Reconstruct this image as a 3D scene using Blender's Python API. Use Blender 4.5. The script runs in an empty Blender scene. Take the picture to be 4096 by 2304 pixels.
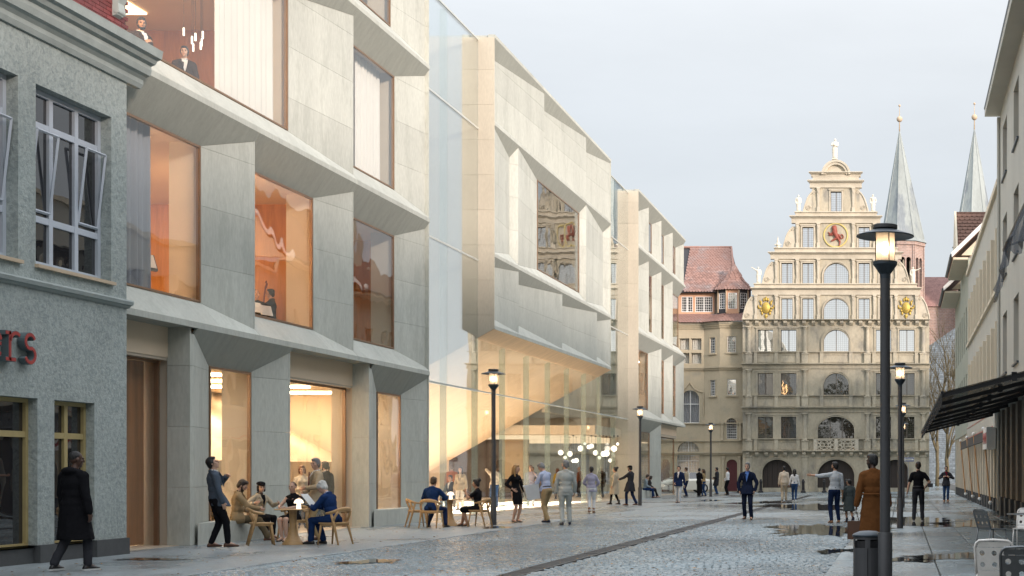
import bpy, bmesh, math, random
from mathutils import Vector, Matrix, Euler, noise
R = math.radians
rnd = random.Random(7)
scene = bpy.context.scene
COL = scene.collection

# ------------------------------------------------------------------ camera
F = 5800.0            # focal length in photograph pixels (photograph 4096 wide)
VX, VY, EYE = 3605.0, 1885.0, 1.53
cam = bpy.data.cameras.new('camera'); camo = bpy.data.objects.new('camera', cam); COL.objects.link(camo)
camo.location = (0, 0, EYE); camo.rotation_euler = (R(90), 0, 0)
cam.sensor_width = 36.0; cam.sensor_fit = 'HORIZONTAL'; cam.lens = F / 4096 * 36.0
cam.shift_x = -(VX - 2048) / 4096; cam.shift_y = (VY - 1152) / 4096
cam.clip_start = 0.5; cam.clip_end = 3000
scene.camera = camo

# ------------------------------------------------------------------ sky and sun
SUN_EL, SUN_AZ = 14.0, 45.0      # low sun behind the camera, to its right (azimuth measured from -Y towards +X)
world = bpy.data.worlds.new('World'); scene.world = world; world.use_nodes = True
nt = world.node_tree; nt.nodes.clear()
def wn(t, **k):
    n = nt.nodes.new(t)
    for a, b in k.items(): setattr(n, a, b)
    return n
out = wn('ShaderNodeOutputWorld'); bg = wn('ShaderNodeBackground'); nt.links.new(bg.outputs[0], out.inputs[0])
sky = wn('ShaderNodeTexSky', sky_type='NISHITA'); sky.sun_disc = False
sky.sun_elevation = R(SUN_EL); sky.sun_rotation = R(180 - SUN_AZ); sky.air_density = 1.0; sky.dust_density = 2.0
tc = wn('ShaderNodeTexCoord'); sep = wn('ShaderNodeSeparateXYZ'); nt.links.new(tc.outputs['Generated'], sep.inputs[0])
ab = wn('ShaderNodeMath', operation='MAXIMUM'); nt.links.new(sep.outputs[2], ab.inputs[0]); ab.inputs[1].default_value = 0.0
ramp = wn('ShaderNodeValToRGB'); nt.links.new(ab.outputs[0], ramp.inputs[0])
e = ramp.color_ramp.elements
e[0].position = 0.0; e[0].color = (0.64, 0.66, 0.675, 1)
e[1].position = 1.0; e[1].color = (1.55, 1.62, 1.72, 1)
for p, c in ((0.07, (0.56, 0.585, 0.607, 1)), (0.14, (0.482, 0.502, 0.527, 1)), (0.21, (0.54, 0.56, 0.585, 1)), (0.30, (0.64, 0.655, 0.67, 1)), (0.38, (0.85, 0.87, 0.89, 1)), (0.5, (1.15, 1.2, 1.27, 1))):
    q = ramp.color_ramp.elements.new(p); q.color = c
mapn = wn('ShaderNodeMapping'); mapn.inputs['Scale'].default_value = (1.2, 1.2, 4.5); nt.links.new(tc.outputs['Generated'], mapn.inputs[0])
nz = wn('ShaderNodeTexNoise'); nz.inputs['Scale'].default_value = 1.7; nz.inputs['Detail'].default_value = 7; nz.inputs['Roughness'].default_value = .58
nt.links.new(mapn.outputs[0], nz.inputs['Vector'])
mr = wn('ShaderNodeMapRange'); mr.inputs[1].default_value = .25; mr.inputs[2].default_value = .75; mr.inputs[3].default_value = .91; mr.inputs[4].default_value = 1.09
nt.links.new(nz.outputs[0], mr.inputs[0])
mul = wn('ShaderNodeMix', data_type='RGBA', blend_type='MULTIPLY'); mul.inputs[0].default_value = 1
nt.links.new(ramp.outputs[0], mul.inputs[6]); nt.links.new(mr.outputs[0], mul.inputs[7])
skm = wn('ShaderNodeMix', data_type='RGBA', blend_type='MULTIPLY'); skm.inputs[0].default_value = 1
skm.inputs[7].default_value = (.10, .10, .10, 1); nt.links.new(sky.outputs[0], skm.inputs[6])
mixs = wn('ShaderNodeMix', data_type='RGBA'); mixs.inputs[0].default_value = .82
nt.links.new(skm.outputs[2], mixs.inputs[6]); nt.links.new(mul.outputs[2], mixs.inputs[7])
nt.links.new(mixs.outputs[2], bg.inputs[0]); bg.inputs[1].default_value = 1.0

sl = bpy.data.lights.new('sun', 'SUN'); so = bpy.data.objects.new('sun', sl); COL.objects.link(so)
sl.energy = 3.0; sl.angle = R(9); sl.color = (1.0, .85, .75)
d = Vector((-math.sin(R(SUN_AZ)) * math.cos(R(SUN_EL)), math.cos(R(SUN_AZ)) * math.cos(R(SUN_EL)), -math.sin(R(SUN_EL))))
so.rotation_euler = d.to_track_quat('-Z', 'Y').to_euler(); so.location = (30, -40, 40)

vs = scene.view_settings
vs.view_transform = 'Standard'; vs.look = 'None'; vs.exposure = 0.62; vs.gamma = 1.0; vs.use_curve_mapping = False
scene.render.engine = 'CYCLES'
cy = scene.cycles
cy.max_bounces = 8; cy.diffuse_bounces = 3; cy.glossy_bounces = 3; cy.transparent_max_bounces = 24; cy.transmission_bounces = 4
cy.sample_clamp_indirect = 4.0; cy.caustics_reflective = False; cy.caustics_refractive = False
cy.use_denoising = True

# ------------------------------------------------------------------ photograph pixel -> place, for measured points
def ground_at(px, py):                       # a point on the ground
    y = EYE * F / (py - VY); return Vector(((px - VX) * y / F, y, 0))
def at_y(px, py, y):                         # a point on the plane Y = y
    return Vector(((px - VX) * y / F, y, EYE + (VY - py) * y / F))

# ------------------------------------------------------------------ mesh helpers
class MB:
    def __init__(s): s.v = []; s.f = []; s.mi = []; s.cur = 0
    def add(s, vs, fs):
        o = len(s.v); s.v += [tuple(p) for p in vs]
        for f in fs: s.f.append(tuple(i + o for i in f)); s.mi.append(s.cur)
        return s
    def box(s, x0, x1, y0, y1, z0, z1):
        if x0 > x1: x0, x1 = x1, x0
        if y0 > y1: y0, y1 = y1, y0
        if z0 > z1: z0, z1 = z1, z0
        return s.add([(x0,y0,z0),(x1,y0,z0),(x1,y1,z0),(x0,y1,z0),(x0,y0,z1),(x1,y0,z1),(x1,y1,z1),(x0,y1,z1)],
                     [(3,2,1,0),(4,5,6,7),(0,1,5,4),(1,2,6,5),(2,3,7,6),(3,0,4,7)])
    def obox(s, c, ax, ay, az):              # oriented box: centre, three half-axis vectors
        c, ax, ay, az = map(Vector, (c, ax, ay, az))
        vs = [c+sx*ax+sy*ay+sz*az for sz in (-1,1) for sx, sy in ((-1,-1),(1,-1),(1,1),(-1,1))]
        return s.add(vs, [(3,2,1,0),(4,5,6,7),(0,1,5,4),(1,2,6,5),(2,3,7,6),(3,0,4,7)])
    def prism(s, poly, vec):                 # closed prism: polygon pushed along vec
        poly = [Vector(p) for p in poly]; vec = Vector(vec); n = len(poly)
        return s.add(poly + [p + vec for p in poly], [tuple(range(n))[::-1], tuple(range(n, 2*n))] + [(i, (i+1) % n, (i+1) % n + n, i+n) for i in range(n)])
    def poly(s, pts): return s.add(pts, [tuple(range(len(pts)))])
    def tube(s, path, rad, n=8, flat=None):  # rad: number or list; flat=(u-vector, factor) squashes the section
        path = [Vector(p) for p in path]; m = len(path)
        rad = rad if isinstance(rad, (list, tuple)) else [rad]*m
        vs = []; up = None
        for i, p in enumerate(path):
            t = (path[min(i+1, m-1)] - path[max(i-1, 0)]).normalized()
            if up is None:
                up = Vector((0,0,1)) if abs(t.z) < .9 else Vector((0,1,0))
            a = t.cross(up); a = a.normalized() if a.length > 1e-6 else Vector((1,0,0)); b = a.cross(t).normalized(); up = b
            for k in range(n):
                w = 2*math.pi*k/n; o = a*math.cos(w)*rad[i] + b*math.sin(w)*rad[i]
                if flat: o = o - flat[0]*(o.dot(flat[0])*(1-flat[1]))
                vs.append(p + o)
        fs = [(i*n+k, i*n+(k+1) % n, (i+1)*n+(k+1) % n, (i+1)*n+k) for i in range(m-1) for k in range(n)]
        fs += [tuple(range(n))[::-1], tuple(range((m-1)*n, m*n))]
        return s.add(vs, fs)
    def lathe(s, prof, c=(0,0,0), n=16, sx=1, sy=1, arc=None):
        c = Vector(c); vs = []; m = len(prof)
        for r, z in prof:
            for k in range(n):
                w = 2*math.pi*k/n; vs.append(c + Vector((r*math.cos(w)*sx, r*math.sin(w)*sy, z)))
        fs = [(i*n+k, i*n+(k+1) % n, (i+1)*n+(k+1) % n, (i+1)*n+k) for i in range(m-1) for k in range(n)]
        fs += [tuple(range(n))[::-1], tuple(range((m-1)*n, m*n))]
        return s.add(vs, fs)
    def ell(s, c, r, M=None, n=14, m=9):
        c = Vector(c); vs = []; fs = []
        if not isinstance(r, (tuple, list)): r = (r, r, r)
        def pt(a, b):
            v = Vector((r[0]*math.sin(a)*math.cos(b), r[1]*math.sin(a)*math.sin(b), r[2]*math.cos(a)))
            return c + (M @ v if M is not None else v)
        vs.append(pt(0, 0))
        for i in range(1, m):
            for k in range(n): vs.append(pt(math.pi*i/m, 2*math.pi*k/n))
        vs.append(pt(math.pi, 0))
        for k in range(n):
            fs.append((0, 1+k, 1+(k+1) % n)); fs.append((len(vs)-1, 1+(m-2)*n+(k+1) % n, 1+(m-2)*n+k))
        for i in range(m-2):
            for k in range(n):
                a = 1+i*n+k; b = 1+i*n+(k+1) % n; fs.append((a, a+n, b+n, b))
        return s.add(vs, fs)
    def cap(s, a, b, ra, rb, n=12):          # tapered capsule
        a, b = Vector(a), Vector(b); t = b - a; L = t.length
        t = t / L if L > 1e-6 else Vector((0,0,1)); path = []; rad = []
        for q in (-.98, -.8, -.45): path.append(a + t*ra*q); rad.append(ra*math.sqrt(max(1-q*q, 0)))
        path.append(a); rad.append(ra); path.append(b); rad.append(rb)
        for q in (.45, .8, .98): path.append(b + t*rb*q); rad.append(rb*math.sqrt(max(1-q*q, 0)))
        return s.tube(path, rad, n)
    def mesh(s, name, mats, smooth=False):
        me = bpy.data.meshes.new(name); me.from_pydata(s.v, [], s.f)
        if not isinstance(mats, (list, tuple)): mats = [mats]
        for m in mats: me.materials.append(m)
        if len(mats) > 1: me.polygons.foreach_set('material_index', s.mi)
        if smooth is True: me.polygons.foreach_set('use_smooth', [True]*len(me.polygons))
        elif smooth: 
            me.polygons.foreach_set('use_smooth', [True]*len(me.polygons)); me.set_sharp_from_angle(angle=R(smooth))
        me.update(); return me
    def build(s, name, mats, parent=None, smooth=False, world=True, **props):
        return link(name, s.mesh(name, mats, smooth), parent, world, **props)
def link(name, me, parent=None, world=True, loc=None, rot=None, **props):
    o = bpy.data.objects.new(name, me); COL.objects.link(o)
    if loc is not None: o.location = loc
    if rot is not None: o.rotation_euler = rot
    if parent is not None:
        o.parent = parent
        if world: o.location = Vector(o.location) - ROOTLOC.get(parent.name, Vector((0,0,0)))
        ROOTLOC[o.name] = ROOTLOC.get(parent.name, Vector((0,0,0))) + Vector(o.location) if world else Vector((0,0,0))
    for k, v in props.items(): o[k] = v
    return o
ROOTLOC = {}
def thing(name, label, cat, loc=(0,0,0), rotz=0, group=None, scale=None):
    o = bpy.data.objects.new(name, None); COL.objects.link(o); o.location = loc; o.rotation_euler = (0,0,rotz); o.empty_display_size = .2
    if scale: o.scale = (scale,)*3
    o['label'] = label; o['category'] = cat
    if group: o['group'] = group
    ROOTLOC[o.name] = Vector(loc) if rotz == 0 and not scale else Vector((0,0,0))
    return o
def tag(o, label, cat, group=None):
    o['label'] = label; o['category'] = cat
    if group: o['group'] = group
    return o
def copy_tree(o, loc, rotz, label, parent=None):
    c = o.copy(); COL.objects.link(c)
    if parent is None: c.location = loc; c.rotation_euler = (0,0,rotz); c['label'] = label
    else: c.parent = parent
    for ch in list(o.children): copy_tree(ch, None, None, None, c)
    return c
def text_mesh(body, size, depth, name):
    cu = bpy.data.curves.new(name, 'FONT'); cu.body = body; cu.size = size; cu.extrude = depth; cu.resolution_u = 3
    o = bpy.data.objects.new('text_tmp', cu); COL.objects.link(o)
    dg = bpy.context.evaluated_depsgraph_get(); me = bpy.data.meshes.new_from_object(o.evaluated_get(dg))
    bpy.data.objects.remove(o); me.name = name; return me

# ------------------------------------------------------------------ materials
def new_mat(name):
    m = bpy.data.materials.new(name); m.use_nodes = True; m.node_tree.nodes.clear(); return m
class NT:
    def __init__(s, m): s.t = m.node_tree
    def n(s, typ, ins=None, **k):
        n = s.t.nodes.new(typ)
        for a, b in k.items(): setattr(n, a, b)
        for a, b in (ins or {}).items():
            if hasattr(b, 'is_linked') or isinstance(b, bpy.types.NodeSocket): s.t.links.new(b, n.inputs[a])
            else: n.inputs[a].default_value = b
        return n
def c4(c): return (c[0], c[1], c[2], 1)
def mat(name, col, rough=.6, metal=0., spec=.5, var=.12, vscale=1.5, stretch=(1,1,1), fine=0., fscale=30., bump=0., bscale=40., bstretch=(1,1,1),
        rand=0., col2=None, c2scale=3., c2lo=.45, c2hi=.6, coat=0., sheen=0., local=False, detail=4, rvar=0.):
    m = new_mat(name); g = NT(m)
    if local: pos = g.n('ShaderNodeTexCoord').outputs['Object']
    else: pos = g.n('ShaderNodeNewGeometry').outputs['Position']
    mp = g.n('ShaderNodeMapping', {'Vector': pos, 'Scale': stretch}).outputs[0]
    nz = g.n('ShaderNodeTexNoise', {'Vector': mp, 'Scale': vscale, 'Detail': detail, 'Roughness': .6}).outputs[0]
    fac = g.n('ShaderNodeMapRange', {0: nz, 1: .25, 2: .75, 3: 1-var, 4: 1+var}).outputs[0]
    if fine:
        nf = g.n('ShaderNodeTexNoise', {'Vector': mp, 'Scale': fscale, 'Detail': 3}).outputs[0]
        ff = g.n('ShaderNodeMapRange', {0: nf, 1: .25, 2: .75, 3: 1-fine, 4: 1+fine}).outputs[0]
        fac = g.n('ShaderNodeMath', {0: fac, 1: ff}, operation='MULTIPLY').outputs[0]
    if rand:
        oi = g.n('ShaderNodeObjectInfo').outputs['Random']
        rr = g.n('ShaderNodeMapRange', {0: oi, 3: 1-rand, 4: 1+rand}).outputs[0]
        fac = g.n('ShaderNodeMath', {0: fac, 1: rr}, operation='MULTIPLY').outputs[0]
    base = c4(col)
    if col2:
        n2 = g.n('ShaderNodeTexNoise', {'Vector': mp, 'Scale': c2scale, 'Detail': 6, 'Roughness': .65}).outputs[0]
        f2 = g.n('ShaderNodeMapRange', {0: n2, 1: c2lo, 2: c2hi, 3: 0., 4: 1.}).outputs[0]
        base = g.n('ShaderNodeMix', {0: f2, 6: c4(col), 7: c4(col2)}, data_type='RGBA').outputs[2]
    cm = g.n('ShaderNodeMix', {0: 1., 6: base, 7: fac}, data_type='RGBA', blend_type='MULTIPLY').outputs[2]
    p = g.n('ShaderNodeBsdfPrincipled', {'Base Color': cm, 'Roughness': rough, 'Metallic': metal, 'Specular IOR Level': spec, 'Coat Weight': coat, 'Sheen Weight': sheen})
    if rvar:
        rv = g.n('ShaderNodeMapRange', {0: nz, 1: .3, 2: .7, 3: max(rough-rvar, .03), 4: min(rough+rvar, 1)}).outputs[0]
        g.t.links.new(rv, p.inputs['Roughness'])
    if bump:
        mb = g.n('ShaderNodeMapping', {'Vector': pos, 'Scale': bstretch}).outputs[0]
        nb = g.n('ShaderNodeTexNoise', {'Vector': mb, 'Scale': bscale, 'Detail': 5, 'Roughness': .65}).outputs[0]
        bp = g.n('ShaderNodeBump', {'Height': nb, 'Strength': bump, 'Distance': .03})
        g.t.links.new(bp.outputs[0], p.inputs['Normal'])
    o = g.n('ShaderNodeOutputMaterial', {'Surface': p.outputs[0]})
    return m
def emit_mat(name, col, strength):
    m = new_mat(name); g = NT(m)
    e = g.n('ShaderNodeEmission', {'Color': c4(col), 'Strength': strength}); g.n('ShaderNodeOutputMaterial', {'Surface': e.outputs[0]}); return m
def glass_mat(name, tint=(1,1,1), base=.05, gain=.9, power=5., wave=.0, wscale=.6, body=None, bodyfac=1., rough=0.):
    """Thin architectural glass: clear body with a mirror that grows towards grazing view (body colour: nearly opaque old glass)."""
    m = new_mat(name); g = NT(m)
    fc = g.n('ShaderNodeLayerWeight', {'Blend': .5}).outputs['Facing']
    pw = g.n('ShaderNodeMath', {0: fc, 1: power}, operation='POWER').outputs[0]
    fr = g.n('ShaderNodeMath', {0: pw, 1: gain, 2: base}, operation='MULTIPLY_ADD').outputs[0]
    tr = g.n('ShaderNodeBsdfTransparent', {'Color': c4(tint)}).outputs[0]
    if body:
        db = g.n('ShaderNodeBsdfDiffuse', {'Color': c4(body)}).outputs[0]
        tr = g.n('ShaderNodeMixShader', {0: bodyfac, 1: tr, 2: db}).outputs[0]
    gl = g.n('ShaderNodeBsdfGlossy', {'Color': (1,1,1,1), 'Roughness': rough})
    if wave:
        pos = g.n('ShaderNodeNewGeometry').outputs['Position']
        nb = g.n('ShaderNodeTexNoise', {'Vector': pos, 'Scale': wscale, 'Detail': 2}).outputs[0]
        bp = g.n('ShaderNodeBump', {'Height': nb, 'Strength': wave, 'Distance': .05}); g.t.links.new(bp.outputs[0], gl.inputs['Normal'])
    mx = g.n('ShaderNodeMixShader', {0: fr, 1: tr, 2: gl.outputs[0]})
    g.n('ShaderNodeOutputMaterial', {'Surface': mx.outputs[0]}); return m
def brick_mat(name, c1, c2, mortar, scale, bw=.5, rh=.25, axis='XZ', bump=.4, rough=.85, var=.25):
    m = new_mat(name); g = NT(m)
    pos = g.n('ShaderNodeNewGeometry').outputs['Position']
    sp = g.n('ShaderNodeSeparateXYZ', {0: pos}); cb = g.n('ShaderNodeCombineXYZ')
    a, b = {'XZ': (0, 2), 'YZ': (1, 2), 'XY': (0, 1)}[axis]
    g.t.links.new(sp.outputs[a], cb.inputs[0]); g.t.links.new(sp.outputs[b], cb.inputs[1])
    bt = g.n('ShaderNodeTexBrick', {'Vector': cb.outputs[0], 'Color1': c4(c1), 'Color2': c4(c2), 'Mortar': c4(mortar), 'Scale': scale, 'Mortar Size': .02, 'Brick Width': bw, 'Row Height': rh, 'Bias': 0.})
    nz = g.n('ShaderNodeTexNoise', {'Vector': pos, 'Scale': 2.5, 'Detail': 6, 'Roughness': .7}).outputs[0]
    ff = g.n('ShaderNodeMapRange', {0: nz, 1: .25, 2: .75, 3: 1-var, 4: 1+var}).outputs[0]
    cm = g.n('ShaderNodeMix', {0: 1., 6: bt.outputs[0], 7: ff}, data_type='RGBA', blend_type='MULTIPLY').outputs[2]
    bp = g.n('ShaderNodeBump', {'Height': bt.outputs[1], 'Strength': -bump, 'Distance': .02})
    bp.invert = True
    p = g.n('ShaderNodeBsdfPrincipled', {'Base Color': cm, 'Roughness': rough, 'Normal': bp.outputs[0]}); g.n('ShaderNodeOutputMaterial', {'Surface': p.outputs[0]}); return m

M = {}
M['concrete'] = mat('pale_concrete', (.485,.495,.443), .75, var=.11, vscale=1.1, stretch=(1,1,.28), fine=.09, fscale=20, bump=.2, bscale=16, bstretch=(1,1,.4), rand=.06, col2=(.415,.425,.378), c2scale=2.2, c2lo=.5, c2hi=.62)
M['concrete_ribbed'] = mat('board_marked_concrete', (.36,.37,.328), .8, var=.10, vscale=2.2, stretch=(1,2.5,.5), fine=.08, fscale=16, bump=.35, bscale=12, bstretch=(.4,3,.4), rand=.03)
M['concrete_sunlit'] = mat('sunlit_beige_concrete', (.57,.515,.415), .75, var=.08, vscale=1.1, stretch=(1,1,.3), fine=.07, fscale=20, bump=.15, bscale=16, rand=.03)  # concrete of the side walls with the sun's warmth put into its colour
M['joint'] = mat('panel_joint', (.16,.155,.14), .9)
M['copper'] = mat('copper_frame', (.30,.19,.12), .4, metal=.6)
M['pane'] = glass_mat('clear_window_glass', (.96,.97,.96), .045, .85, 5, wave=.25, wscale=.5)
M['pane_sky'] = glass_mat('raised_mirror_upper_glass', (.93,.97,.97), .20, .8, 3, wave=.10, wscale=.25)  # mirror share raised to give the upper panes a whiter sky reflection
M['pane_big'] = glass_mat('curtain_wall_glass', (.97,.985,.975), .025, .5, 5, wave=.12, wscale=.25)
M['fin'] = glass_mat('glass_fin', (.86,.93,.90), .06, .5, 4, body=(.74,.79,.74), bodyfac=.2)
M['warm_wall'] = mat('warm_plaster', (.74,.60,.44), .8, var=.05, vscale=.7)
M['wood_wall'] = mat('oak_veneer', (.52,.235,.075), .55, var=.22, vscale=1.5, stretch=(3,3,.25), fine=.12, fscale=14)
M['door_wood'] = mat('walnut_door', (.46,.195,.075), .45, var=.3, vscale=1.5, stretch=(4,4,.2), fine=.15, fscale=14)
M['wood_ceiling'] = mat('oak_soffit', (.64,.46,.295), .6, var=.12, vscale=1.2, stretch=(.35,3,1), fine=.08, fscale=10)
M['floor_in'] = mat('polished_pale_floor', (.62,.52,.40), .35, var=.05, vscale=.8)
M['dark_wall'] = mat('dark_brown_wall', (.085,.06,.05), .6)
M['curtain'] = mat('white_curtain', (.72,.68,.64), .9, var=.04)
M['curtain_grey'] = mat('grey_curtain', (.34,.34,.38), .9, var=.06)
M['lamp_warm'] = emit_mat('warm_ceiling_light', (1.0,.77,.53), 17)
M['lamp_soft'] = emit_mat('soft_luminous_ceiling', (1.0,.64,.33), 4.0)
M['hall_glow'] = emit_mat('hall_ceiling_glow', (1.0,.74,.46), .85)
M['orange_emit'] = emit_mat('amber_lamp_and_fill', (1.0,.56,.26), 26)
M['globe'] = emit_mat('opal_globe_light', (1.0,.88,.70), 2.2)
M['white_lamp'] = emit_mat('white_table_lamp', (1.0,.84,.62), 1.6)
M['black_metal'] = mat('black_metal', (.018,.018,.02), .45, metal=.2)
M['slate_metal'] = mat('blue_grey_painted_metal', (.045,.06,.075), .42, metal=.35, var=.08)
M['grey_metal'] = mat('dark_grey_powder_coat', (.065,.066,.07), .5, metal=.2, var=.08, vscale=4)
M['sand'] = mat('gewandhaus_sandstone', (.45,.405,.31), .85, var=.22, vscale=.9, stretch=(1,1,.55), fine=.12, fscale=9, bump=.25, bscale=10, col2=(.27,.255,.22), c2scale=1.1, c2lo=.50, c2hi=.70)
M['sand_pale'] = mat('pale_sandstone', (.53,.48,.385), .85, var=.18, vscale=1.3, fine=.07, fscale=12, bump=.2, bscale=14)
M['statue'] = mat('statue_stone', (.72,.67,.56), .8, var=.12, vscale=6, bump=.15, bscale=30)
# ================================================================== GROUND
def wet_mat(name, col, rough_dry, rough_wet, wetlo, wethi, wscale, darken=.55, fine=.25, fscale=60, bump=.4, bscale=60, brick=None, leafy=None):
    """Paving that is damp in patches: damp stone is darker and glossier, the way wet stone is."""
    m = new_mat(name); g = NT(m)
    pos = g.n('ShaderNodeNewGeometry').outputs['Position']
    mp = g.n('ShaderNodeMapping', {'Vector': pos, 'Scale': (1, .55, 1)}).outputs[0]
    w = g.n('ShaderNodeTexNoise', {'Vector': mp, 'Scale': wscale, 'Detail': 6, 'Roughness': .62}).outputs[0]
    wet = g.n('ShaderNodeMapRange', {0: w, 1: wetlo, 2: wethi, 3: 0., 4: 1.}).outputs[0]
    nf = g.n('ShaderNodeTexNoise', {'Vector': pos, 'Scale': fscale, 'Detail': 4, 'Roughness': .7}).outputs[0]
    ff = g.n('ShaderNodeMapRange', {0: nf, 1: .25, 2: .75, 3: 1-fine, 4: 1+fine}).outputs[0]
    nl = g.n('ShaderNodeTexNoise', {'Vector': pos, 'Scale': 6., 'Detail': 4}).outputs[0]
    fl = g.n('ShaderNodeMapRange', {0: nl, 1: .3, 2: .7, 3: .82, 4: 1.18}).outputs[0]
    ff = g.n('ShaderNodeMath', {0: ff, 1: fl}, operation='MULTIPLY').outputs[0]
    cm = g.n('ShaderNodeMix', {0: 1., 6: c4(col), 7: ff}, data_type='RGBA', blend_type='MULTIPLY').outputs[2]
    dk = g.n('ShaderNodeMapRange', {0: wet, 3: 1., 4: darken}).outputs[0]
    cm = g.n('ShaderNodeMix', {0: 1., 6: cm, 7: dk}, data_type='RGBA', blend_type='MULTIPLY').outputs[2]
    rg = g.n('ShaderNodeMapRange', {0: wet, 3: rough_dry, 4: rough_wet}).outputs[0]
    h = nf
    nrm = g.n('ShaderNodeBump', {'Height': h, 'Strength': bump, 'Distance': .02}).outputs[0]
    if brick:
        vor = g.n('ShaderNodeTexVoronoi', {'Vector': g.n('ShaderNodeMapping', {'Vector': pos, 'Scale': (brick, brick*1.05, 0)}).outputs[0], 'Scale': 1.0, 'Randomness': .35}, feature='DISTANCE_TO_EDGE').outputs[0]
        ed = g.n('ShaderNodeMapRange', {0: vor, 1: .0, 2: .16, 3: 0., 4: 1.}).outputs[0]
        ed2 = g.n('ShaderNodeMapRange', {0: ed, 3: .45, 4: 1.}).outputs[0]
        cm = g.n('ShaderNodeMix', {0: 1., 6: cm, 7: ed2}, data_type='RGBA', blend_type='MULTIPLY').outputs[2]
        nrm = g.n('ShaderNodeBump', {'Height': ed, 'Strength': .7, 'Distance': .02, 'Normal': nrm}).outputs[0]
    p = g.n('ShaderNodeBsdfPrincipled', {'Base Color': cm, 'Roughness': rg, 'Normal': nrm, 'Specular IOR Level': .5})
    g.n('ShaderNodeOutputMaterial', {'Surface': p.outputs[0]}); return m
M['cobble'] = wet_mat('grey_granite_cobble', (.30,.365,.395), .36, .09, .40, .60, .16, darken=.55, fine=.35, fscale=14, bump=.5, bscale=40)
M['cobble_far'] = wet_mat('far_cobble_paving', (.31,.37,.395), .36, .09, .40, .60, .16, darken=.6, fine=.22, fscale=20, bump=.5, brick=7.5)
M['asphalt'] = wet_mat('fine_gravel_asphalt', (.265,.30,.315), .42, .12, .44, .62, .22, darken=.6, fine=.5, fscale=26, bump=.45)
M['slab'] = wet_mat('granite_slab', (.275,.335,.36), .38, .09, .42, .60, .20, darken=.5, fine=.5, fscale=26, bump=.4)
M['mortar'] = mat('dark_paving_joint', (.055,.055,.05), .9, var=.2, vscale=10)
M['iron'] = mat('cast_iron_grate', (.045,.047,.05), .45, metal=.5, var=.2, vscale=15)
def water_mat():
    m = new_mat('puddle_water'); g = NT(m)
    pos = g.n('ShaderNodeNewGeometry').outputs['Position']
    nb = g.n('ShaderNodeTexNoise', {'Vector': pos, 'Scale': 9., 'Detail': 3}).outputs[0]
    bp = g.n('ShaderNodeBump', {'Height': nb, 'Strength': .05, 'Distance': .01}).outputs[0]
    p = g.n('ShaderNodeBsdfPrincipled', {'Base Color': (.04,.042,.04,1), 'Roughness': .025, 'Normal': bp, 'Specular IOR Level': .5})
    at = g.n('ShaderNodeAttribute', attribute_name='depth').outputs['Fac']
    ne = g.n('ShaderNodeTexNoise', {'Vector': pos, 'Scale': 5., 'Detail': 6, 'Roughness': .7}).outputs[0]
    sm = g.n('ShaderNodeMath', {0: at, 1: ne}, operation='ADD').outputs[0]
    fa = g.n('ShaderNodeMapRange', {0: sm, 1: .70, 2: .98, 3: 0., 4: 1.}).outputs[0]
    mx = g.n('ShaderNodeMixShader', {0: fa, 1: g.n('ShaderNodeBsdfTransparent').outputs[0], 2: p.outputs[0]})
    g.n('ShaderNodeOutputMaterial', {'Surface': mx.outputs[0]}); return m
M['water'] = water_mat()

g = MB().poly([(-600,-150,-.06),(600,-150,-.06),(600,1500,-.06),(-600,1500,-.06)]).build('ground', mat('distant_ground', (.16,.16,.155), .9)); g['kind'] = 'structure'
XK, XS = -10.5, -1.15                 # kerb line of the left footway, edge of the right-hand slabs
# joint bed under cobbles and slabs
b = MB().poly([(-24.5,-20,-.022),(6,-20,-.022),(6,230,-.022),(-24.5,230,-.022)]).build('paving_bed', M['mortar']); b['kind'] = 'structure'
fw = MB().box(-15.2, XK-.035, 10, 99.2, -.05, 0).build('footway', M['asphalt']); fw['kind'] = 'structure'
# dark recessed seam between footway and cobbles, built from stretches of drain slot
def rounded_slab(lx, ly, h, bev):
    mb = MB(); b = bev
    vs = [(-lx+b,-ly+b,0),(lx-b,-ly+b,0),(lx-b,ly-b,0),(-lx+b,ly-b,0),(-lx,-ly,-b),(lx,-ly,-b),(lx,ly,-b),(-lx,ly,-b),(-lx,-ly,-h),(lx,-ly,-h),(lx,ly,-h),(-lx,ly,-h)]
    mb.add(vs, [(0,1,2,3),(4,5,1,0),(5,6,2,1),(6,7,3,2),(7,4,0,3),(8,9,5,4),(9,10,6,5),(10,11,7,6),(11,8,4,7)])
    return mb
cob_field = MB(); cob_near = []
XD0, XD1 = -5.91, -5.59               # drain strip
y = 19.0; row = 0
rc = random.Random(3)
shared = [rounded_slab(.062 + .004*i, .058 + .003*i, .05, .012).mesh('cobble', M['cobble']) for i in range(3)]
pave = bpy.data.objects.new('cobble_paving', None); COL.objects.link(pave); pave['kind'] = 'structure'
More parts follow.
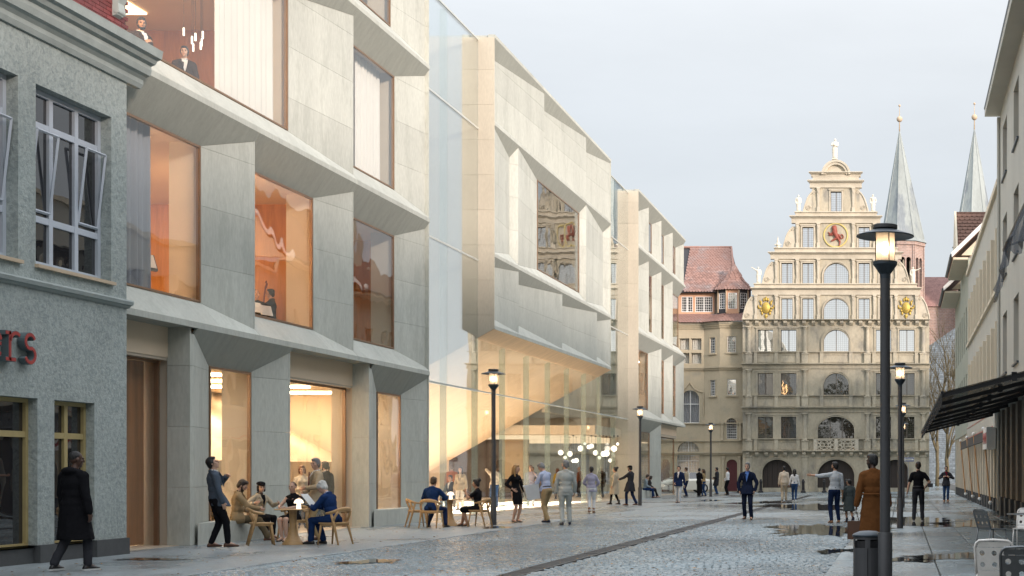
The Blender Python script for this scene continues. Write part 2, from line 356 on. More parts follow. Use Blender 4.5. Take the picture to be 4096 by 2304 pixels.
while y < 46:
    x = XK + .03 + (row % 2)*.07
    while x < XS - .06:
        w = rc.uniform(.115, .15)
        cx = x + w/2
        if not (XD0 - .06 < cx < XD1 + .06):
            dz = rc.uniform(-.006, .004) + .003*math.sin(cx*1.3 + y*.7); tl = rc.uniform(-.05, .05); ti = rc.uniform(-.05, .05)
            hx, hy = w/2 - .007, .0605 + rc.uniform(-.003, .003); bv = .014
            pxx = VX + cx*F/y
            if 20.9 < y < 22.3 and 1500 < pxx < 4100 and len(cob_near) < 300 and rc.random() < .45:
                cob_near.append((cx, y, dz))
                link('cobble', shared[rc.randrange(3)], pave, loc=(cx, y, dz), rot=(tl, ti, rc.uniform(-.04,.04)))
            else:
                q = [(-hx+bv,-hy+bv),(hx-bv,-hy+bv),(hx-bv,hy-bv),(-hx+bv,hy-bv)]
                o = [(-hx,-hy),(hx,-hy),(hx,hy),(-hx,hy)]
                vs = [(cx+a, y+c, dz + a*ti + c*tl) for a, c in q] + [(cx+a, y+c, dz + a*ti + c*tl - .02) for a, c in o]
                cob_field.add(vs, [(0,1,2,3),(4,5,1,0),(5,6,2,1),(6,7,3,2),(7,4,0,3)])
        x += w
    y += .135; row += 1
o = cob_field.build('cobbles', M['cobble'], pave); o['kind'] = 'stuff'
far = MB()
far.poly([(XK,46,-.002),(XD0-.02,46,-.002),(XD0-.02,92,-.002),(XK,92,-.002)]); far.poly([(XD1+.02,46,-.002),(XS,46,-.002),(XS,92,-.002),(XD1+.02,92,-.002)])
far.poly([(-24.4,99.2,-.002),(XK,99.2,-.002),(XK,112,-.002),(-24.4,112,-.002)])
far.poly([(XK,92,-.002),(XS,92,-.002),(XS,112,-.002),(XK,112,-.002)])
far.build('cobbles_distant', M['cobble_far'], pave, kind='stuff')
# kerb stones along the footway
kerb = bpy.data.objects.new('kerb', None); COL.objects.link(kerb); kerb['kind'] = 'structure'
km = [rounded_slab(.05, .49 + .003*i, .1, .012).mesh('kerb_stone', M['asphalt']) for i in range(2)]
yy = 19.5; i = 0
while yy < 96:
    link('kerb_stone', km[i % 2], kerb, loc=(XK - .07 + rc.uniform(-.006,.006), yy, rc.uniform(.002,.008)), rot=(0,0,rc.uniform(-.006,.006))); yy += 1.01; i += 1
# drainage channel: one grate per metre
drain = bpy.data.objects.new('drainage_channel', None); COL.objects.link(drain); drain['kind'] = 'structure'
gm = MB()
for s in (-1, 1): gm.box(s*.16 - .02, s*.16 + .02, -.495, .495, -.05, .004)
for k in range(16): gm.box(-.14, .14, -.47 + k*.0605, -.435 + k*.0605, -.03, 0)
gme = gm.mesh('drain_grate', M['iron'])
yy = 19.4
while yy < 91: link('drain_grate', gme, drain, loc=(-5.75, yy, rc.uniform(0,.004)), rot=(0,rc.uniform(-.01,.01),0)); yy += 1.0
# granite slabs of the right-hand footway: six strips, individual slabs
pv = bpy.data.objects.new('slab_paving', None); COL.objects.link(pv); pv['kind'] = 'structure'
sm = [rounded_slab(.4225, 1.503 + .002*i, .05, .012).mesh('slab', M['slab']) for i in range(2)]
for c in range(6):
    xc = XS + .4325 + c*.865; yy = 15.75 + (0 if c < 2 else 0); k = 0
    while yy < 107:
        link('slab', sm[k % 2], pv, loc=(xc, yy + 1.515, rc.uniform(-.004,.004)), rot=(rc.uniform(-.0012,.0012), rc.uniform(-.003,.003), 0)); yy += 3.03; k += 1
MB().box(XS+.01, 4.1, 106.8, 230, -.05, -.001).build('slabs_distant', M['slab'], pv, kind='stuff')
MB().box(4.07, 6, 10, 106.7, -.05, -.003).build('slab_edge', M['slab'], pv)
# puddles: thin sheets of standing water
def puddle(cx, cy, rx, ry, seed, z=.007):
    r = random.Random(seed); n = 90; pts = []
    ph = [r.uniform(0, 6.28) for _ in range(7)]
    for k in range(n):
        a = 2*math.pi*k/n
        q = 1 + .22*math.sin(2*a+ph[0]) + .17*math.sin(3*a+ph[1]) + .13*math.sin(5*a+ph[2]) + .10*math.sin(8*a+ph[3]) + .10*math.sin(13*a+ph[4]) + .08*math.sin(19*a+ph[5]) + r.uniform(-.07,.07)
        pts.append((cx + rx*q*math.cos(a), cy + ry*q*math.sin(a), z))
    rings = (1.0, .80, .55); vs_ = []; at = []
    for f, v in zip((1.18, .85, .5), (0., .62, 1.)):
        vs_ += [(cx + (x-cx)*f, cy + (y-cy)*f, z) for x, y, _ in pts]; at += [v]*n
    vs_.append((cx, cy, z)); at.append(1.)
    fs = [(i*n+k, i*n+(k+1) % n, (i+1)*n+(k+1) % n, (i+1)*n+k) for i in range(2) for k in range(n)] + [(2*n+k, 2*n+(k+1) % n, 3*n) for k in range(n)]
    me = MB().add(vs_, fs).mesh('puddle', M['water']); ca = me.attributes.new('depth', 'FLOAT', 'POINT'); ca.data.foreach_set('value', at)
    o = link('puddle', me); o['kind'] = 'structure'
for i, (px, py, wx, wy) in enumerate([(3230,2028,170,12),(3290,2122,200,22),(3660,2083,190,14),(3900,2097,150,15),(3620,2240,90,9),(3860,2228,190,14),(1480,2247,110,8),(600,2238,110,5),(1990,2110,60,4),(3060,2010,110,5),(2840,2002,40,3),(3480,2200,70,10),(3330,2205,60,8),]):
    p = ground_at(px, py); near = ground_at(px, py+wy).y; farr = ground_at(px, py-wy).y
    puddle(p.x, (near+farr)/2, wx*p.y/F, (farr-near)/2, 40+i)
# leaves blown over the cobbles
lv = MB(); rl = random.Random(5)
for k in range(900):
    cx = rl.uniform(XK, XS) if rl.random() < .8 else rl.uniform(-14, XK); cyy = 20.5 + 32*rl.random()**1.4; a = rl.uniform(0, 6.28); s = rl.uniform(.02, .042)
    c, sn = math.cos(a)*s, math.sin(a)*s; z = .009
    lv.add([(cx-c,cyy-sn,z),(cx+sn*.5,cyy-c*.5,z+rl.uniform(0,.018)),(cx+c,cyy+sn,z+.004),(cx-sn*.5,cyy+c*.5,z+rl.uniform(0,.018))], [(0,1,2,3)])
o = lv.build('fallen_leaves', mat('dry_leaf', (.36,.20,.075), .7, var=.5, vscale=3)); o['kind'] = 'stuff'; o['label'] = 'dry yellow leaves scattered over the wet cobbles'; o['category'] = 'leaves'
# ================================================================== NEW CONCRETE BUILDING (left side of the street)
XO = -14.5
LIPS = (4.48, 9.18, 13.88, 17.0); LH = .12
NB = thing('concert_building', 'pale concrete building with faceted window bays and tall glazed entrance hall', 'building', (XO, 27, 0))
def clipz(poly, z, keep_above):
    out = []; n = len(poly)
    for i in range(n):
        a, b = poly[i], poly[(i+1) % n]; da, db = a.z - z, b.z - z
        if not keep_above: da, db = -da, -db
        if da >= 0: out.append(a)
        if (da > 0 > db) or (da < 0 < db): out.append(a.lerp(b, da/(da-db)))
    return out
def slab_piece(name, poly, m, parent, thick=.05, gap=.0028):
    if len(poly) < 3: return
    c = sum(poly, Vector())/len(poly)
    nrm = Vector()
    for i in range(1, len(poly)-1): nrm += (poly[i]-poly[0]).cross(poly[i+1]-poly[0])
    if nrm.length < 1e-3: return
    nrm.normalize()
    if nrm.x < -1e-3: nrm = -nrm; poly = poly[::-1]
    elif abs(nrm.x) <= 1e-3 and nrm.y > 0 and False: pass
    n = len(poly); q = []
    for i in range(n):
        e0 = (poly[i]-poly[i-1]).normalized(); e1 = (poly[(i+1) % n]-poly[i]).normalized()
        d = (e1 - e0); d = d.normalized() if d.length > 1e-4 else (c-poly[i]).normalized()
        if d.dot(c-poly[i]) < 0: d = -d
        q.append(poly[i] + d*gap*1.3)
    MB().prism([p - nrm*thick for p in q], nrm*thick).build(name, m, parent)
def panels(poly, parent, m, zs, thick=.05, name='panel'):
    """A flat facet cut into concrete panels at the joint heights zs, each a slab of its own."""
    poly = [Vector(p) for p in poly]; rest = poly
    for z in sorted(zs):
        if min(p.z for p in rest) + .05 < z < max(p.z for p in rest) - .05:
            lo = clipz(rest, z, False); rest = clipz(rest, z, True); slab_piece(name, lo, m, parent, thick)
    slab_piece(name, rest, m, parent, thick)
def zone(outline, za, zb, ks, kt, joints, lip_y=None, sill=True, soffit=True, parent=None, pane='pane', mat_panel='concrete'):
    """outline: [(depth, y, kind of the stretch that follows)]; ks, kt: sill and soffit slopes (height per depth)."""
    P = parent or NB
    zl = lambda t: za + t*ks
    zh = lambda t: zb - t*kt
    for (d0, y0, kind), (d1, y1, _) in zip(outline[:-1], outline[1:]):
        x0, x1 = XO - d0, XO - d1
        flat = kind.startswith('recess')
        a0, a1, h0, h1 = (zl(d0), zl(d1), zh(d0), zh(d1))
        if kind in ('rjamb',) or flat: a0 = a1 = za; h0 = h1 = zb
        if kind in ('panel', 'jamb', 'rjamb'):
            panels([(x0,y0,a0),(x1,y1,a1),(x1,y1,h1),(x0,y0,h0)], P, M[mat_panel], joints)
        elif kind == 'glass':
            MB().box(x0-.012, x0+.012, y0+.05, y1-.05, a0+.04, h0-.04).build('window_pane', M[pane], P)
            fr = MB(); fr.box(x0-.05, x0+.03, y1-.06, y1-.002, a0+.003, h0-.003); fr.box(x0-.05, x0+.03, y0+.002, y0+.05, a0+.003, h0-.003)
            fr.box(x0-.05, x0+.025, y0+.05, y1-.06, h0-.05, h0-.003); fr.box(x0-.05, x0+.025, y0+.05, y1-.06, a0+.003, a0+.045)
            fr.build('window_frame', M['copper'], P)
        elif flat:
            zlint = float(kind.split('=')[1])
            panels([(x0,y0,zlint),(x1,y1,zlint),(x1,y1,zb-.004),(x0,y0,zb-.004)], P, M['warm_conc'], [])
            MB().box(x0-.2, x0-.176, y0+.05, y1-.05, .03, zlint+.05).build('window_pane', M['pane'], P)
            fr = MB(); fr.box(x0-.24, x0-.15, y1-.07, y1-.002, .005, zlint); fr.box(x0-.24, x0-.15, y0+.002, y0+.06, .005, zlint); fr.box(x0-.24, x0-.16, y0+.06, y1-.07, zlint-.05, zlint-.003)
            fr.build('window_frame', M['copper'], P)
            MB().box(x0-.45, x0-.03, y0+.01, y1-.01, zlint+.004, zb).build('lintel', M['warm_conc'], P)
        if y1 - y0 > .02:
            if sill and ks > 0 and not flat:
                slab_piece('sill', [Vector(p) for p in ((XO,y0,za),(XO,y1,za),(x1,y1,a1),(x0,y0,a0))], M['concrete'], P, .05)
            if soffit and kt > 0 and not flat and max(d0, d1) > .1:
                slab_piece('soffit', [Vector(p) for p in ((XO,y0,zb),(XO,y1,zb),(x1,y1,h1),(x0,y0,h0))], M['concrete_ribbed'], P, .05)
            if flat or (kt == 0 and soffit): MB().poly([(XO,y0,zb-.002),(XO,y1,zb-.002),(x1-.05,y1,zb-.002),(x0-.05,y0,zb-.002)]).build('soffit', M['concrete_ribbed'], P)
def ledge(y0, y1, z, step=5.9, h=LH):
    n = max(1, round((y1-y0)/step)); s = (y1-y0)/n
    for i in range(n): MB().box(XO-.25, XO, y0+i*s+.004, y0+(i+1)*s-.004, z, z+h).build('ledge', M['concrete'], NB)
def sawtooth(edges, pw, di, e, start_win=True):
    out = []
    for a, b in zip(edges[:-1], edges[1:]): out += [(di, a+.01, 'glass'), (di, b-pw, 'panel'), (e, b, 'jamb')]
    out += [(di, edges[-1]+.01, 'end')]; return out[:-1] + [(di, edges[-1]+.012, 'end')]
M['warm_conc'] = mat('warm_beige_panel', (.55,.47,.37), .7, var=.05, vscale=1.5)
M['floor_glow'] = emit_mat('added_floor_glow', (1.0,.82,.62), 3.6)
DI, EE = .45, .12
KS, KT = .52/DI, .72/DI
J1 = [LIPS[0]+LH+1.35+i*1.25 for i in range(3)]; J2 = [LIPS[1]+LH+1.35+i*1.25 for i in range(3)]; J3 = [LIPS[2]+LH+1.2, LIPS[2]+LH+2.4]; J0 = [1.2, 2.45, 3.7]
# ---- block A: Y 21 .. 44.6
EA = [21.0, 26.9, 32.8, 38.7, 44.58]
zone(sawtooth(EA, 1.9, DI, EE), LIPS[0]+LH, LIPS[1], KS, KT, J1)
zone([(DI, 21, 'glass'), (DI, 35.3, 'panel'), (EE, 38.7, 'jamb'), (DI, 38.71, 'glass'), (DI, 42.7, 'panel'), (EE, 44.58, 'jamb'), (DI, 44.59, 'end')], LIPS[1]+LH, LIPS[2], KS, KT, J2)
zone(sawtooth(EA, 2.2, DI, EE), LIPS[2]+LH, LIPS[3], KS, KT, J3)
for z in LIPS: ledge(21, 44.6, z)
# ground floor of A: splayed window bays between deep recesses
GA = [(.55, 24.65, 'recess=3.8'), (.55, 29.72, 'rjamb'), (.08, 29.725, 'panel'), (.08, 29.9, 'panel'), (DI, 31.3, 'glass'), (DI, 33.3, 'panel'), (.08, 34.6, 'rjamb'),
      (.55, 34.605, 'recess=3.8'), (.55, 39.72, 'rjamb'), (.08, 39.725, 'panel'), (.08, 39.9, 'panel'), (DI, 41.3, 'glass'), (DI, 43.25, 'panel'), (.06, 44.58, 'end')]
zone(GA, 0.0, LIPS[0], 0.0, .68/DI, J0, sill=False)
for ya, yb in ((29.95, 34.5), (39.95, 44.5)):
    MB().prism([(XO-.03,ya,0),(XO-.03,yb,0),(XO-DI+.03,yb-1.25,0),(XO-DI+.03,ya+1.3,0)], (0,0,.45)).build('bench', M['concrete'], NB)
# end wall of A towards the glazed slot
panels([(XO-.02,44.6,0),(XO-.62,44.6,0),(XO-.62,44.6,17.0),(XO-.02,44.6,17.0)], NB, M['concrete'], J0+J1+J2+J3)

# ---- block B: the hanging hall, Y 51.75 .. 72.5
YB0, YB1, ZB = 51.75, 72.5, 6.6
D2 = .30; e2 = .04
k2s, k2t = .42/D2, .50/D2
zone([(D2, YB0+.01, 'panel'), (e2, 59.06, 'jamb'), (D2, 59.07, 'panel'), (e2, 66.9, 'jamb'), (D2, 66.91, 'panel'), (e2, YB1, 'end')], LIPS[2]+LH, LIPS[3], .3/D2, .62/D2, [15.35, 16.3])
zone([(e2, YB0+.01, 'panel'), (D2, 54.74, 'jamb'), (e2, 55.04, 'panel'), (D2, 58.9, 'glass'), (D2, 66.55, 'jamb'), (e2, 66.9, 'panel'), (D2, 71.9, 'jamb'), (e2, YB1, 'end')], LIPS[1]+LH, LIPS[2], k2s, k2t, J2, pane='pane_mirror' if 'pane_mirror' in M else 'pane')
zone([(.2, YB0+.01, 'panel'), (e2, 55.1, 'jamb'), (D2, 55.11, 'panel'), (e2, 62.2, 'jamb'), (D2, 62.21, 'panel'), (e2, 69.3, 'jamb'), (D2, 69.31, 'panel'), (e2, YB1, 'end')], ZB+LH, LIPS[1], 1.6, k2t, [7.9])
for z in (ZB,) + LIPS[1:]: ledge(YB0, YB1, z, 7)
# B side walls and raked underside
SL = .558
def zu(x): return ZB - (XO - x)*SL
jb = [7.6, 8.85, 10.1, 11.35, 12.6, 13.85, 15.1, 16.35]
panels([(XO-.01,YB0,zu(XO)+.02),(XO-10,YB0,zu(XO-10)+.02),(XO-10,YB0,17.0),(XO-.01,YB0,17.0)], NB, M['concrete_sunlit'], [-.4+i*1.25 for i in range(1,15)])
panels([(XO-.01,YB1,zu(XO)+.02),(XO-10,YB1,zu(XO-10)+.02),(XO-10,YB1,17.0),(XO-.01,YB1,17.0)], NB, M['concrete'], jb)
MB().prism([(XO-.02,YB0-.03,ZB-.004),(XO-10.6,YB0-.03,zu(XO-10.6)),(XO-10.6,YB0-.03,zu(XO-10.6)+.3),(XO-.5,YB0-.03,ZB+.02)], (0,YB1-YB0+.06,0)).build('raked_underside', M['wood_ceiling'], NB)

# ---- block C: Y 80.1 .. 97.5
YC0, YC1 = 80.1, 97.5
EC = [YC0+.02, 84.0, 88.4, 92.8, YC1]
zone(sawtooth(EC, 1.7, DI, EE), LIPS[2]+LH, LIPS[3], KS, KT, J3)
zone(sawtooth(EC[:-1], 1.7, DI, EE)[:-1] + [(DI, 92.81, 'glass'), (DI, 97.1, 'end')], LIPS[1]+LH, LIPS[2], KS, KT, J2)
zone([(DI, YC0+.02, 'glass'), (DI, 85.4, 'panel'), (EE, 88.4, 'jamb'), (DI, 88.41, 'glass'), (DI, 91.1, 'panel'), (EE, 92.8, 'jamb'), (DI, 92.81, 'glass'), (DI, 95.8, 'panel'), (EE, YC1, 'end')], LIPS[0]+LH, LIPS[1], KS, KT, J1)
zone([(.08, YC0+.02, 'panel'), (.08, 81.0, 'panel'), (DI, 82.3, 'glass'), (DI, 86.0, 'panel'), (.08, 88.0, 'rjamb'), (.55, 88.01, 'recess=3.7'), (.55, 97.0, 'end')], 0.0, LIPS[0], 0.0, .68/DI, J0, sill=False)
MB().prism([(XO-.03,81.05,0),(XO-.03,87.9,0),(XO-DI+.03,86.2,0),(XO-DI+.03,82.2,0)], (0,0,.45)).build('bench', M['concrete'], NB)
for z in LIPS: ledge(YC0, YC1, z, 4.4)
panels([(XO-.01,YC0,0),(XO-1.6,YC0,0),(XO-1.6,YC0,17.0),(XO-.01,YC0,17.0)], NB, M['concrete_sunlit'], J0+J1+J2+J3)
panels([(XO-1.61,YC0,4.48),(XO-9,YC0,4.48),(XO-9,YC0,17.0),(XO-1.61,YC0,17.0)], NB, M['concrete_sunlit'], J1+J2+J3)
for (z0, z1, g) in ((LIPS[1]+LH+.5, LIPS[2]-.7, 1), (.05, 3.7, 1)):       # glazed end corner of C
    MB().box(XO-DI-4, XO-DI-.02, 97.09, 97.115, z0, z1).build('window_pane', M['pane'], NB)
MB().box(XO-9, XO-DI-.06, YC1-.5, YC1-.02, LIPS[2]+.1, 16.9).build('end_wall', M['concrete'], NB)
MB().box(XO-9, XO-DI-.06, YC1-.5, YC1-.02, LIPS[0]+.1, LIPS[1]+.4).build('end_wall', M['concrete'], NB)

# ---- roofs and slabs behind the facade
XI = XO - DI - .08
for y0, y1 in ((21, 44.55), (YB0+.06, YB1-.06), (YC0+.06, YC1-.06)):
    MB().box(XO-14, XO-.26, y0, y1, 16.85, 17.1).build('roof', M['concrete'], NB)
for y0, y1, zl in ((21, 44.5, LIPS[:3]), (YC0+.06, 97.0, LIPS[:3])):
    for z in zl: MB().box(XO-13, XI, y0, y1, z-.62, z+.5).build('floor_slab', M['warm_wall'], NB)
# piers (inner reveals) behind the slanted panels
def pier(y0, y1, z0, z1, dep=.6): MB().box(XI-dep, XI-.01, y0+.05, y1-.05, z0, z1).build('pier', M['warm_conc'], NB)
for z0, z1, ys in ((LIPS[0]+.5, LIPS[1]-.62, [(30.9,32.8),(36.8,38.7),(42.68,44.5)]), (LIPS[1]+.5, LIPS[2]-.62, [(35.3,38.7),(42.7,44.5)]), (LIPS[2]+.5, 16.85, [(30.6,32.8),(36.5,38.7),(42.4,44.5)]),
                   (0.0, LIPS[0]-.62, [(29.72,31.3),(33.3,34.6),(39.72,41.3),(43.25,44.5)])):
    for a, b in ys: pier(a, b, z0, z1)
for z0, z1, ys in ((LIPS[0]+.5, LIPS[1]-.62, [(85.4,88.4),(91.1,92.8),(95.8,97)]), (LIPS[1]+.5, LIPS[2]-.62, [(82.3,84),(86.7,88.4),(91.1,92.8)]), (LIPS[2]+.5, 16.85, [(82.3,84),(86.7,88.4),(91.1,92.8),(95.8,97)])):
    for a, b in ys: pier(a, b, z0, z1, .4)
# interior back walls and lights of A: 1F timber rooms, 2F hall, 3F
def wallbox(x0, x1, y0, y1, z0, z1, m, name='inner_wall'): return MB().box(x0, x1, y0, y1, z0, z1).build(name, M[m], NB)
wallbox(-21.3, -21, 21, 44.5, LIPS[0]+.5, LIPS[1]-.62, 'wood_wall')
wallbox(-21, XI-.7, 38.2, 38.5, LIPS[0]+.5, LIPS[1]-.62, 'wood_wall')
wallbox(-21, XI-.7, 44.2, 44.49, LIPS[0]+.5, LIPS[1]-.62, 'wood_wall')
wallbox(-21.3, -21, 21, 44.5, LIPS[1]+.5, LIPS[2]-.62, 'wood_wall')
wallbox(-21, XI-.7, 38.6, 38.8, LIPS[1]+.5, LIPS[2]-.62, 'wood_wall')
wallbox(-21, XI-.7, 44.2, 44.49, LIPS[1]+.5, LIPS[2]-.62, 'warm_wall')
wallbox(-21.3, -21, 21, 44.5, LIPS[2]+.5, 16.85, 'warm_wall'); wallbox(-21, XI-.7, 44.2, 44.49, LIPS[2]+.5, 16.85, 'warm_wall')
wallbox(-22.3, -22, 21, 51, .03, LIPS[0]-.62, 'warm_wall')
wallbox(-22, XI-.3, 44.2, 44.49, .03, LIPS[0]-.62, 'warm_wall')
MB().box(-24, XO-.3, 21, 44.6, -.02, .012).build('inner_floor', M['floor_in'], NB)
MB().box(-28, XO-.57, 44.61, 99, -.02, .012).build('inner_floor', M['floor_in'], NB)
def lights(x0, x1, ys, z, m, w=.5):
    for y in ys: MB().box(x0, x1, y-w/2, y+w/2, z-.05, z-.005).build('ceiling_emitter', M[m], NB)
# added upright fill strips, out of view behind the piers, brighten the timber rooms
for z0, z1, ys in ((LIPS[0]+.7, LIPS[1]-.8, (27.0, 32.78, 38.52)), (LIPS[1]+.7, LIPS[2]-.8, (27.0,))):
    for y in ys: MB().box(XI-.55, XI-.25, y, y+.03, z0, z1).build('hidden_fill_strip', M['orange_emit'], NB)
lights(-20.5, -19.3, (24, 28, 32, 36, 41.5), LIPS[1]-.62, 'lamp_soft', 2.2); lights(-20.5, -19.3, (24, 28, 32, 36), LIPS[2]-.62, 'lamp_soft', 2.2)
lights(-19.5, -16.2, (26, 28.6, 31.5, 34.5, 37, 39.5, 42.5), LIPS[0]-.62, 'lamp_warm', .5)
lights(-19.5, -16.6, (84, 88.5, 93), LIPS[1]-.62, 'orange_emit', .4)
for k, y in enumerate((84, 90)): lights(-19.5, -16.6, (y,), LIPS[0]-.62, 'lamp_warm', .5)
# entrance doors of timber in the first recess
for i in range(4):
    MB().box(-15.62, -15.52, 24.75 + i*1.24, 25.985 + i*1.24, .03, 3.78).build('door_leaf', M['door_wood'], NB)
# stair soffit seen in the second recess: a raked warm wall
MB().prism([(-16.8,35.0,1.2),(-20.5,35.0,3.3),(-20.5,35.0,3.86),(-16.8,35.0,1.8)], (0,9,0)).build('stair_flank', M['warm_wall'], NB)
# curtains
def curtain(x, y0, y1, z0, z1, m, amp=.06, wl=.22, name='curtain'):
    n = int((y1-y0)/wl*8); vs = []
    for i in range(n+1):
        y = y0 + (y1-y0)*i/n; dx = amp*math.sin(i*2*math.pi/8) + .02*math.sin(i*.37)
        vs += [(x+dx, y, z0), (x+dx*.8, y, z1)]
    mb = MB().add(vs, [(2*i, 2*i+2, 2*i+3, 2*i+1) for i in range(n)]); return mb.build(name, M[m], NB, smooth=True)
curtain(-15.25, 32.2, 35.05, LIPS[1]+.5, LIPS[2]-.65, 'curtain', .07, .3)
curtain(-15.3, 40.6, 42.4, LIPS[1]+.5, LIPS[2]-.65, 'curtain', .06, .24)
curtain(-15.25, 26.6, 29.35, LIPS[0]+.5, LIPS[1]-.65, 'curtain_grey', .06, .24)
curtain(-15.25, 38.75, 40.0, LIPS[0]+.5, LIPS[1]-.65, 'curtain_grey', .06, .24)
# ---- glazed slots and the entrance hall glass (plane set back .6 m)
XG = -15.1
def gpanes(ys, zs, m='pane_big'):
    for a, b in zip(ys[:-1], ys[1:]):
        for z0, z1 in zip(zs[:-1], zs[1:]): MB().box(XG-.015, XG+.015, a+.008, b-.008, z0+.008, z1-.008).build('glass_pane', M[m], NB)
M['transom'] = mat('pale_glazing_bar', (.62,.64,.60), .35, metal=.3)
fy = [44.66, 48.2, 51.7]
gpanes(fy, [4.4, 9.05, 13.75, 16.9], 'pane_sky')
gpanes([72.55, 76.3, 80.05], [4.4, 9.05, 13.75, 16.9], 'pane_sky')
gy = [44.66] + [48.2 + 3.55*k for k in range(9)] + [80.05]
gpanes(gy, [.02, 4.4])
gpanes([51.7] + gy[3:8] + [72.5], [4.4, 6.22])
for z in (4.4, 9.05, 13.75, 16.92):
    MB().box(XG-.10, XG+.03, 44.62, 51.72, z-.03, z+.03).build('transom', M['transom'], NB); MB().box(XG-.10, XG+.03, 72.53, 80.06, z-.03, z+.03).build('transom', M['transom'], NB)
MB().box(XG-.07, XG+.02, 51.73, 72.52, 4.38, 4.42).build('transom', M['transom'], NB)
for y in gy[1:-1]:
    top = 16.9 if (y < 51 or y > 73) else 6.2
    MB().box(XG-.24, XG-.02, y-.012, y+.012, .02, top).build('glass_fin', M['fin'], NB)
# interior of the hall
wallbox(-19.6, -19.3, 44.7, 51.6, 6.0, 16.8, 'warm_conc'); wallbox(-19.3, XG-.3, 44.63, 44.75, .02, 16.8, 'concrete')
wallbox(-28.2, -28, 44.6, 99, .02, 16.8, 'warm_wall')
wallbox(-28, -26.2, 84, 84.25, .02, 3.4, 'warm_wall'); wallbox(-26.2, -23.1, 84, 84.2, .02, 3.4, 'dark_wall'); wallbox(-23.1, -21.6, 83.9, 84.2, .02, 3.4, 'warm_wall')
wallbox(-27.9, XG-.35, 73.2, 97, 3.4, 3.85, 'warm_wall', 'hall_ceiling')
wallbox(-27.9, -24.6, 44.7, 73.2, 3.4, 3.85, 'warm_wall', 'hall_ceiling')
wallbox(-28, -18.6, 80.3, 80.5, 3.86, 16.8, 'warm_conc')
wallbox(-18, -17.7, 72.6, 80, 4.5, 16.8, 'warm_conc')
MB().box(-22.2, -19.7, 80.2, 80.9, .012, 1.1).build('bar_counter', M['dark_wall'], NB)
lights(-26.5, -16.5, (76, 79, 82, 86, 90, 94), 3.4, 'hall_glow', 1.6)  # broad dim emission added so the ceiling looks warmly lit
lights(-27.5, -23.5, (75.2, 78.0, 81.5), 3.4, 'lamp_warm', .3)
lights(-27.6, -25, (47, 52, 57, 62, 67, 72), 3.4, 'lamp_warm', .5)
# added glowing sheets: imitate the bright floor and light the raked underside
for x in (-16.4, -18.6, -20.8, -23.0):
    MB().box(x-.8, x+.8, 52.3, 72.0, .012, .02).build('floor_fill_glow', M['floor_glow'], NB)
# pendant globes
for (cx, cyy, r) in ((880,400,43),(945,470,28),(1010,418,46),(1062,522,30),(1105,515,38),(1168,340,48),(1227,272,24),(1287,318,36),(1327,305,36),(1385,403,42),(1440,473,28),(1497,420,45),(1543,412,52),(1597,515,32),(1653,342,46),(1705,275,22)):
    yy = 77.0 + rnd.uniform(-2.2, 2.2); p = at_y(2000 + cx/3.623, 1700 + cyy/3.623, yy); rr = r/3.623*77/F*.88
    t = thing('pendant_lamp', 'round white glass globe lamp hanging in the entrance hall', 'lamp', p, 0, 'globe lamps in the entrance hall')
    MB().ell((0,0,0), rr, n=16, m=10).build('globe', M['globe'], t, True, world=False)
    MB().tube([(0,0,rr*.95),(0,0,3.39-p.z)], .006, 6).build('cord', M['black_metal'], t, world=False)
    MB().lathe([(.001,3.34-p.z),(.05,3.34-p.z),(.05,3.395-p.z),(.001,3.395-p.z)], (0,0,0), 10).build('ceiling_rose', M['black_metal'], t, world=False)
# vertical light tubes in the upper hall
for i, (px, py) in enumerate(((735,127),(768,160),(782,148),(773,190),(803,183),(811,140),(806,170))):
    yy = 33.5 + .35*i; p = at_y(px, py, yy)
    t = thing('tube_pendant', 'slim glowing tube pendant above the two men in dinner jackets', 'lamp', p, 0, 'tube pendants in the upper hall')
    MB().lathe([(.001,-.09),(.022,-.09),(.022,.09),(.001,.09)], (0,0,0), 8).build('tube', M['globe'], t, world=False)
    MB().tube([(0,0,.09),(0,0,13.25-p.z)], .004, 5).build('cord', M['black_metal'], t, world=False)
# round mirrored disc lamp on the ceiling is cut by the frame: left to the cords. Music stand in the first timber room
t = thing('music_stand', 'metal music stand with open sheet music behind the left first floor window', 'music stand', (-15.75, 30.1, LIPS[0]+.5))
MB().tube([(0,0,0),(0,0,.75)], .015, 8).build('post', M['black_metal'], t, world=False)
MB().obox((0,0,.9), (.12,.28,0), (.02,0,.01), (-.06,.03,.17)).build('desk', M['grey_metal'], t, world=False)
MB().obox((.05,0,.93), (.09,.22,0), (.004,0,.002), (-.055,.028,.14)).build('sheet_music', M['curtain'], t, world=False)
for k in range(3): MB().tube([(0,0,.12),(.22*math.cos(k*2.1),.22*math.sin(k*2.1),.01)], .012, 6).build('leg', M['black_metal'], t, world=False)
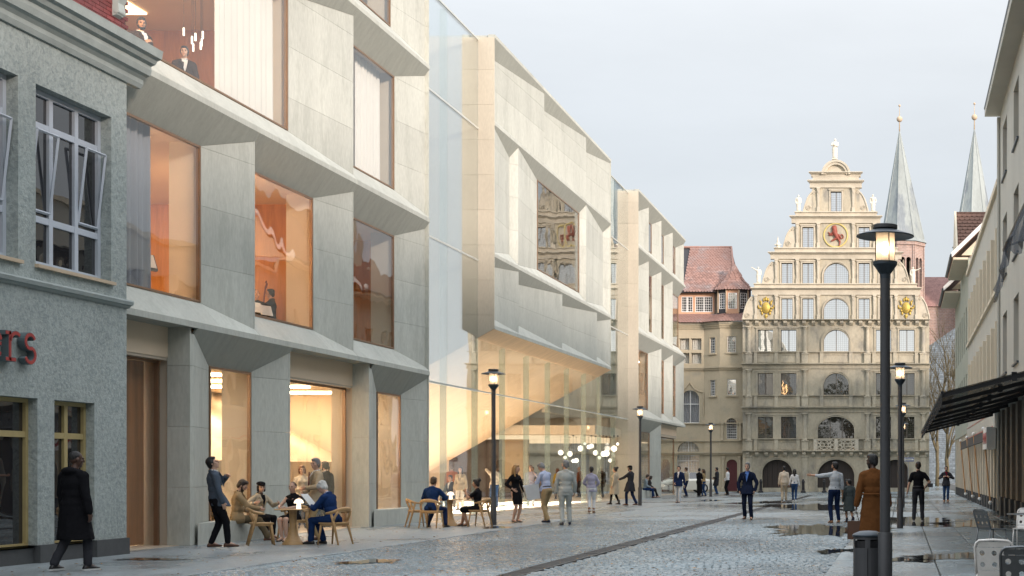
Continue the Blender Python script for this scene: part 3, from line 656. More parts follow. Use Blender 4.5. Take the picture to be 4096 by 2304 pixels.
# ================================================================== generic wall with openings
def wall_holes(mb, mp, u0, u1, v0, v1, holes, depth, edge=True):
    """Wall face in (u,v) with openings; mp(u,v,w) -> point, w = depth into the wall. hole: (u0,u1,v0,v1) or (.., rise) for an arched head."""
    us = sorted({u0, u1} | {h[0] for h in holes} | {h[1] for h in holes}); vs_ = sorted({v0, v1} | {h[2] for h in holes} | {h[3] for h in holes})
    us = [u for u in us if u0-1e-6 <= u <= u1+1e-6]; vs_ = [v for v in vs_ if v0-1e-6 <= v <= v1+1e-6]
    for a, b in zip(us[:-1], us[1:]):
        run = None
        for c, d in zip(vs_[:-1], vs_[1:]):
            inside = any(h[0]-1e-6 <= a and b <= h[1]+1e-6 and h[2]-1e-6 <= c and d <= h[3]+1e-6 for h in holes)
            if inside:
                if run: mb.add([mp(a,run[0],0),mp(b,run[0],0),mp(b,run[1],0),mp(a,run[1],0)], [(0,1,2,3)]); run = None
            else: run = (run[0], d) if run else (c, d)
        if run: mb.add([mp(a,run[0],0),mp(b,run[0],0),mp(b,run[1],0),mp(a,run[1],0)], [(0,1,2,3)])
    for h in holes:
        a, b, c, d = h[:4]
        if len(h) > 4:
            rise = h[4]; s = d - rise; uc = (a+b)/2; r = (b-a)/2; N = 12
            arc = [(uc - r*math.cos(math.pi*k/(2*N)), s + rise*math.sin(math.pi*k/(2*N))) for k in range(2*N+1)]
            for k in range(N): mb.add([mp(a,d,0), mp(*arc[k],0), mp(*arc[k+1],0)], [(0,1,2)])
            for k in range(N, 2*N): mb.add([mp(b,d,0), mp(*arc[k],0), mp(*arc[k+1],0)], [(0,1,2)])
            ring = [(b, c)] + [(b, s)] + arc[::-1][1:-1] + [(a, s), (a, c)]
        else: ring = [(b,c),(b,d),(a,d),(a,c)]
        for p, q in zip(ring, ring[1:] + ring[:1]): mb.add([mp(*p,0), mp(*q,0), mp(*q,depth), mp(*p,depth)], [(0,1,2,3)])
    if edge:
        for p, q in (((u0,v0),(u1,v0)),((u1,v0),(u1,v1)),((u1,v1),(u0,v1)),((u0,v1),(u0,v0))): mb.add([mp(*p,0), mp(*q,0), mp(*q,depth), mp(*p,depth)], [(0,1,2,3)])
def ubox(mb, mp, u0, u1, v0, v1, w0, w1):
    ps = [mp(u,v,w) for w in (w0,w1) for u, v in ((u0,v0),(u1,v0),(u1,v1),(u0,v1))]
    return mb.add(ps, [(0,1,2,3),(7,6,5,4),(0,4,5,1),(1,5,6,2),(2,6,7,3),(3,7,4,0)])
def window(parent, mp, u0, u1, v0, v1, w, frame_m, pane_m, fw=.06, cols=1, rows=(), lattice=None, bar=.03, name='window'):
    """A window set at depth w: frame with mullions (own mesh) > pane, lattice."""
    f = MB()
    ubox(f, mp, u0, u0+fw, v0, v1, w-.05, w+.05); ubox(f, mp, u1-fw, u1, v0, v1, w-.05, w+.05)
    ubox(f, mp, u0+fw, u1-fw, v0, v0+fw, w-.05, w+.05); ubox(f, mp, u0+fw, u1-fw, v1-fw, v1, w-.05, w+.05)
    for k in range(1, cols):
        u = u0 + (u1-u0)*k/cols; ubox(f, mp, u-bar, u+bar, v0+fw, v1-fw, w-.045, w+.045)
    for r in rows:
        v = v0 + (v1-v0)*r; ubox(f, mp, u0+fw, u1-fw, v-bar, v+bar, w-.04, w+.04)
    o = f.build(name, frame_m, parent)
    g = MB(); ubox(g, mp, u0+fw*.5, u1-fw*.5, v0+fw*.5, v1-fw*.5, w+.006, w+.014); g.build('pane', pane_m, o)
    if lattice:
        du, dv, t, lm = lattice; l = MB()
        n = max(2, round((u1-u0)/du)); m = max(2, round((v1-v0)/dv))
        for k in range(1, n): u = u0+(u1-u0)*k/n; ubox(l, mp, u-t, u+t, v0+fw, v1-fw, w-.012, w+.004)
        for k in range(1, m): v = v0+(v1-v0)*k/m; ubox(l, mp, u0+fw, u1-fw, v-t, v+t, w-.010, w+.003)
        l.build('lattice', lm, o)
    return o
# ================================================================== GREY STUCCO BUILDING (left edge)
M['stucco'] = mat('grey_scraped_stucco', (.39,.43,.41), .9, var=.12, vscale=.7, bump=1.0, bscale=13, col2=(.30,.34,.33), c2scale=13, c2lo=.45, c2hi=.6, fine=.12, fscale=22)
M['moulding'] = mat('grey_green_moulding', (.36,.40,.385), .8, var=.12, vscale=3, bump=.2, bscale=20)
M['plinth'] = mat('dark_plinth', (.075,.078,.08), .7, var=.15, vscale=6)
M['red_brick'] = mat('red_glazed_brick', (.19,.045,.045), .55, var=.2, vscale=8, rand=.3)
M['white_frame'] = mat('pale_painted_frame', (.52,.56,.62), .5, var=.06)
M['ochre_frame'] = mat('ochre_painted_frame', (.42,.33,.15), .55, var=.1, vscale=6)
M['beige_sill'] = mat('beige_sill', (.55,.43,.30), .7)
M['dark_pane'] = glass_mat('dark_window_glass', (.5,.5,.5), .09, .85, 4, body=(.02,.02,.022), bodyfac=.93, wave=.15, wscale=.7)
M['red_letter'] = mat('red_sign_enamel', (.36,.045,.04), .4)
M['letter_side'] = mat('dark_sign_side', (.10,.13,.14), .5)
GB = thing('stucco_building', 'grey scraped stucco shop building with red brick band under heavy cornice', 'building', (-14.35, 25, 0))
XN, YN0, YN1 = -14.35, 13.0, 26.86
mpN = lambda u, v, w: (XN - w, u, v)          # u along the street, v up
holes_up = [(24.04, 26.34, 4.97, 7.96), (20.9, 23.56, 4.97, 7.96), (17.7, 20.3, 4.97, 7.96)]
holes_gr = [(24.57, 25.79, .26, 2.74), (22.4, 24.09, .26, 2.74), (20.2, 21.9, .26, 2.74)]
w = MB(); wall_holes(w, mpN, YN0, YN1, .30, 4.55, [(a,b,max(c,.30),d) for a,b,c,d in holes_gr], .32); wall_holes(w, mpN, YN0, YN1, 4.68, 8.8, holes_up, .32)
w.box(XN-9, XN-.3, YN1-.25, YN1-.001, 0, 12.5)
w.build('wall', M['stucco'], GB)
pl = MB(); hs = sorted([(a,b) for a,b,_,_ in holes_gr]); cur = YN0
for a, b in hs + [(YN1+.02, 0)]:
    MB().box(XN-.35, XN+.05, cur, min(a, YN1+.02), -.02, .30).build('plinth', M['plinth'], GB); cur = b
for a, b, c, d in holes_gr: MB().box(XN-.3, XN-.06, a+.002, b-.002, 0, .255).build('threshold', M['plinth'], GB)
def mould(prof, y0, y1, name, m='moulding'):   # horizontal moulding: profile [(out, z)] swept along the street
    n = len(prof); vs = [(XN+o, y, z) for y in (y0, y1) for o, z in prof]
    MB().add(vs, [(i, i+1, n+i+1, n+i) for i in range(n-1)] + [tuple(range(n))[::-1], tuple(range(n, 2*n))]).build(name, M[m], GB)
mould([(-.05,4.55),(.03,4.55),(.05,4.59),(.09,4.60),(.11,4.66),(.10,4.69),(-.05,4.72)], YN0, YN1+.06, 'string_course')
mould([(-.05,8.72),(.05,8.72),(.09,8.80),(.09,8.88),(.15,8.93),(.22,8.96),(.25,9.06),(.24,9.14),(.32,9.17),(.36,9.24),(.44,9.27),(.46,9.38),(.47,9.42),(.20,9.46),(-.1,9.50)], YN0, YN1+.42, 'cornice')
mould([(-.05,10.42),(.18,10.42),(.26,10.50),(.30,10.52),(.31,10.62),(.1,10.66),(-.05,10.7)], YN0, YN1+.1, 'upper_ledge')
MB().box(XN-.30, XN-.02, YN0, YN1, 9.45, 10.45).build('brick_backing', M['plinth'], GB)
MB().box(XN-.30, XN+.02, YN0, YN1, 10.66, 12.5).build('upper_wall', M['moulding'], GB)
for i in range(4):
    yc = 26.45 - i*2.05
    mb = MB(); pts = [(XN, 10.42), (XN+.26, 10.42), (XN+.27, 10.32), (XN+.20, 10.20), (XN+.12, 10.05), (XN+.14, 9.92), (XN+.10, 9.84), (XN, 9.80)]
    mb.prism([(x, yc-.11, z) for x, z in pts], (0,.22,0)); mb.tube([(XN+.2,yc-.125,10.33),(XN+.2,yc+.125,10.33)], .06, 10); mb.tube([(XN+.1,yc-.125,9.9),(XN+.1,yc+.125,9.9)], .045, 10)
    mb.box(XN-.02, XN+.32, yc-.15, yc+.15, 10.42, 10.47)
    mb.build('bracket', M['moulding'], GB)
bm_ = [MB().box(-.03, .025, -.115, .115, -.0325, .0325).mesh('brick', M['red_brick']), MB().box(-.03, .025, -.0575, .0575, -.0325, .0325).mesh('brick', M['red_brick'])]
for r_ in range(12):
    y = YN0 + 9.2 + (r_ % 2)*.12
    while y < YN1 - .13:
        link('brick', bm_[0], GB, loc=(XN - .005 + rnd.uniform(-.003,.003), y+.12, 9.52 + r_*.075)); y += .24
for a, b, c, d in holes_up:
    f = window(GB, mpN, a+.004, b-.004, c+.004, d-.004, .24, M['white_frame'], M['dark_pane'], .09, 3, (.27, .80), bar=.055)
    for k in (0, 2):       # tilted-open sashes
        ua = a + .14 + (b-a-.1)/3*k; ub = ua + (b-a)/3 - .16; va, vb = c + .95, d - .72
        s = MB(); T = .15
        q = lambda u, t, dw=0: (XN - .24 + .03 + T*t + dw, u, va + (vb-va)*t)
        for (p0, p1) in (((ua,0),(ua,1)),((ub,0),(ub,1)),((ua,0),(ub,0)),((ua,1),(ub,1))): s.tube([q(*p0), q(*p1)], .028, 4)
        s.build('tilted_sash', M['white_frame'], f)
    MB().box(XN-.02, XN+.07, a-.03, b+.05, c-.06, c-.004).build('sill', M['beige_sill'], GB)
for a, b, c, d in holes_gr:
    window(GB, mpN, a+.004, b-.004, c+.004, d-.004, .20, M['ochre_frame'], M['dark_pane'], .07, 2, (.76,), bar=.05)
MB().box(XN-9, XN-.36, YN0, YN1-.3, 0, 12.4).build('core', M['plinth'], GB)
# sign letters "ers": round slab-serif letters as deep boxes
def arc(cu, cv, ru, rv, a0, a1, n=18): return [(cu + ru*math.cos(R(a0+(a1-a0)*k/n)), cv + rv*math.sin(R(a0+(a1-a0)*k/n))) for k in range(n+1)]
def stroke(mb, pts, t, w0, w1):
    pts = [Vector((p[0], p[1])) for p in pts]; L = []; Rr = []
    for i, p in enumerate(pts):
        dv = (pts[min(i+1,len(pts)-1)] - pts[max(i-1,0)]).normalized(); nrm = Vector((-dv.y, dv.x)); L.append(p+nrm*t/2); Rr.append(p-nrm*t/2)
    for i in range(len(pts)-1): mb.prism([mpN(L[i].x,L[i].y,w0), mpN(Rr[i].x,Rr[i].y,w0), mpN(Rr[i+1].x,Rr[i+1].y,w0), mpN(L[i+1].x,L[i+1].y,w0)], (w0-w1,0,0))
def letter(paths):
    rt = []
    side = MB(); face = MB()
    for p in paths: stroke(side, p, .072, -.02, -.13); stroke(face, p, .054, -.1305, -.14)
    o = side.build('letter', M['letter_side'], SG); face.build('letter_face', M['red_letter'], o)
SG = thing('shop_sign', 'red slab serif sign letters ers on the grey stucco wall', 'sign', (XN, 23.6, 3.3))
zb_, h_ = 3.30, .46; zc_ = zb_ + h_/2
letter([arc(22.70, zc_, .21, .23, 20, 330), [(22.51,zc_+.02),(22.90,zc_+.02)]])
letter([[(23.13,zb_),(23.13,zb_+h_)], [(23.02,zb_+.02),(23.28,zb_+.02)], [(23.02,zb_+h_-.02),(23.15,zb_+h_-.02)], arc(23.29, zb_+h_-.17, .15, .16, 170, 50, 10)])
letter([arc(23.67, zb_+h_-.115, .125, .115, 20, 270, 14) + arc(23.67, zb_+.125, .135, .12, 90, -160, 14)[1:]])
# ================================================================== GEWANDHAUS (stepped gable front closing the street)
YG = 108.0; SG_ = YG/F; KC = 1.8114
gx = lambda c: (2900 + c/KC - VX)*SG_
za_ = lambda c: EYE + (VY - (500 + c/KC))*SG_      # upper crop rows
zb_ = lambda c: EYE + (VY - (1250 + c/KC))*SG_     # lower crop rows
GW = thing('gabled_hall', 'sandstone hall with tall stepped renaissance gable at the end of the street', 'building', (-5, YG, 0))
mpG = lambda u, v, w: (u, YG + w, v)
def gmp(off): return lambda u, v, w: (u, YG - off + w, v)
M['win_sky'] = glass_mat('leaded_glass_high_mirror', (.3,.3,.3), .96, .04, 3, body=(.03,.03,.03), bodyfac=1., wave=.06, wscale=.8)  # mirror raised so the panes read as bright reflected sky
M['win_dark'] = glass_mat('old_glass_low_mirror', (.3,.3,.3), .20, .5, 3, body=(.03,.028,.025), bodyfac=1., wave=.12, wscale=.8)  # mirror lowered to imitate dark tree reflections in the lower rows
M['lead'] = mat('lead_came', (.14,.12,.10), .6)
M['dark_door'] = mat('dark_oak_door', (.035,.026,.022), .6, var=.3, vscale=3, stretch=(6,6,.3))
M['red_lion'] = mat('red_painted_relief', (.30,.075,.05), .6)
M['gold'] = mat('gilding', (.52,.37,.09), .5, metal=.5, var=.15, vscale=8)
M['yellow_ring'] = mat('yellow_ring', (.58,.48,.18), .6)
wall = MB(); trims = []
LAT = (.16, .14, .004, M['lead'])
# --- main body: three window storeys over an arcade
wx = [(237,348),(405,517),(1093,1204),(1262,1373)]
rows_ = [(125,282),(440,597),(755,912)]
arch = [(713,897),(713,897),(672,937)]
holes = []
for (t, b), (al, ar) in zip(rows_, arch):
    holes += [(gx(a), gx(c), zb_(b), zb_(t)) for a, c in wx]
    rr = (gx(ar)-gx(al))/2; rr = min(rr, .92*(zb_(t)-zb_(b))*.68 if al == 672 else rr)
    holes.append((gx(al), gx(ar), zb_(b), zb_(t), rr))
doors = [(270,487),(670,937),(1150,1325)]
for a, c in doors: holes.append((gx(a), gx(c), 0.02, zb_(1065), min((gx(c)-gx(a))/2*.9, zb_(1065)*.62)))
wall_holes(wall, mpG, gx(128), gx(1480), 0, zb_(50), holes, .38)
# --- gable tiers
tiers = [(212,1400,1232,1410),(358,1250,972,1150),(510,1100,712,890),(630,975,455,630)]
thol = []
for (x0, x1, t, b) in tiers: pass
for yt, yb in ((1257,1408),(1000,1148)):
    hs = [(gx(a), gx(c), za_(yb), za_(yt)) for a, c in ((408,490),(560,642),(967,1048),(1120,1200))]
    hs.append((gx(713), gx(895), za_(yb), za_(yt), (gx(895)-gx(713))/2)); thol.append(hs)
thol.append([(gx(a), gx(c), za_(888), za_(740)) for a, c in ((560,642),(967,1048))]); thol.append([(gx(765), gx(845), za_(628), za_(482))])
for (x0, x1, t, b), hs in zip(tiers, thol): wall_holes(wall, mpG, gx(x0), gx(x1), za_(b), za_(t), hs, .38)
wall.build('wall', M['sand'], GW)
bk = MB(); bk.box(gx(130), gx(1478), YG+.42, YG+22, 0, zb_(50)-.02)
for (x0, x1, t, b) in tiers: bk.box(gx(x0)+.02, gx(x1)-.02, YG+.42, YG+.9, za_(b)-.1, za_(t))
bk.build('core', M['dark_door'], GW)
MB().prism([(gx(150),YG+.95,zb_(50)),(gx(1460),YG+.95,zb_(50)),(gx(803),YG+.95,za_(620))], (0,20,0)).build('roof', mat('distant_red_tiles', (.30,.13,.09), .8, var=.2, vscale=6), GW)
# --- windows with leaded lights
def gwin(h, m, cols=2, fw=.035):
    window(GW, mpG, h[0]+.003, h[1]-.003, h[2]+.003, h[3]-.003, .24, M['lead'], m, fw, cols, (), LAT, bar=.028)
hi = 0
for r_ in range(3):
    for k in range(5):
        gwin(holes[hi], M['win_sky'] if r_ == 0 else M['win_dark'], 2 if not (r_ == 2 and k == 4) else 3); hi += 1
for hs in thol:
    for h in hs: gwin(h, M['win_sky'])
for a, c in doors:
    d = MB(); u0, u1 = gx(a), gx(c); n = 6
    for k in range(n): d.box(u0 + (u1-u0)*k/n + .01, u0 + (u1-u0)*(k+1)/n - .01, YG+.30, YG+.36, .32, zb_(1065)+.02)
    d.box(u0, u1, YG+.37, YG+.40, .02, zb_(1065)+.02); d.build('door', M['dark_door'], GW)
    MB().box(u0+.002, u1-.002, YG+.05, YG+.41, 0.0, .30).build('threshold', M['sand'], GW)
# --- mouldings: each cornice a box with stepped profile
def cornice(x0, x1, ztop, zbot, out, m='sand_pale', name='cornice', steps=3):
    mb = MB()
    for i in range(steps):
        f = (i+1)/steps; z0 = zbot + (ztop-zbot)*i/steps; z1 = zbot + (ztop-zbot)*(i+1)/steps
        mb.box(gx(x0) - .0 + (1-f)*out*.6, gx(x1) - (1-f)*out*.6, YG - out*f, YG+.05, z0 + (.0005 if i else 0), z1)
    mb.build(name, M[m], GW)
for t, b, x0, x1, o in ((343,362,608,998,.34),(403,425,598,1008,.36),(660,681,468,1140,.34),(922,941,312,1293,.36),(1180,1197,185,1427,.36)): cornice(x0, x1, za_(t), za_(b), o)
for t, b, x0, x1 in ((375,402,635,970),(425,455,615,990),(681.5,711.5,482,1125),(941.5,971.5,330,1280),(1197.5,1231.5,195,1415),(362.5,374.5,625,982)): 
    MB().box(gx(x0), gx(x1), YG-.10, YG+.35, za_(b), za_(t)).build('frieze', M['sand_pale'], GW)
for t, b, x0, x1 in ((630,656,505,1105),(890,917,355,1255),(1150,1176,208,1395)):
    mb = MB(); mb.box(gx(x0), gx(x1), YG-.26, YG+.4, za_(t+7), za_(t)); mb.box(gx(x0)+.06, gx(x1)-.06, YG-.16, YG+.35, za_(b+4), za_(t+7.01)); mb.build('ledge', M['sand_pale'], GW)
for t, b in ((368,384),(683,700)):
    cornice(118, 1492, zb_(t), zb_(b), .30, 'sand'); MB().box(gx(126), gx(1484), YG-.07, YG+.1, zb_(b+23), zb_(b+.3)).build('frieze', M['sand'], GW)
for t, b in ((282,293),(598,608),(913,922)): cornice(128, 1482, zb_(t), zb_(b), .16, 'sand', 'sill_band', 2)
cornice(124, 1487, zb_(50), zb_(62), .34, 'sand'); cornice(124, 1487, zb_(1000), zb_(1013), .34, 'sand')
# corbels under the two console bands
cm_ = MB(); cm_.prism([(-.13,0,0),(-.13,-.28,0),(-.13,-.27,-.14),(-.13,-.1,-.30),(-.13,0,-.34)], (.26,0,0)); cme = cm_.mesh('corbel', M['sand'])
for zz in (zb_(62.5), zb_(1013.5)):
    for k in range(20): link('corbel', cme, GW, loc=(gx(165 + k*68.2), YG-.001, zz))
# architraves round rectangular windows; archivolts round arched ones
def architrave(h, t=.12, o=.07, m='sand'):
    mb = MB(); a, b, c, d = h[:4]
    mb.box(a-t, a-.002, YG-o, YG+.06, c-.02, d+t); mb.box(b+.002, b+t, YG-o, YG+.06, c-.02, d+t); mb.box(a-.001, b+.001, YG-o, YG+.06, d+.003, d+t); mb.box(a-t-.05, b+t+.05, YG-o-.05, YG+.05, d+t+.002, d+t+.09)
    mb.build('architrave', M[m], GW)
def archivolt(h, t=.17, o=.09, m='sand'):
    a, b, c, d, rise = h; s = d-rise; uc = (a+b)/2; r = (b-a)/2; N = 26; mb = MB()
    pin = [(b, c), (b, s)] + [(uc + r*math.cos(math.pi*k/N), s + rise*math.sin(math.pi*k/N)) for k in range(1, N)] + [(a, s), (a, c)]
    pout = [(b+t, c), (b+t, s)] + [(uc + (r+t)*math.cos(math.pi*k/N), s + (rise+t)*math.sin(math.pi*k/N)) for k in range(1, N)] + [(a-t, s), (a-t, c)]
    for i in range(len(pin)-1):
        p = [pin[i], pout[i], pout[i+1], pin[i+1]]; mb.prism([(x, YG-o, z) for x, z in p], (0, o+.03, 0))
        q = [((pin[i][0]*.35+pout[i][0]*.65), (pin[i][1]*.35+pout[i][1]*.65)), pout[i], pout[i+1], ((pin[i+1][0]*.35+pout[i+1][0]*.65), (pin[i+1][1]*.35+pout[i+1][1]*.65))]
        mb.prism([(x, YG-o-.05, z) for x, z in q], (0, .049, 0))
    mb.build('archivolt', M[m], GW)
for i, h in enumerate(holes): (archivolt if len(h) > 4 else architrave)(h)
for hs in thol:
    for h in hs: (archivolt if len(h) > 4 else architrave)(h, .10, .06, 'sand_pale')
# engaged columns on the storeys, pilasters on the gable
def column(cx, z0, z1, r=.15):
    mb = MB(); x = gx(cx); h = z1-z0
    mb.box(x-.24, x+.24, YG-.22, YG+.02, z0, z0+h*.24); mb.box(x-.28, x+.28, YG-.26, YG+.02, z0+h*.24+.001, z0+h*.27)
    mb.lathe([(r*1.25,z0+h*.27),(r*1.3,z0+h*.29),(r,z0+h*.31),(r*1.05,z0+h*.5),(r*.85,z1-.26),(r*1.1,z1-.24),(r*.9,z1-.2),(r*1.35,z1-.12),(r*1.4,z1-.08)], (x, YG-.1, 0), 12)
    mb.box(x-.25, x+.25, YG-.26, YG+.02, z1-.08, z1); mb.build('column', M['sand'], GW, smooth=30)
for cx in (175, 580, 1033, 1436):
    for t, b in ((98,367),(410,682),(726,999)): column(cx, zb_(b)+.002, zb_(t)-.002)
    mb = MB(); x = gx(cx); mb.box(x-.2, x+.2, YG-.12, YG+.02, 0, zb_(1046)); mb.box(x-.26, x+.26, YG-.17, YG+.02, zb_(1046), zb_(1036)); mb.box(x-.25, x+.25, YG-.16, YG+.02, 0.001, .5); mb.build('pilaster', M['sand'], GW)
def pilaster(cx, t, b, m='sand_pale'):
    x = gx(cx); z1, z0 = za_(t)-.003, za_(b)+.003; h = z1-z0; mb = MB()
    mb.box(x-.115, x+.115, YG-.13, YG+.02, z0, z0+h*.2); mb.add([(x-.07,YG-.10,z0+h*.2),(x+.07,YG-.10,z0+h*.2),(x+.07,YG+.02,z0+h*.2),(x-.07,YG+.02,z0+h*.2),(x-.11,YG-.17,z1-.1),(x+.11,YG-.17,z1-.1),(x+.11,YG+.02,z1-.1),(x-.11,YG+.02,z1-.1)],
        [(3,2,1,0),(4,5,6,7),(0,1,5,4),(1,2,6,5),(2,3,7,6),(3,0,4,7)]); mb.box(x-.14, x+.14, YG-.2, YG+.02, z1-.1, z1); mb.box(x-.045, x+.045, YG-.185, YG-.1, z1-.42, z1-.22); mb.build('pilaster', M[m], GW)
for cxs, t, b in (((224,373,525,678,931,1084,1240,1389),1232,1410),((373,525,678,931,1084,1240),972,1150),((525,678,931,1084),712,890),((678,931),455,630)):
    for cx in cxs: pilaster(cx, t, b)
# recessed panels below the windows: raised frames, and the pierced balcony front
for t, b in ((300,362),(616,678),(930,994)):
    for a, c in wx + ([(713,897)] if t != 930 else []):
        mb = MB(); u0, u1, v0, v1 = gx(a), gx(c), zb_(b), zb_(t); f = .07
        mb.box(u0, u1, YG-.05, YG+.02, v1-f, v1); mb.box(u0, u1, YG-.05, YG+.02, v0, v0+f); mb.box(u0, u0+f, YG-.049, YG+.02, v0+f, v1-f); mb.box(u1-f, u1, YG-.049, YG+.02, v0+f, v1-f); mb.build('panel_frame', M['sand'], GW)
    for cc in (222, 372, 530, 1080, 1232, 1388, 700, 912):
        mb = MB(); x = gx(cc); mb.box(x-.13, x+.13, YG-.12, YG+.02, zb_(b+5), zb_(t-8)); mb.box(x-.15, x+.15, YG-.14, YG+.02, zb_(t-8), zb_(t-16)); mb.build('pedestal', M['sand'], GW)
for a, c in ((662,776),(836,948)):
    mb = MB(); u0, u1, v0, v1 = gx(a), gx(c), zb_(1000), zb_(922); uc, vc = (u0+u1)/2, (v0+v1)/2; rr = (v1-v0)/2
    def ring(cu, cv, r, n=18):
        mb.tube([(cu + r*math.cos(6.2832*k/n), YG-.16, cv + r*math.sin(6.2832*k/n)) for k in range(n+1)], .035, 5)
    ring(uc, vc, rr*.85); ring(uc-.14, vc, .15); ring(uc+.14, vc, .15)
    for sx in (-1, 1):
        ring(uc+sx*.62, vc+.17, .14); ring(uc+sx*.62, vc-.17, .14); ring(uc+sx*.36, vc+.25, .10); ring(uc+sx*.36, vc-.25, .10); ring(uc+sx*.40, vc, .11)
    mb.box(u0-.02, u1+.02, YG-.2, YG-.12, v1-.05, v1+.03); mb.box(u0-.02, u1+.02, YG-.2, YG-.12, v0-.02, v0+.05); mb.build('balustrade', M['sand_pale'], GW)
for xx in (655, 806, 955): MB().box(gx(xx)-.13, gx(xx)+.13, YG-.24, YG+.02, zb_(1001), zb_(918)).build('pedestal', M['sand_pale'], GW)
# scroll volutes at the steps
def volute(x_in, x_out, t, b):
    u0, u1 = gx(x_in), gx(x_out); v0, v1 = za_(b)+.003, za_(t)-.003; pts = []
    for k in range(15):
        s = k/14; cv = .5-.5*math.cos(math.pi*s)
        pts.append((u0 + (u1-u0)*(.30 + .70*(1 - s)**.55*(1 if s < .6 else 1)) if False else u0 + (u1-u0)*(1 - .82*(s**1.1*(1-.25*math.sin(math.pi*s)))), v0 + (v1-v0)*(s**.75 if s < 1 else 1)))
    poly = [(u0, v0)] + pts + [(u0, v1)]
    if u1 < u0: poly = poly[::-1]
    mb = MB(); mb.prism([(p[0], YG+.02, p[1]) for p in poly], (0,.3,0))
    mb.tube([(p[0], YG+.0, p[1]) for p in pts], .055, 6)
    w_ = abs(u1-u0)
    for cu, cv, r in ((u0 + (u1-u0)*.62, v0+.30, .2), (u0 + (u1-u0)*.22, v1-.2, .12)):
        mb.tube([(cu + (r*(1-k/26))*math.cos(k*.6), YG-.01, cv + (r*(1-k/26))*math.sin(k*.6)) for k in range(22)], .03, 5)
    mb.build('volute', M['sand_pale'], GW)
for a, b, t, bb in ((212,128,1240,1410),(1400,1483,1240,1410),(358,272,990,1150),(1250,1335,990,1150),(510,422,735,890),(1100,1187,735,890),(665,568,470,630),(942,1037,470,630)): volute(a, b, t, bb)
# crowning arched pediment
cu, cv = gx(805), za_(362); N = 24
for r0, r1, o in ((.72*105/105, 1.0, .22),):
    ro = 105/KC*SG_; ri = 72/KC*SG_; mb = MB()
    for k in range(N):
        a0, a1 = math.pi*k/N, math.pi*(k+1)/N
        mb.prism([(cu+r*math.cos(a), YG-.22, cv+r*math.sin(a)) for r, a in ((ri,a0),(ro,a0),(ro,a1),(ri,a1))], (0,.5,0))
        mb.prism([(cu+r*math.cos(a), YG-.30, cv+r*math.sin(a)) for r, a in ((ro*.86,a0),(ro,a0),(ro,a1),(ro*.86,a1))], (0,.08,0))
    mb.prism([(cu+ri*math.cos(math.pi*k/N), YG, cv+ri*math.sin(math.pi*k/N)) for k in range(N+1)], (0,.25,0)); mb.build('pediment', M['sand_pale'], GW)
# lion medallion
mc = Vector((gx(802), YG, za_(800))); rm = 90/KC*SG_
mb = MB(); mb.tube([(mc.x+rm*.95*math.cos(6.2832*k/40), YG-.03, mc.z+rm*.95*math.sin(6.2832*k/40)) for k in range(41)], .06, 6); med = mb.build('medallion', M['yellow_ring'], GW)
mb = MB(); L = lambda x, y: (gx(x), YG-.07, za_(y))
def lc(a, b, ra, rb): mb.cap(L(*a), L(*b), ra/KC*SG_, rb/KC*SG_, 8)
lc((793,772),(812,815),17,14); lc((790,748),(796,768),15,17); lc((786,738),(779,745),9,6); lc((797,738),(803,775),11,12)
lc((783,778),(765,792),7,5); lc((765,792),(750,780),5,4); lc((788,790),(772,800),6,5); lc((772,800),(754,798),4,4)
lc((810,818),(790,832),11,8); lc((790,832),(772,842),7,5); lc((818,818),(834,848),10,6); lc((834,848),(828,872),5,5); lc((824,800),(836,812),9,7)
for k in range(11):
    a0, a1 = -1.9+k*.55, -1.9+(k+1)*.55
    if k < 9: lc((845+13*math.cos(a0), 810+15*math.sin(a0)), (845+13*math.cos(a1), 810+15*math.sin(a1)), 3.4, 3.4)
mb.build('lion', M['red_lion'], med, smooth=True)
# gilded cartouches
for cx in (298, 1313):
    mb = MB(); C = Vector((gx(cx), YG-.05, za_(1325))); q = 1/KC*SG_
    mb.ell(C, (30*q, .10, 42*q)); mb.ell(C+Vector((0,-.06,0)), (20*q,.07,28*q))
    for sx in (-1, 1):
        for (x, z, rx, rz) in ((36,34,7,18),(44,-2,14,7),(28,-40,8,13),(16,58,6,15),(56,10,5,12),(34,-20,8,10),(44,48,4,9)): mb.ell(C+Vector((sx*x*q,0,z*q)), (rx*q,.07,rz*q), n=8, m=6)
    for (z, rx, rz) in ((62,12,14),(-58,13,13),(-70,6,8),(74,6,8)): mb.ell(C+Vector((0,0,z*q)), (rx*q,.08,rz*q), n=8, m=6)
    mb.build('cartouche', M['gold'], GW, smooth=True)
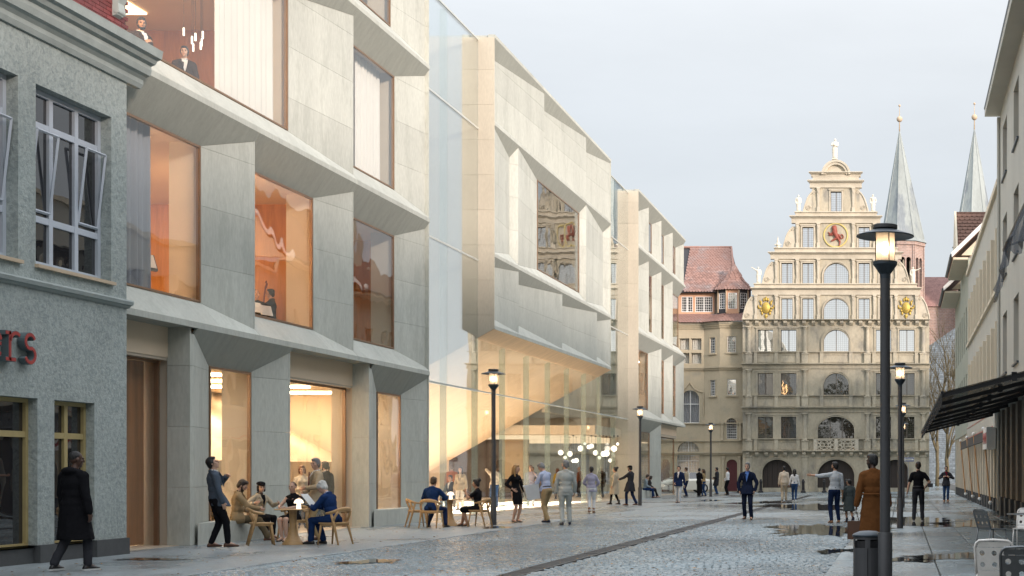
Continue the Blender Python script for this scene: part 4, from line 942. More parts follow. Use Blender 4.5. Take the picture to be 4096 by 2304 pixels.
# stone figures on the steps
def statue(label, cx, t, b, arm=None, lean=0.):
    x = gx(cx); z0 = za_(b); h = za_(t) - z0; s = h/1.0; T = thing('statue', label, 'statue', (x, YG-.02, z0), 0, 'stone figures on the stepped gable')
    mb = MB(); V = lambda a, b_, c: (a*s, b_*s, c*s)
    mb.cap(V(-.03,0,.1),V(-.035,0,.52),.085*s,.10*s); mb.cap(V(.05,-.03,.08),V(.04,0,.5),.07*s,.10*s); mb.cap(V(0,0,.5),V(0+lean,0,.74),.10*s,.125*s); mb.cap(V(-.1+lean,0,.79),V(.1+lean,0,.79),.055*s,.055*s)
    mb.cap(V(lean,-.01,.82),V(lean,-.01,.87),.04*s,.04*s)
    for sx in (-1, 1):
        tgt = (arm or {}).get(sx, ((sx*.17, -.02, .6), (sx*.12, -.09, .48)))
        mb.cap(V(sx*.13+lean,0,.79),V(*tgt[0]),.042*s,.035*s); mb.cap(V(*tgt[0]),V(*tgt[1]),.034*s,.026*s)
    for k in range(7): a = k*.9; mb.cap(V(.11*math.cos(a),.09*math.sin(a),.1),V(.10*math.cos(a+.3),.09*math.sin(a+.3),.55),.022*s,.02*s)
    o = mb.build('body', M['statue'], T, world=False)
    md = o.modifiers.new('r','REMESH'); md.mode = 'VOXEL'; md.voxel_size = .022*s; sm_ = o.modifiers.new('s','SMOOTH'); sm_.iterations = 3; md.use_smooth_shade = True
    MB().ell(V(lean,-.015,.935),(.052*s,.06*s,.068*s)).build('head', M['statue'], T, True, world=False)
    MB().box(-.13*s,.13*s,-.13*s,.13*s,0,.035*s).build('base', M['statue'], T, world=False)
statue('slender white stone figure on top of the arched gable crown', 795, 100, 252, {-1: ((-.15,-.1,.66), (-.02,-.14,.72)), 1: ((.14,-.1,.63), (.02,-.13,.66))}, .02)
statue('draped stone figure on the left step beside the top gable window', 532, 507, 630)
statue('stone figure with one leg forward on the right step beside the top window', 1072, 503, 630, {1: ((.19,.02,.63), (.15,-.08,.5))})
statue('stone figure raising an arm on the lowest left gable step', 242, 1028, 1150, {-1: ((-.25,-.03,.88), (-.42,-.05,.98))})
statue('stone figure stretching an arm outward on the lowest right gable step', 1362, 1028, 1150, {1: ((.28,-.03,.82), (.46,-.05,.92))})
T = thing('obelisk_finial', 'small pale stone obelisk finial on the left gable step', 'finial', (gx(383), YG, za_(890)))
mb = MB(); mb.lathe([(.16,0),(.18,.06),(.10,.12),(.2,.2),(.2,.26),(.11,.32),(.12,.34),(.005,.86)], (0,0,0), 4); mb.build('spike', M['statue'], T, world=False)
for k in range(4): MB().ell((.2*math.cos(k*1.57),.2*math.sin(k*1.57),.23), .06, n=8, m=6).build('knob', M['statue'], T, world=False)

# ================================================================== TURRETED WING beside it
YW = 110.0; sW = YW/F; K3 = 2.415
wxp = lambda c: (2400 + c/K3 - VX)*sW
wz3 = lambda c: EYE + (VY - (900 + c/K3))*sW
wz4 = lambda c: EYE + (VY - (1480 + c/K3))*sW
WB = thing('turret_house', 'beige rendered corner house with red scalloped tile roof and small turret', 'building', (wxp(1000), YW, 0))
M['render_beige'] = mat('beige_render', (.47,.405,.29), .9, var=.10, vscale=.9, fine=.05, fscale=14, bump=.25, bscale=14, col2=(.36,.33,.26), c2scale=.6, c2lo=.55, c2hi=.72)
M['orange_render'] = mat('salmon_render', (.58,.34,.22), .9, var=.06)
M['timber_dark'] = mat('dark_timber', (.035,.035,.04), .7)
M['tile'] = mat('clay_scale_tile', (.29,.17,.14), .8, var=.18, vscale=6, rand=.22, col2=(.27,.215,.205), c2scale=.8, c2lo=.5, c2hi=.7)
M['white_paint'] = mat('white_paint', (.74,.74,.72), .5)
M['wine_door'] = mat('wine_red_door', (.11,.025,.03), .5, var=.15, vscale=3, stretch=(8,8,.4))
mpW = lambda u, v, w: (u, YW + w, v)
xa, xb, xc = -32.0, wxp(1005), wxp(1400)
z_eave = wz3(965)
wl_h = [(wxp(765), wxp(862), wz3(1208), wz3(1095)), (wxp(880), wxp(980), wz3(1208), wz3(1095)), (wxp(765), wxp(862), wz3(1340), wz3(1235)), (wxp(880), wxp(980), wz3(1340), wz3(1235)),
        (wxp(780), wxp(960), wz4(512), wz4(195), (wxp(960)-wxp(780))/2*1.1), (wxp(745), wxp(960), .55, wz4(690), (wxp(960)-wxp(745))/2)]
pit = wxp(960)-wxp(745) + 1.1
wl_h += [(wxp(745)-k*pit, wxp(960)-k*pit, .55, wz4(690), (wxp(960)-wxp(745))/2) for k in (1,2,3)] + [(wxp(780)-k*pit, wxp(960)-k*pit, wz4(512), wz4(195), (wxp(960)-wxp(780))/2*1.1) for k in (1,2,3)]
w = MB(); wall_holes(w, mpW, xa, xb, 0, z_eave-.1, wl_h, .35)
# projecting stair bay: slanted face and front face, 0.9 m forward
YP = YW - .9; xm = wxp(1172)
def mpS(u, v, k):                                  # slanted face between (xb, YW) and (xm, YP)
    t = (u-xb)/(xm-xb); return (u + k*.5, YW + (YP-YW)*t + k*.85, v)
hs_s = [(wxp(1068), wxp(1125), wz3(1243), wz3(1093)), (wxp(1070), wxp(1125), wz4(252), wz4(100))]
wall_holes(w, mpS, xb, xm, 0, z_eave-.1, hs_s, .25)
mpF = lambda u, v, k: (u, YP + k, v)
hs_f = [(wxp(1245), wxp(1325), wz3(1238), wz3(1085)), (wxp(1245), wxp(1327), wz4(248), wz4(95)), (wxp(1237), wxp(1335), wz4(668), wz4(465), .5)]
dr = (wxp(1235), wxp(1338), .03, wz4(865), .35)
wall_holes(w, mpF, xm, xc, 0, z_eave-.1, hs_f + [dr], .25)
w.build('wall', M['render_beige'], WB)
MB().box(xa+.1, xc-.05, YW+.45, YW+16, 0, z_eave).build('core', M['dark_door'], WB)
WLAT = (.17, .2, .012, M['white_paint'])
for h in wl_h[:4]:
    o = window(WB, mpW, h[0], h[1], h[2], h[3], .2, M['sand_pale'], M['pane'], .04)
def drape(parent, x0, x1, z0, z1, y, m):
    n = int((x1-x0)/.16*6); vs = []
    for i in range(n+1): x = x0+(x1-x0)*i/n; dy = .04*math.sin(i*2*math.pi/6); vs += [(x,y+dy,z0),(x,y+dy,z1)]
    MB().add(vs, [(2*i,2*i+2,2*i+3,2*i+1) for i in range(n)]).build('curtain', m, parent, True)
for h in wl_h[:4]: drape(WB, h[0], h[1], h[2], h[3], YW+.33, M['curtain'])
for h in wl_h[4:]:
    window(WB, mpW, h[0], h[1], h[2], h[3], .2, M['white_paint'], M['pane'], .05, 2, (.58,) if h[2] > 2 else (.55,), (.2,.22,.012,M['white_paint']) if h[2] < 2 else None, bar=.03); drape(WB, h[0], h[1], h[2], h[3], YW+.34, M['curtain_grey'] if h[2] > 2 else M['curtain'])
for h in hs_s: window(WB, mpS, h[0], h[1], h[2], h[3], .12, M['white_paint'], M['dark_pane'], .04, 1, (), WLAT)
for h, m in zip(hs_f, (M['win_sky'], M['win_sky'], M['dark_pane'])): window(WB, mpF, h[0], h[1], h[2], h[3], .12, M['white_paint'], m, .04, 1, (), WLAT)
d_ = MB(); n = 5
for k in range(n): d_.box(dr[0]+(dr[1]-dr[0])*k/n+.008, dr[0]+(dr[1]-dr[0])*(k+1)/n-.008, YP+.16, YP+.2, .05, dr[3])
d_.box(dr[0], dr[1], YP+.205, YP+.23, .03, dr[3]); d_.build('door', M['wine_door'], WB)
def wband(z0, z1, o, name='string_course', m='render_beige'):
    mb = MB()
    mb.box(xa, xb-.02, YW-o, YW+.02, z0, z1)
    mb.prism([(xb-.02,YW-o,z0),(xm-.02,YP-o,z0),(xm-.02,YP+.02,z0),(xb-.02,YW+.02,z0)], (0,0,z1-z0)); mb.box(xm-.02, xc+.02, YP-o, YP+.02, z0, z1); mb.build(name, M[m], WB)
wband(wz3(1003), wz3(985), .10); wband(wz3(985)+.002, wz3(968), .2, 'cornice'); wband(wz3(968)+.002, wz3(945), .3, 'cornice', 'sand')
wband(wz3(1405), wz3(1388), .10); wband(wz3(1388)+.002, wz3(1368), .2); wband(wz4(523), wz4(512)-.01, .1)
wband(wz4(822), wz4(806), .12); wband(wz4(806)+.002, wz4(790), .22); wband(wz4(690), wz4(680), .12)
for h in [(wxp(1237), wxp(1335), wz4(668), wz4(465))]:
    mb = MB()
    for sx, u in ((-1, h[0]-.3), (1, h[1]+.3)): mb.lathe([(.14,h[2]-.1),(.11,h[2]),(.10,h[3]-.6),(.15,h[3]-.5),(.17,h[3]-.4)], (u, YP-.08, 0), 10); mb.box(u-.18, u+.18, YP-.2, YP+.01, h[3]-.4, h[3]-.32)
    N = 14; uc = (h[0]+h[1])/2; r = (h[1]-h[0])/2
    mb.tube([(uc+(r+.08)*math.cos(math.pi*k/N), YP-.05, h[3]-.5+(r*1.0+.12)*math.sin(math.pi*k/N)) for k in range(N+1)], .07, 6); mb.build('window_surround', M['render_beige'], WB)
mb = MB()
for u in (dr[0]-.22, dr[1]+.22): mb.lathe([(.16,0),(.16,.3),(.11,.35),(.10,wz4(870)),(.16,wz4(850)),(.17,wz4(835))], (u, YP-.08, 0), 10)
mb.build('door_surround', M['render_beige'], WB)
for h in hs_s[:0]: pass
for h, mp_ in [(hs_f[0], mpF), (hs_f[1], mpF), (hs_s[0], mpS), (hs_s[1], mpS)]:
    mb = MB(); ubox(mb, mp_, h[0]-.12, h[1]+.12, h[2]-.12, h[2]-.003, -.12, .02); ubox(mb, mp_, h[0]-.07, h[0]-.002, h[2], h[3]+.07, -.03, .02); ubox(mb, mp_, h[1]+.002, h[1]+.07, h[2], h[3]+.07, -.03, .02); ubox(mb, mp_, h[0]-.001, h[1]+.001, h[3]+.003, h[3]+.07, -.03, .02); mb.build('sill', M['render_beige'], WB)
# ogee hood above the tall arched window
mb = MB(); uc = (wxp(780)+wxp(960))/2; pts = [(wxp(1000),wz4(430)),(wxp(1000),wz4(215)),(wxp(955),wz4(205)),(wxp(915),wz4(185)),(wxp(880),wz4(140)),(wxp(866),wz4(118)),(wxp(850),wz4(140)),(wxp(815),wz4(185)),(wxp(770),wz4(205))]
mb.tube([(p[0], YW-.04, p[1]) for p in pts], .06, 6); mb.build('hood_mould', M['render_beige'], WB)
# attic storey in salmon render with white windows, dark timber oriel
za1, za0 = wz3(640), wz3(852)
att = MB(); ha = [(wxp(770), wxp(880), wz3(828), wz3(678)), (wxp(905), wxp(1072), wz3(828), wz3(678))]
wall_holes(att, lambda u, v, k: (u, YW+.9+k, v), xa, wxp(1120), za0-.2, za1, ha, .15); att.build('attic_wall', M['orange_render'], WB)
for h in ha: window(WB, lambda u, v, k: (u, YW+.9+k, v), h[0], h[1], h[2], h[3], .06, M['white_paint'], M['dark_pane'], .05, 2, (), (.17,.2,.012,M['white_paint']), bar=.04)
# oriel: half-octagon
oc = Vector((wxp(1285), YW+.9, 0)); ro_ = (wxp(1440)-wxp(1110))/2
ang = [R(-180+a) for a in (0, 45, 135, 180)]
px_ = [(oc.x + ro_*x, oc.y - ro_*.75*y_) for x, y_ in ((-1,0),(-.62,.9),(.12,1.0),(.62,.9),(1,0))]
px_ = [(wxp(1108), YW+.9), (wxp(1135), YW+.35), (wxp(1220), YW-.05), (wxp(1342), YW-.05), (wxp(1425), YW+.35), (wxp(1446), YW+.9)]
kinds = ['timber_dark','timber_dark','orange_render','timber_dark','timber_dark']
for i in range(5):
    (x0, y0), (x1, y1) = px_[i], px_[i+1]; Lg = math.hypot(x1-x0, y1-y0); ux, uy = (x1-x0)/Lg, (y1-y0)/Lg
    mp_ = (lambda x0, y0, ux, uy: (lambda u, v, k: (x0+ux*u-uy*k, y0+uy*u+ux*k, v)))(x0, y0, ux, uy)
    hh = [(Lg*.14, Lg*.86, wz3(808), wz3(655))] if i in (1,2,3) else []
    mb = MB(); wall_holes(mb, mp_, 0, Lg, wz3(850)-.2, wz3(612), hh, .1); mb.build('oriel_wall', M[kinds[i]], WB)
    for h in hh: window(WB, mp_, h[0], h[1], h[2], h[3], .04, M['white_paint'], M['win_sky'] if i == 2 else M['dark_pane'], .035, 1, (), (.17,.2,.012,M['white_paint']))
    mb = MB(); mb.tube([(x0,y0-.04,wz3(845)),(x0,y0-.04,wz3(618))], .045, 6); mb.build('post', M['beige_sill'], WB)
MB().box(wxp(1130), wxp(1430), YW+.4, YW+1.4, wz3(850)-.2, wz3(612)).build('oriel_core', M['timber_dark'], WB)
mb = MB(); mb.tube([(wxp(1105),YW+.8,wz3(612)),(wxp(1140),YW+.2,wz3(612)),(wxp(1215),YW-.15,wz3(610)),(wxp(1348),YW-.15,wz3(610)),(wxp(1432),YW+.25,wz3(612)),(wxp(1452),YW+.9,wz3(614))], .06, 6); mb.tube([(wxp(1098),YW+.82,wz3(640)),(wxp(1098),YW+.82,wz3(860))], .04, 6); mb.build('gutter', M['timber_dark'], WB)
# scalloped tiles
def tile_mesh(w, h, t=.018):
    pts = [(-w/2,0),(w/2,0),(w/2,-h*.62)] + [(w/2*math.cos(a), -h*.62 - h*.38*math.sin(a)) for a in (R(30),R(65),R(90),R(115),R(150))] + [(-w/2,-h*.62)]
    return MB().prism([(x, 0, z) for x, z in pts], (0,-t,0))
tcount = [0]; rest = MB(); TW, TH = .225, .30
tmeshes = [tile_mesh(TW*.97, TH*1.25).mesh('roof_tile', M['tile']) for _ in range(2)]
def put_tile(p, ax, down, nrm, scale=1.):
    Mx = Matrix((ax, -nrm, -down)).transposed().to_4x4(); Mx.translation = p
    if tcount[0] < 300:
        o = link('roof_tile', tmeshes[tcount[0] % 2], WB); o.matrix_local = Matrix.Translation(-Vector(WB.location)) @ Mx @ Matrix.Scale(scale, 4); tcount[0] += 1
    else:
        tm = tile_mesh(TW*.97*scale, TH*1.25*scale); rest.add([Mx @ Vector(v) for v in tm.v], tm.f)
def tile_roof(A, B, C, D, rowh=.17, vis=None):       # A,B eave left/right; D,C ridge left/right
    A, B, C, D = map(Vector, (A,B,C,D)); n = (B-A).cross(D-A).normalized()
    if n.y > 0: n = -n
    MB().poly([A + n*-.03, B - n*.03, C - n*.03, D - n*.03]).build('roof_deck', M['timber_dark'], WB)
    rows = int(((D-A).length)/rowh)
    for r_ in range(rows):
        t = (r_ + .9)/rows
        l, rr = A.lerp(D, t), B.lerp(C, t); Lw = (rr-l).length; k = int(Lw/TW)
        ax = (rr-l).normalized(); down = ((A-D).normalized()); down = (down - ax*down.dot(ax)).normalized()
        tilt = (n*.10 + down).normalized(); nn = ax.cross(tilt).normalized()
        if nn.dot(n) < 0: nn = -nn
        for c in range(k+1):
            x = (c + (.5 if r_ % 2 else 0))*TW
            if x > Lw: continue
            if vis and (l+ax*x).x < vis: continue
            put_tile(l + ax*x + n*(.03+rnd.uniform(0,.008)), ax, tilt, nn)
ridge_z = wz3(130)
tile_roof((wxp(700),YW+.55,wz3(628)), (wxp(1290),YW+.55,wz3(628)), (wxp(1195),YW+4.6,ridge_z), (wxp(700),YW+4.6,ridge_z), .175, wxp(800))
MB().prism([(wxp(600),YW+.5,wz3(630)),(wxp(1300),YW+.5,wz3(630)),(wxp(1300),YW+10,wz3(630)),(wxp(600),YW+10,wz3(630))],(0,0,-.12)).build('eaves', M['timber_dark'], WB)
MB().poly([(wxp(1290),YW+.55,wz3(628)),(wxp(1290),YW+9,wz3(628)),(wxp(1195),YW+4.6,ridge_z)]).build('roof_deck', M['tile'], WB)
MB().tube([(wxp(700),YW+4.6,ridge_z+.05),(wxp(1200),YW+4.6,ridge_z+.05),(wxp(1300),YW+.5,wz3(600))], .10, 6).build('ridge', M['tile'], WB)
# turret roof: concave pyramid of tiles
ap = Vector((wxp(1285), YW+1.0, wz3(365)))
basep = [Vector((x + (x-oc.x)*.1, y_-.12, wz3(612))) for x, y_ in px_]
for i in range(5):
    A, B = basep[i], basep[i+1]; mid_a, mid_b = A.lerp(ap, .5) - Vector((0,0,.25)), B.lerp(ap, .5) - Vector((0,0,.25))
    for (p, q, r2, s2) in ((A, B, mid_b, mid_a), (mid_a, mid_b, ap+Vector((.04,0,0)), ap-Vector((.04,0,0)))): tile_roof(p, q, r2, s2, .17)
mb = MB(); 
for p in basep: mb.tube([p, p.lerp(ap,.5)-Vector((0,0,.22)), ap+Vector((0,0,.03))], [.05,.05,.06], 6)
mb.build('hip_ridge', M['tile'], WB)
# skirt roof under the attic
tile_roof((wxp(700),YW-.35,wz3(943)), (wxp(1010),YW-.35,wz3(943)), (wxp(1110),YW+.9,wz3(852)), (wxp(700),YW+.9,wz3(852)), .17, wxp(712))
tile_roof((wxp(1010),YW-.4,wz3(943)), (wxp(1160),YP-.35,wz3(943)), (wxp(1225),YW+.2,wz3(846)), (wxp(1110),YW+.9,wz3(850)), .17)
tile_roof((wxp(1160),YP-.35,wz3(943)), (wxp(1395),YP-.35,wz3(940)), (wxp(1400),YW+.3,wz3(843)), (wxp(1225),YW+.3,wz3(846)), .17)
rest.build('roof_tiles', M['tile'], WB, kind='stuff')

# ================================================================== CHURCH with two spires, far behind
YC = 200.0
cp = lambda px, py: at_y(px, py, YC)
M['spire'] = mat('weathered_lead_spire', (.33,.365,.355), .7, var=.22, vscale=.35, stretch=(1,1,.3), fine=.10, fscale=5, col2=(.22,.25,.27), c2scale=.5, c2lo=.5, c2hi=.6)
M['church_brick'] = brick_mat('old_church_brick', (.42,.28,.23), (.34,.24,.21), (.45,.40,.36), 1.0, .5, .22, 'XZ')
M['church_tile'] = mat('church_roof_tiles', (.33,.19,.17), .85, var=.25, vscale=1.5, fine=.15, fscale=6)
CH = thing('church', 'brick church with two tall weathered spires behind the gabled hall', 'building', (2, YC, 0))
for apx, apy, bx0, bx1, by, twz in ((3598,505,3524,3697,962,None),(3902,497,3822,3985,975,None)):
    a = cp(apx, apy); b0, b1 = cp(bx0, by), cp(bx1, by); cx = (b0.x+b1.x)/2; cyy = YC + 3; rr = (b1.x-b0.x)/2*1.04; zb0 = b0.z
    prof = [(rr*1.12, 0), (rr*1.0, .035), (rr*.93, .10), (rr*.015, 1.0)]
    n = 8; vs = []
    for r_, t in prof:
        for k in range(n): w_ = 6.2832*(k+.5)/n + .15; vs.append((cx+(a.x-cx)*t + r_*math.cos(w_), cyy+r_*math.sin(w_), zb0+(a.z-zb0)*t))
    MB().add(vs, [(i*n+k, i*n+(k+1) % n, (i+1)*n+(k+1) % n, (i+1)*n+k) for i in range(3) for k in range(n)] + [tuple(range(3*n,4*n))]).build('spire', M['spire'], CH)
    rb = MB()
    for k in range(n): rb.tube([vs[n+k], vs[2*n+k], vs[3*n+k]], [.09,.09,.04], 5)
    rb.build('ridge_roll', M['spire'], CH)
    f = MB(); f.tube([(a.x,cyy,a.z-.5),(a.x,cyy,a.z+3.7)], [.10,.03], 6); f.ell((a.x,cyy,a.z+1.7), .42); f.ell((a.x,cyy,a.z+3.6), .17); f.build('finial', M['gold'] if False else M['beige_sill'], CH, True)
    # octagonal belfry with paired arched lights
    for k in range(8):
        w0, w1 = 6.2832*(k+.5)/8 + .15, 6.2832*(k+1.5)/8 + .15; q = rr*.98
        x0, y0, x1, y1 = cx+q*math.cos(w0), cyy+q*math.sin(w0), cx+q*math.cos(w1), cyy+q*math.sin(w1); Lg = math.hypot(x1-x0, y1-y0); ux, uy = (x1-x0)/Lg, (y1-y0)/Lg
        if (uy*1 > 0 and False): continue
        mp_ = (lambda x0, y0, ux, uy: (lambda u, v, w: (x0+ux*u-uy*w, y0+uy*u+ux*w, v)))(x0, y0, ux, uy)
        hh = [(Lg*.18, Lg*.46, zb0-6.2, zb0-2.2, .4), (Lg*.54, Lg*.82, zb0-6.2, zb0-2.2, .4)]
        mb = MB(); wall_holes(mb, mp_, 0, Lg, zb0-20, zb0, hh, .5, edge=False); mb.build('belfry_wall', M['church_brick'], CH)
        mb = MB(); ubox(mb, mp_, -.1, Lg+.1, zb0-.5, zb0-.05, -.2, .2); ubox(mb, mp_, 0, .18, zb0-20, zb0-.55, -.12, .1); ubox(mb, mp_, Lg-.18, Lg, zb0-20, zb0-.55, -.12, .1); mb.build('corner_strip', M['church_brick'], CH)
    MB().lathe([(rr*.6, 0), (rr*.6, zb0-.5)], (cx, cyy, 0), 8).build('belfry_core', M['win_dark'], CH)
r0, r1 = cp(3660, 1073), cp(3860, 1073); e0 = cp(3660, 1212)
mb = MB(); mb.prism([(r0.x,YC+4,e0.z),(r0.x,YC+9,r0.z),(r0.x,YC+14,e0.z)], (16,0,0)); mb.build('nave_roof', M['church_tile'], CH)
MB().box(r0.x-.5, r0.x+16, YC+4.3, YC+13, 0, e0.z).build('nave_wall', M['church_brick'], CH)

# ================================================================== STONE HOUSE end wall at the far end of the street
YS_ = 186.0
M['rubble'] = brick_mat('grey_rubble_stone', (.20,.24,.27), (.13,.16,.185), (.09,.10,.11), 1.0, .55, .26, 'XZ', bump=1.0, var=.5)
sp_ = lambda px, py: at_y(px, py, YS_)
SH = thing('stone_house', 'tall blue grey rubble stone wall closing the footway in the distance', 'building', (5, YS_, 0))
p0, p1, p2, p3 = sp_(3640,1932), sp_(3850,1932), sp_(3850,1290), sp_(3640,1520)
mb = MB(); mb.prism([(p0.x-2,YS_,-.1),(p1.x+6,YS_,-.1),(p2.x+6,YS_,sp_(0,1240).z),(sp_(3822,0).x,YS_,sp_(0,1310).z),(sp_(3722,0).x,YS_,sp_(0,1380).z),(p0.x-2,YS_,sp_(0,1400).z)], (0,9,0)); mb.build('wall', M['rubble'], SH)
# bare tree in front of it
def bare_tree(label, base, h, seed, lean, mt, spread=.5, levels=5, group=None):
    r = random.Random(seed); T = thing('bare_tree', label, 'tree', base, 0, group); tr = MB(); tw = MB()
    def grow(p, d, L, rad, lev):
        n = 4; pts = [p]; dd = d.copy()
        for k in range(n):
            dd = (dd + Vector((r.uniform(-1,1), r.uniform(-1,1), r.uniform(-.3,.6)))*.16).normalized(); pts.append(pts[-1] + dd*L/n)
        (tr if lev < 2 else tw).tube(pts, [rad*(1-.12*k) for k in range(n+1)], 6 if lev < 3 else 4)
        if lev < levels:
            for k in range(3 if lev < 3 else 2):
                q = pts[r.randrange(2, n+1)]; nd = (dd + Vector((r.uniform(-1,1), r.uniform(-1,1), r.uniform(-.2,.7)))*spread*1.5).normalized(); grow(q, nd, L*r.uniform(.6,.8), rad*.55, lev+1)
            grow(pts[-1], dd, L*.78, rad*.62, lev+1)
    grow(Vector((0,0,-.1)), Vector(lean).normalized(), h*.3, h*.014, 0)
    tr.build('trunk', mt, T, True, world=False); tw.build('crown', mt, T, True, world=False); return T
M['bark'] = mat('mossy_bark', (.11,.09,.05), .9, var=.3, vscale=3)
bare_tree('bare mossy branched tree before the grey stone wall', (5.2, 165, 0), 20, 4, (.12,0,1), M['bark'], .5)
bare_tree('slim bare tree left of the stone wall beside the hall corner', (3.7, 150, 0), 16, 11, (.05,0,1), M['bark'], .42, 5)
# ================================================================== RIGHT-HAND BUILDINGS
XR = 3.6
M['pale_render'] = mat('pale_grey_render', (.44,.435,.39), .85, var=.08, vscale=.8, stretch=(1,1,.4), bump=.15, bscale=20)
M['green_render'] = mat('green_grey_render', (.33,.35,.29), .85, var=.08, vscale=1.2)
M['cream_render'] = mat('cream_render', (.62,.55,.43), .85, var=.06)
M['stone_pier'] = mat('brown_shell_limestone', (.23,.20,.16), .8, var=.18, vscale=2.5, stretch=(1,1,.5), fine=.12, fscale=18)
M['brown_tile'] = mat('brown_roof_tile', (.16,.085,.06), .8, var=.25, vscale=5)
mpR = lambda u, v, w: (XR + w, u, v)
M['reveal'] = mat('sandy_window_reveal', (.55,.44,.31), .85)
# ---- R1: tall near building
R1 = thing('render_block', 'tall pale rendered building at the right edge with narrow deep windows', 'building', (XR, 40, 0))
ys_ = [(49.4-4.95*k, 51.4-4.95*k) for k in range(16)]; zs_ = [(4.93,7.03),(8.3,10.4),(11.8,13.7)]
hs = [(a, b, c, d) for a, b in ys_ for c, d in zs_]
w = MB(); wall_holes(w, mpR, -32, 52.9, 4.25, 14.5, hs, .35); w.box(XR+.002, XR+14, 52.6, 52.899, 4.25, 14.5); w.build('wall', M['pale_render'], R1)
MB().box(XR+.45, XR+14, -32, 52.55, 0, 14.4).build('core', M['dark_door'], R1)
for h in hs:
    if h[0] < 22: continue
    window(R1, mpR, h[0]+.003, h[1]-.003, h[2]+.003, h[3]-.003, .26, M['reveal'], M['dark_pane'], .08, 1, (.65,))
    MB().box(XR-.07, XR+.1, h[0]-.06, h[1]+.06, h[2]-.06, h[2]-.004).build('sill', M['slate_metal'], R1)
MB().box(XR-.55, XR+14.3, -32.2, 53.05, 14.5, 14.78).build('eaves', M['pale_render'], R1)
MB().tube([(XR-.5,-32,14.8),(XR-.5,53.05,14.8)], .08, 8).build('gutter', M['slate_metal'], R1)
MB().box(XR-.12, XR+.6, -32, 52.9, 3.72, 4.24).build('shop_beam', M['pale_render'], R1)
MB().tube([(XR-.06,52.75,.1),(XR-.06,52.75,14.4)], .06, 8).build('downpipe', M['pale_render'], R1)
k = 0; y = 52.3
while y > 12:
    p_ = MB().box(XR-.02, XR+.5, y-.75, y, .62, 3.72).build('pier', M['stone_pier'], R1)
    MB().box(XR-.07, XR+.5, y-.79, y+.04, 0, .62).build('pier_base', M['plinth'], R1)
    if y > 16: MB().box(XR+.30, XR+.33, y-2.25, y-.8, .1, 3.7).build('shop_pane', M['dark_pane'], R1)
    y -= 2.3
# ---- R2: lower middle building with rows of windows
R2 = thing('office_block', 'pale lower building with rows of square windows and a shopfront of slim piers', 'building', (XR, 65, 0))
hs = []; 
for c, d in ((4.9,6.9),(8.3,10.3)):
    for k in range(9): hs.append((53.6+2.7*k, 55.5+2.7*k, c, d))
w = MB(); wall_holes(w, mpR, 52.92, 78, 3.9, 12.0, hs, .3); w.build('wall', M['pale_render'], R2)
MB().box(XR+.4, XR+13, 52.92, 77.9, 0, 11.9).build('core', M['dark_door'], R2)
for h in hs:
    window(R2, mpR, h[0]+.003, h[1]-.003, h[2]+.003, h[3]-.003, .2, M['timber_dark'], M['dark_pane'], .06, 2, (.7,), bar=.035)
    MB().box(XR-.16, XR+.05, h[0]-.55, h[0]-.25, h[2]-.1, h[3]+.12).build('pilaster', M['cream_render'], R2)
for c, d in ((4.9,6.9),(8.3,10.3)): MB().box(XR-.12, XR+.05, 53.3, 77.9, c-.14, c-.004).build('sill', M['cream_render'], R2); 
MB().box(XR-.12, XR+13, 52.93, 78, 12.0, 12.22).build('parapet', M['cream_render'], R2)
MB().box(XR-.06, XR+.5, 52.95, 78, 3.15, 3.9).build('fascia', M['pale_render'], R2)
MB().box(XR-.075, XR-.055, 56, 77.5, 3.22, 3.28).build('red_stripe', M['red_letter'], R2)
MB().box(XR-.075, XR-.055, 56, 77.5, 3.78, 3.81).build('red_stripe', M['red_letter'], R2)
y = 54.2; 
while y < 78:
    MB().box(XR, XR+.45, y, y+.55, .5, 3.15).build('pier', M['cream_render'], R2); MB().box(XR-.04, XR+.45, y-.03, y+.58, 0, .5).build('pier_base', M['plinth'], R2)
    MB().box(XR+.25, XR+.27, y+.6, y+1.9, .12, 3.1).build('shop_pane', M['dark_pane'], R2); y += 1.95
# ---- R3: greenish house with overhanging roofs
R3 = thing('eaves_house', 'greenish house with overhanging eaves and steep brown tiled gable roof', 'building', (XR, 87, 0))
hs = []
for c, d in ((4.9,6.9),(8.2,10.6)):
    for k in range(6): hs.append((79.6+2.8*k, 80.7+2.8*k, c, d))
w = MB(); wall_holes(w, mpR, 78.02, 96.7, 3.6, 13.0, hs, .3); w.box(XR+.002, XR+12, 96.4, 96.7, 0, 13); w.build('wall', M['green_render'], R3)
for h in hs: window(R3, mpR, h[0]+.003, h[1]-.003, h[2]+.003, h[3]-.003, .2, M['cream_render'], M['dark_pane'], .07, 1, (.6,))
MB().box(XR+.4, XR+12, 78.1, 96.3, 0, 12.9).build('core', M['dark_door'], R3)
y = 78.6
while y < 96:
    MB().box(XR+.02, XR+.45, y, y+.5, .5, 3.6).build('pier', M['cream_render'], R3); MB().box(XR, XR+.45, y-.03, y+.53, 0, .5).build('pier_base', M['plinth'], R3); y += 1.9
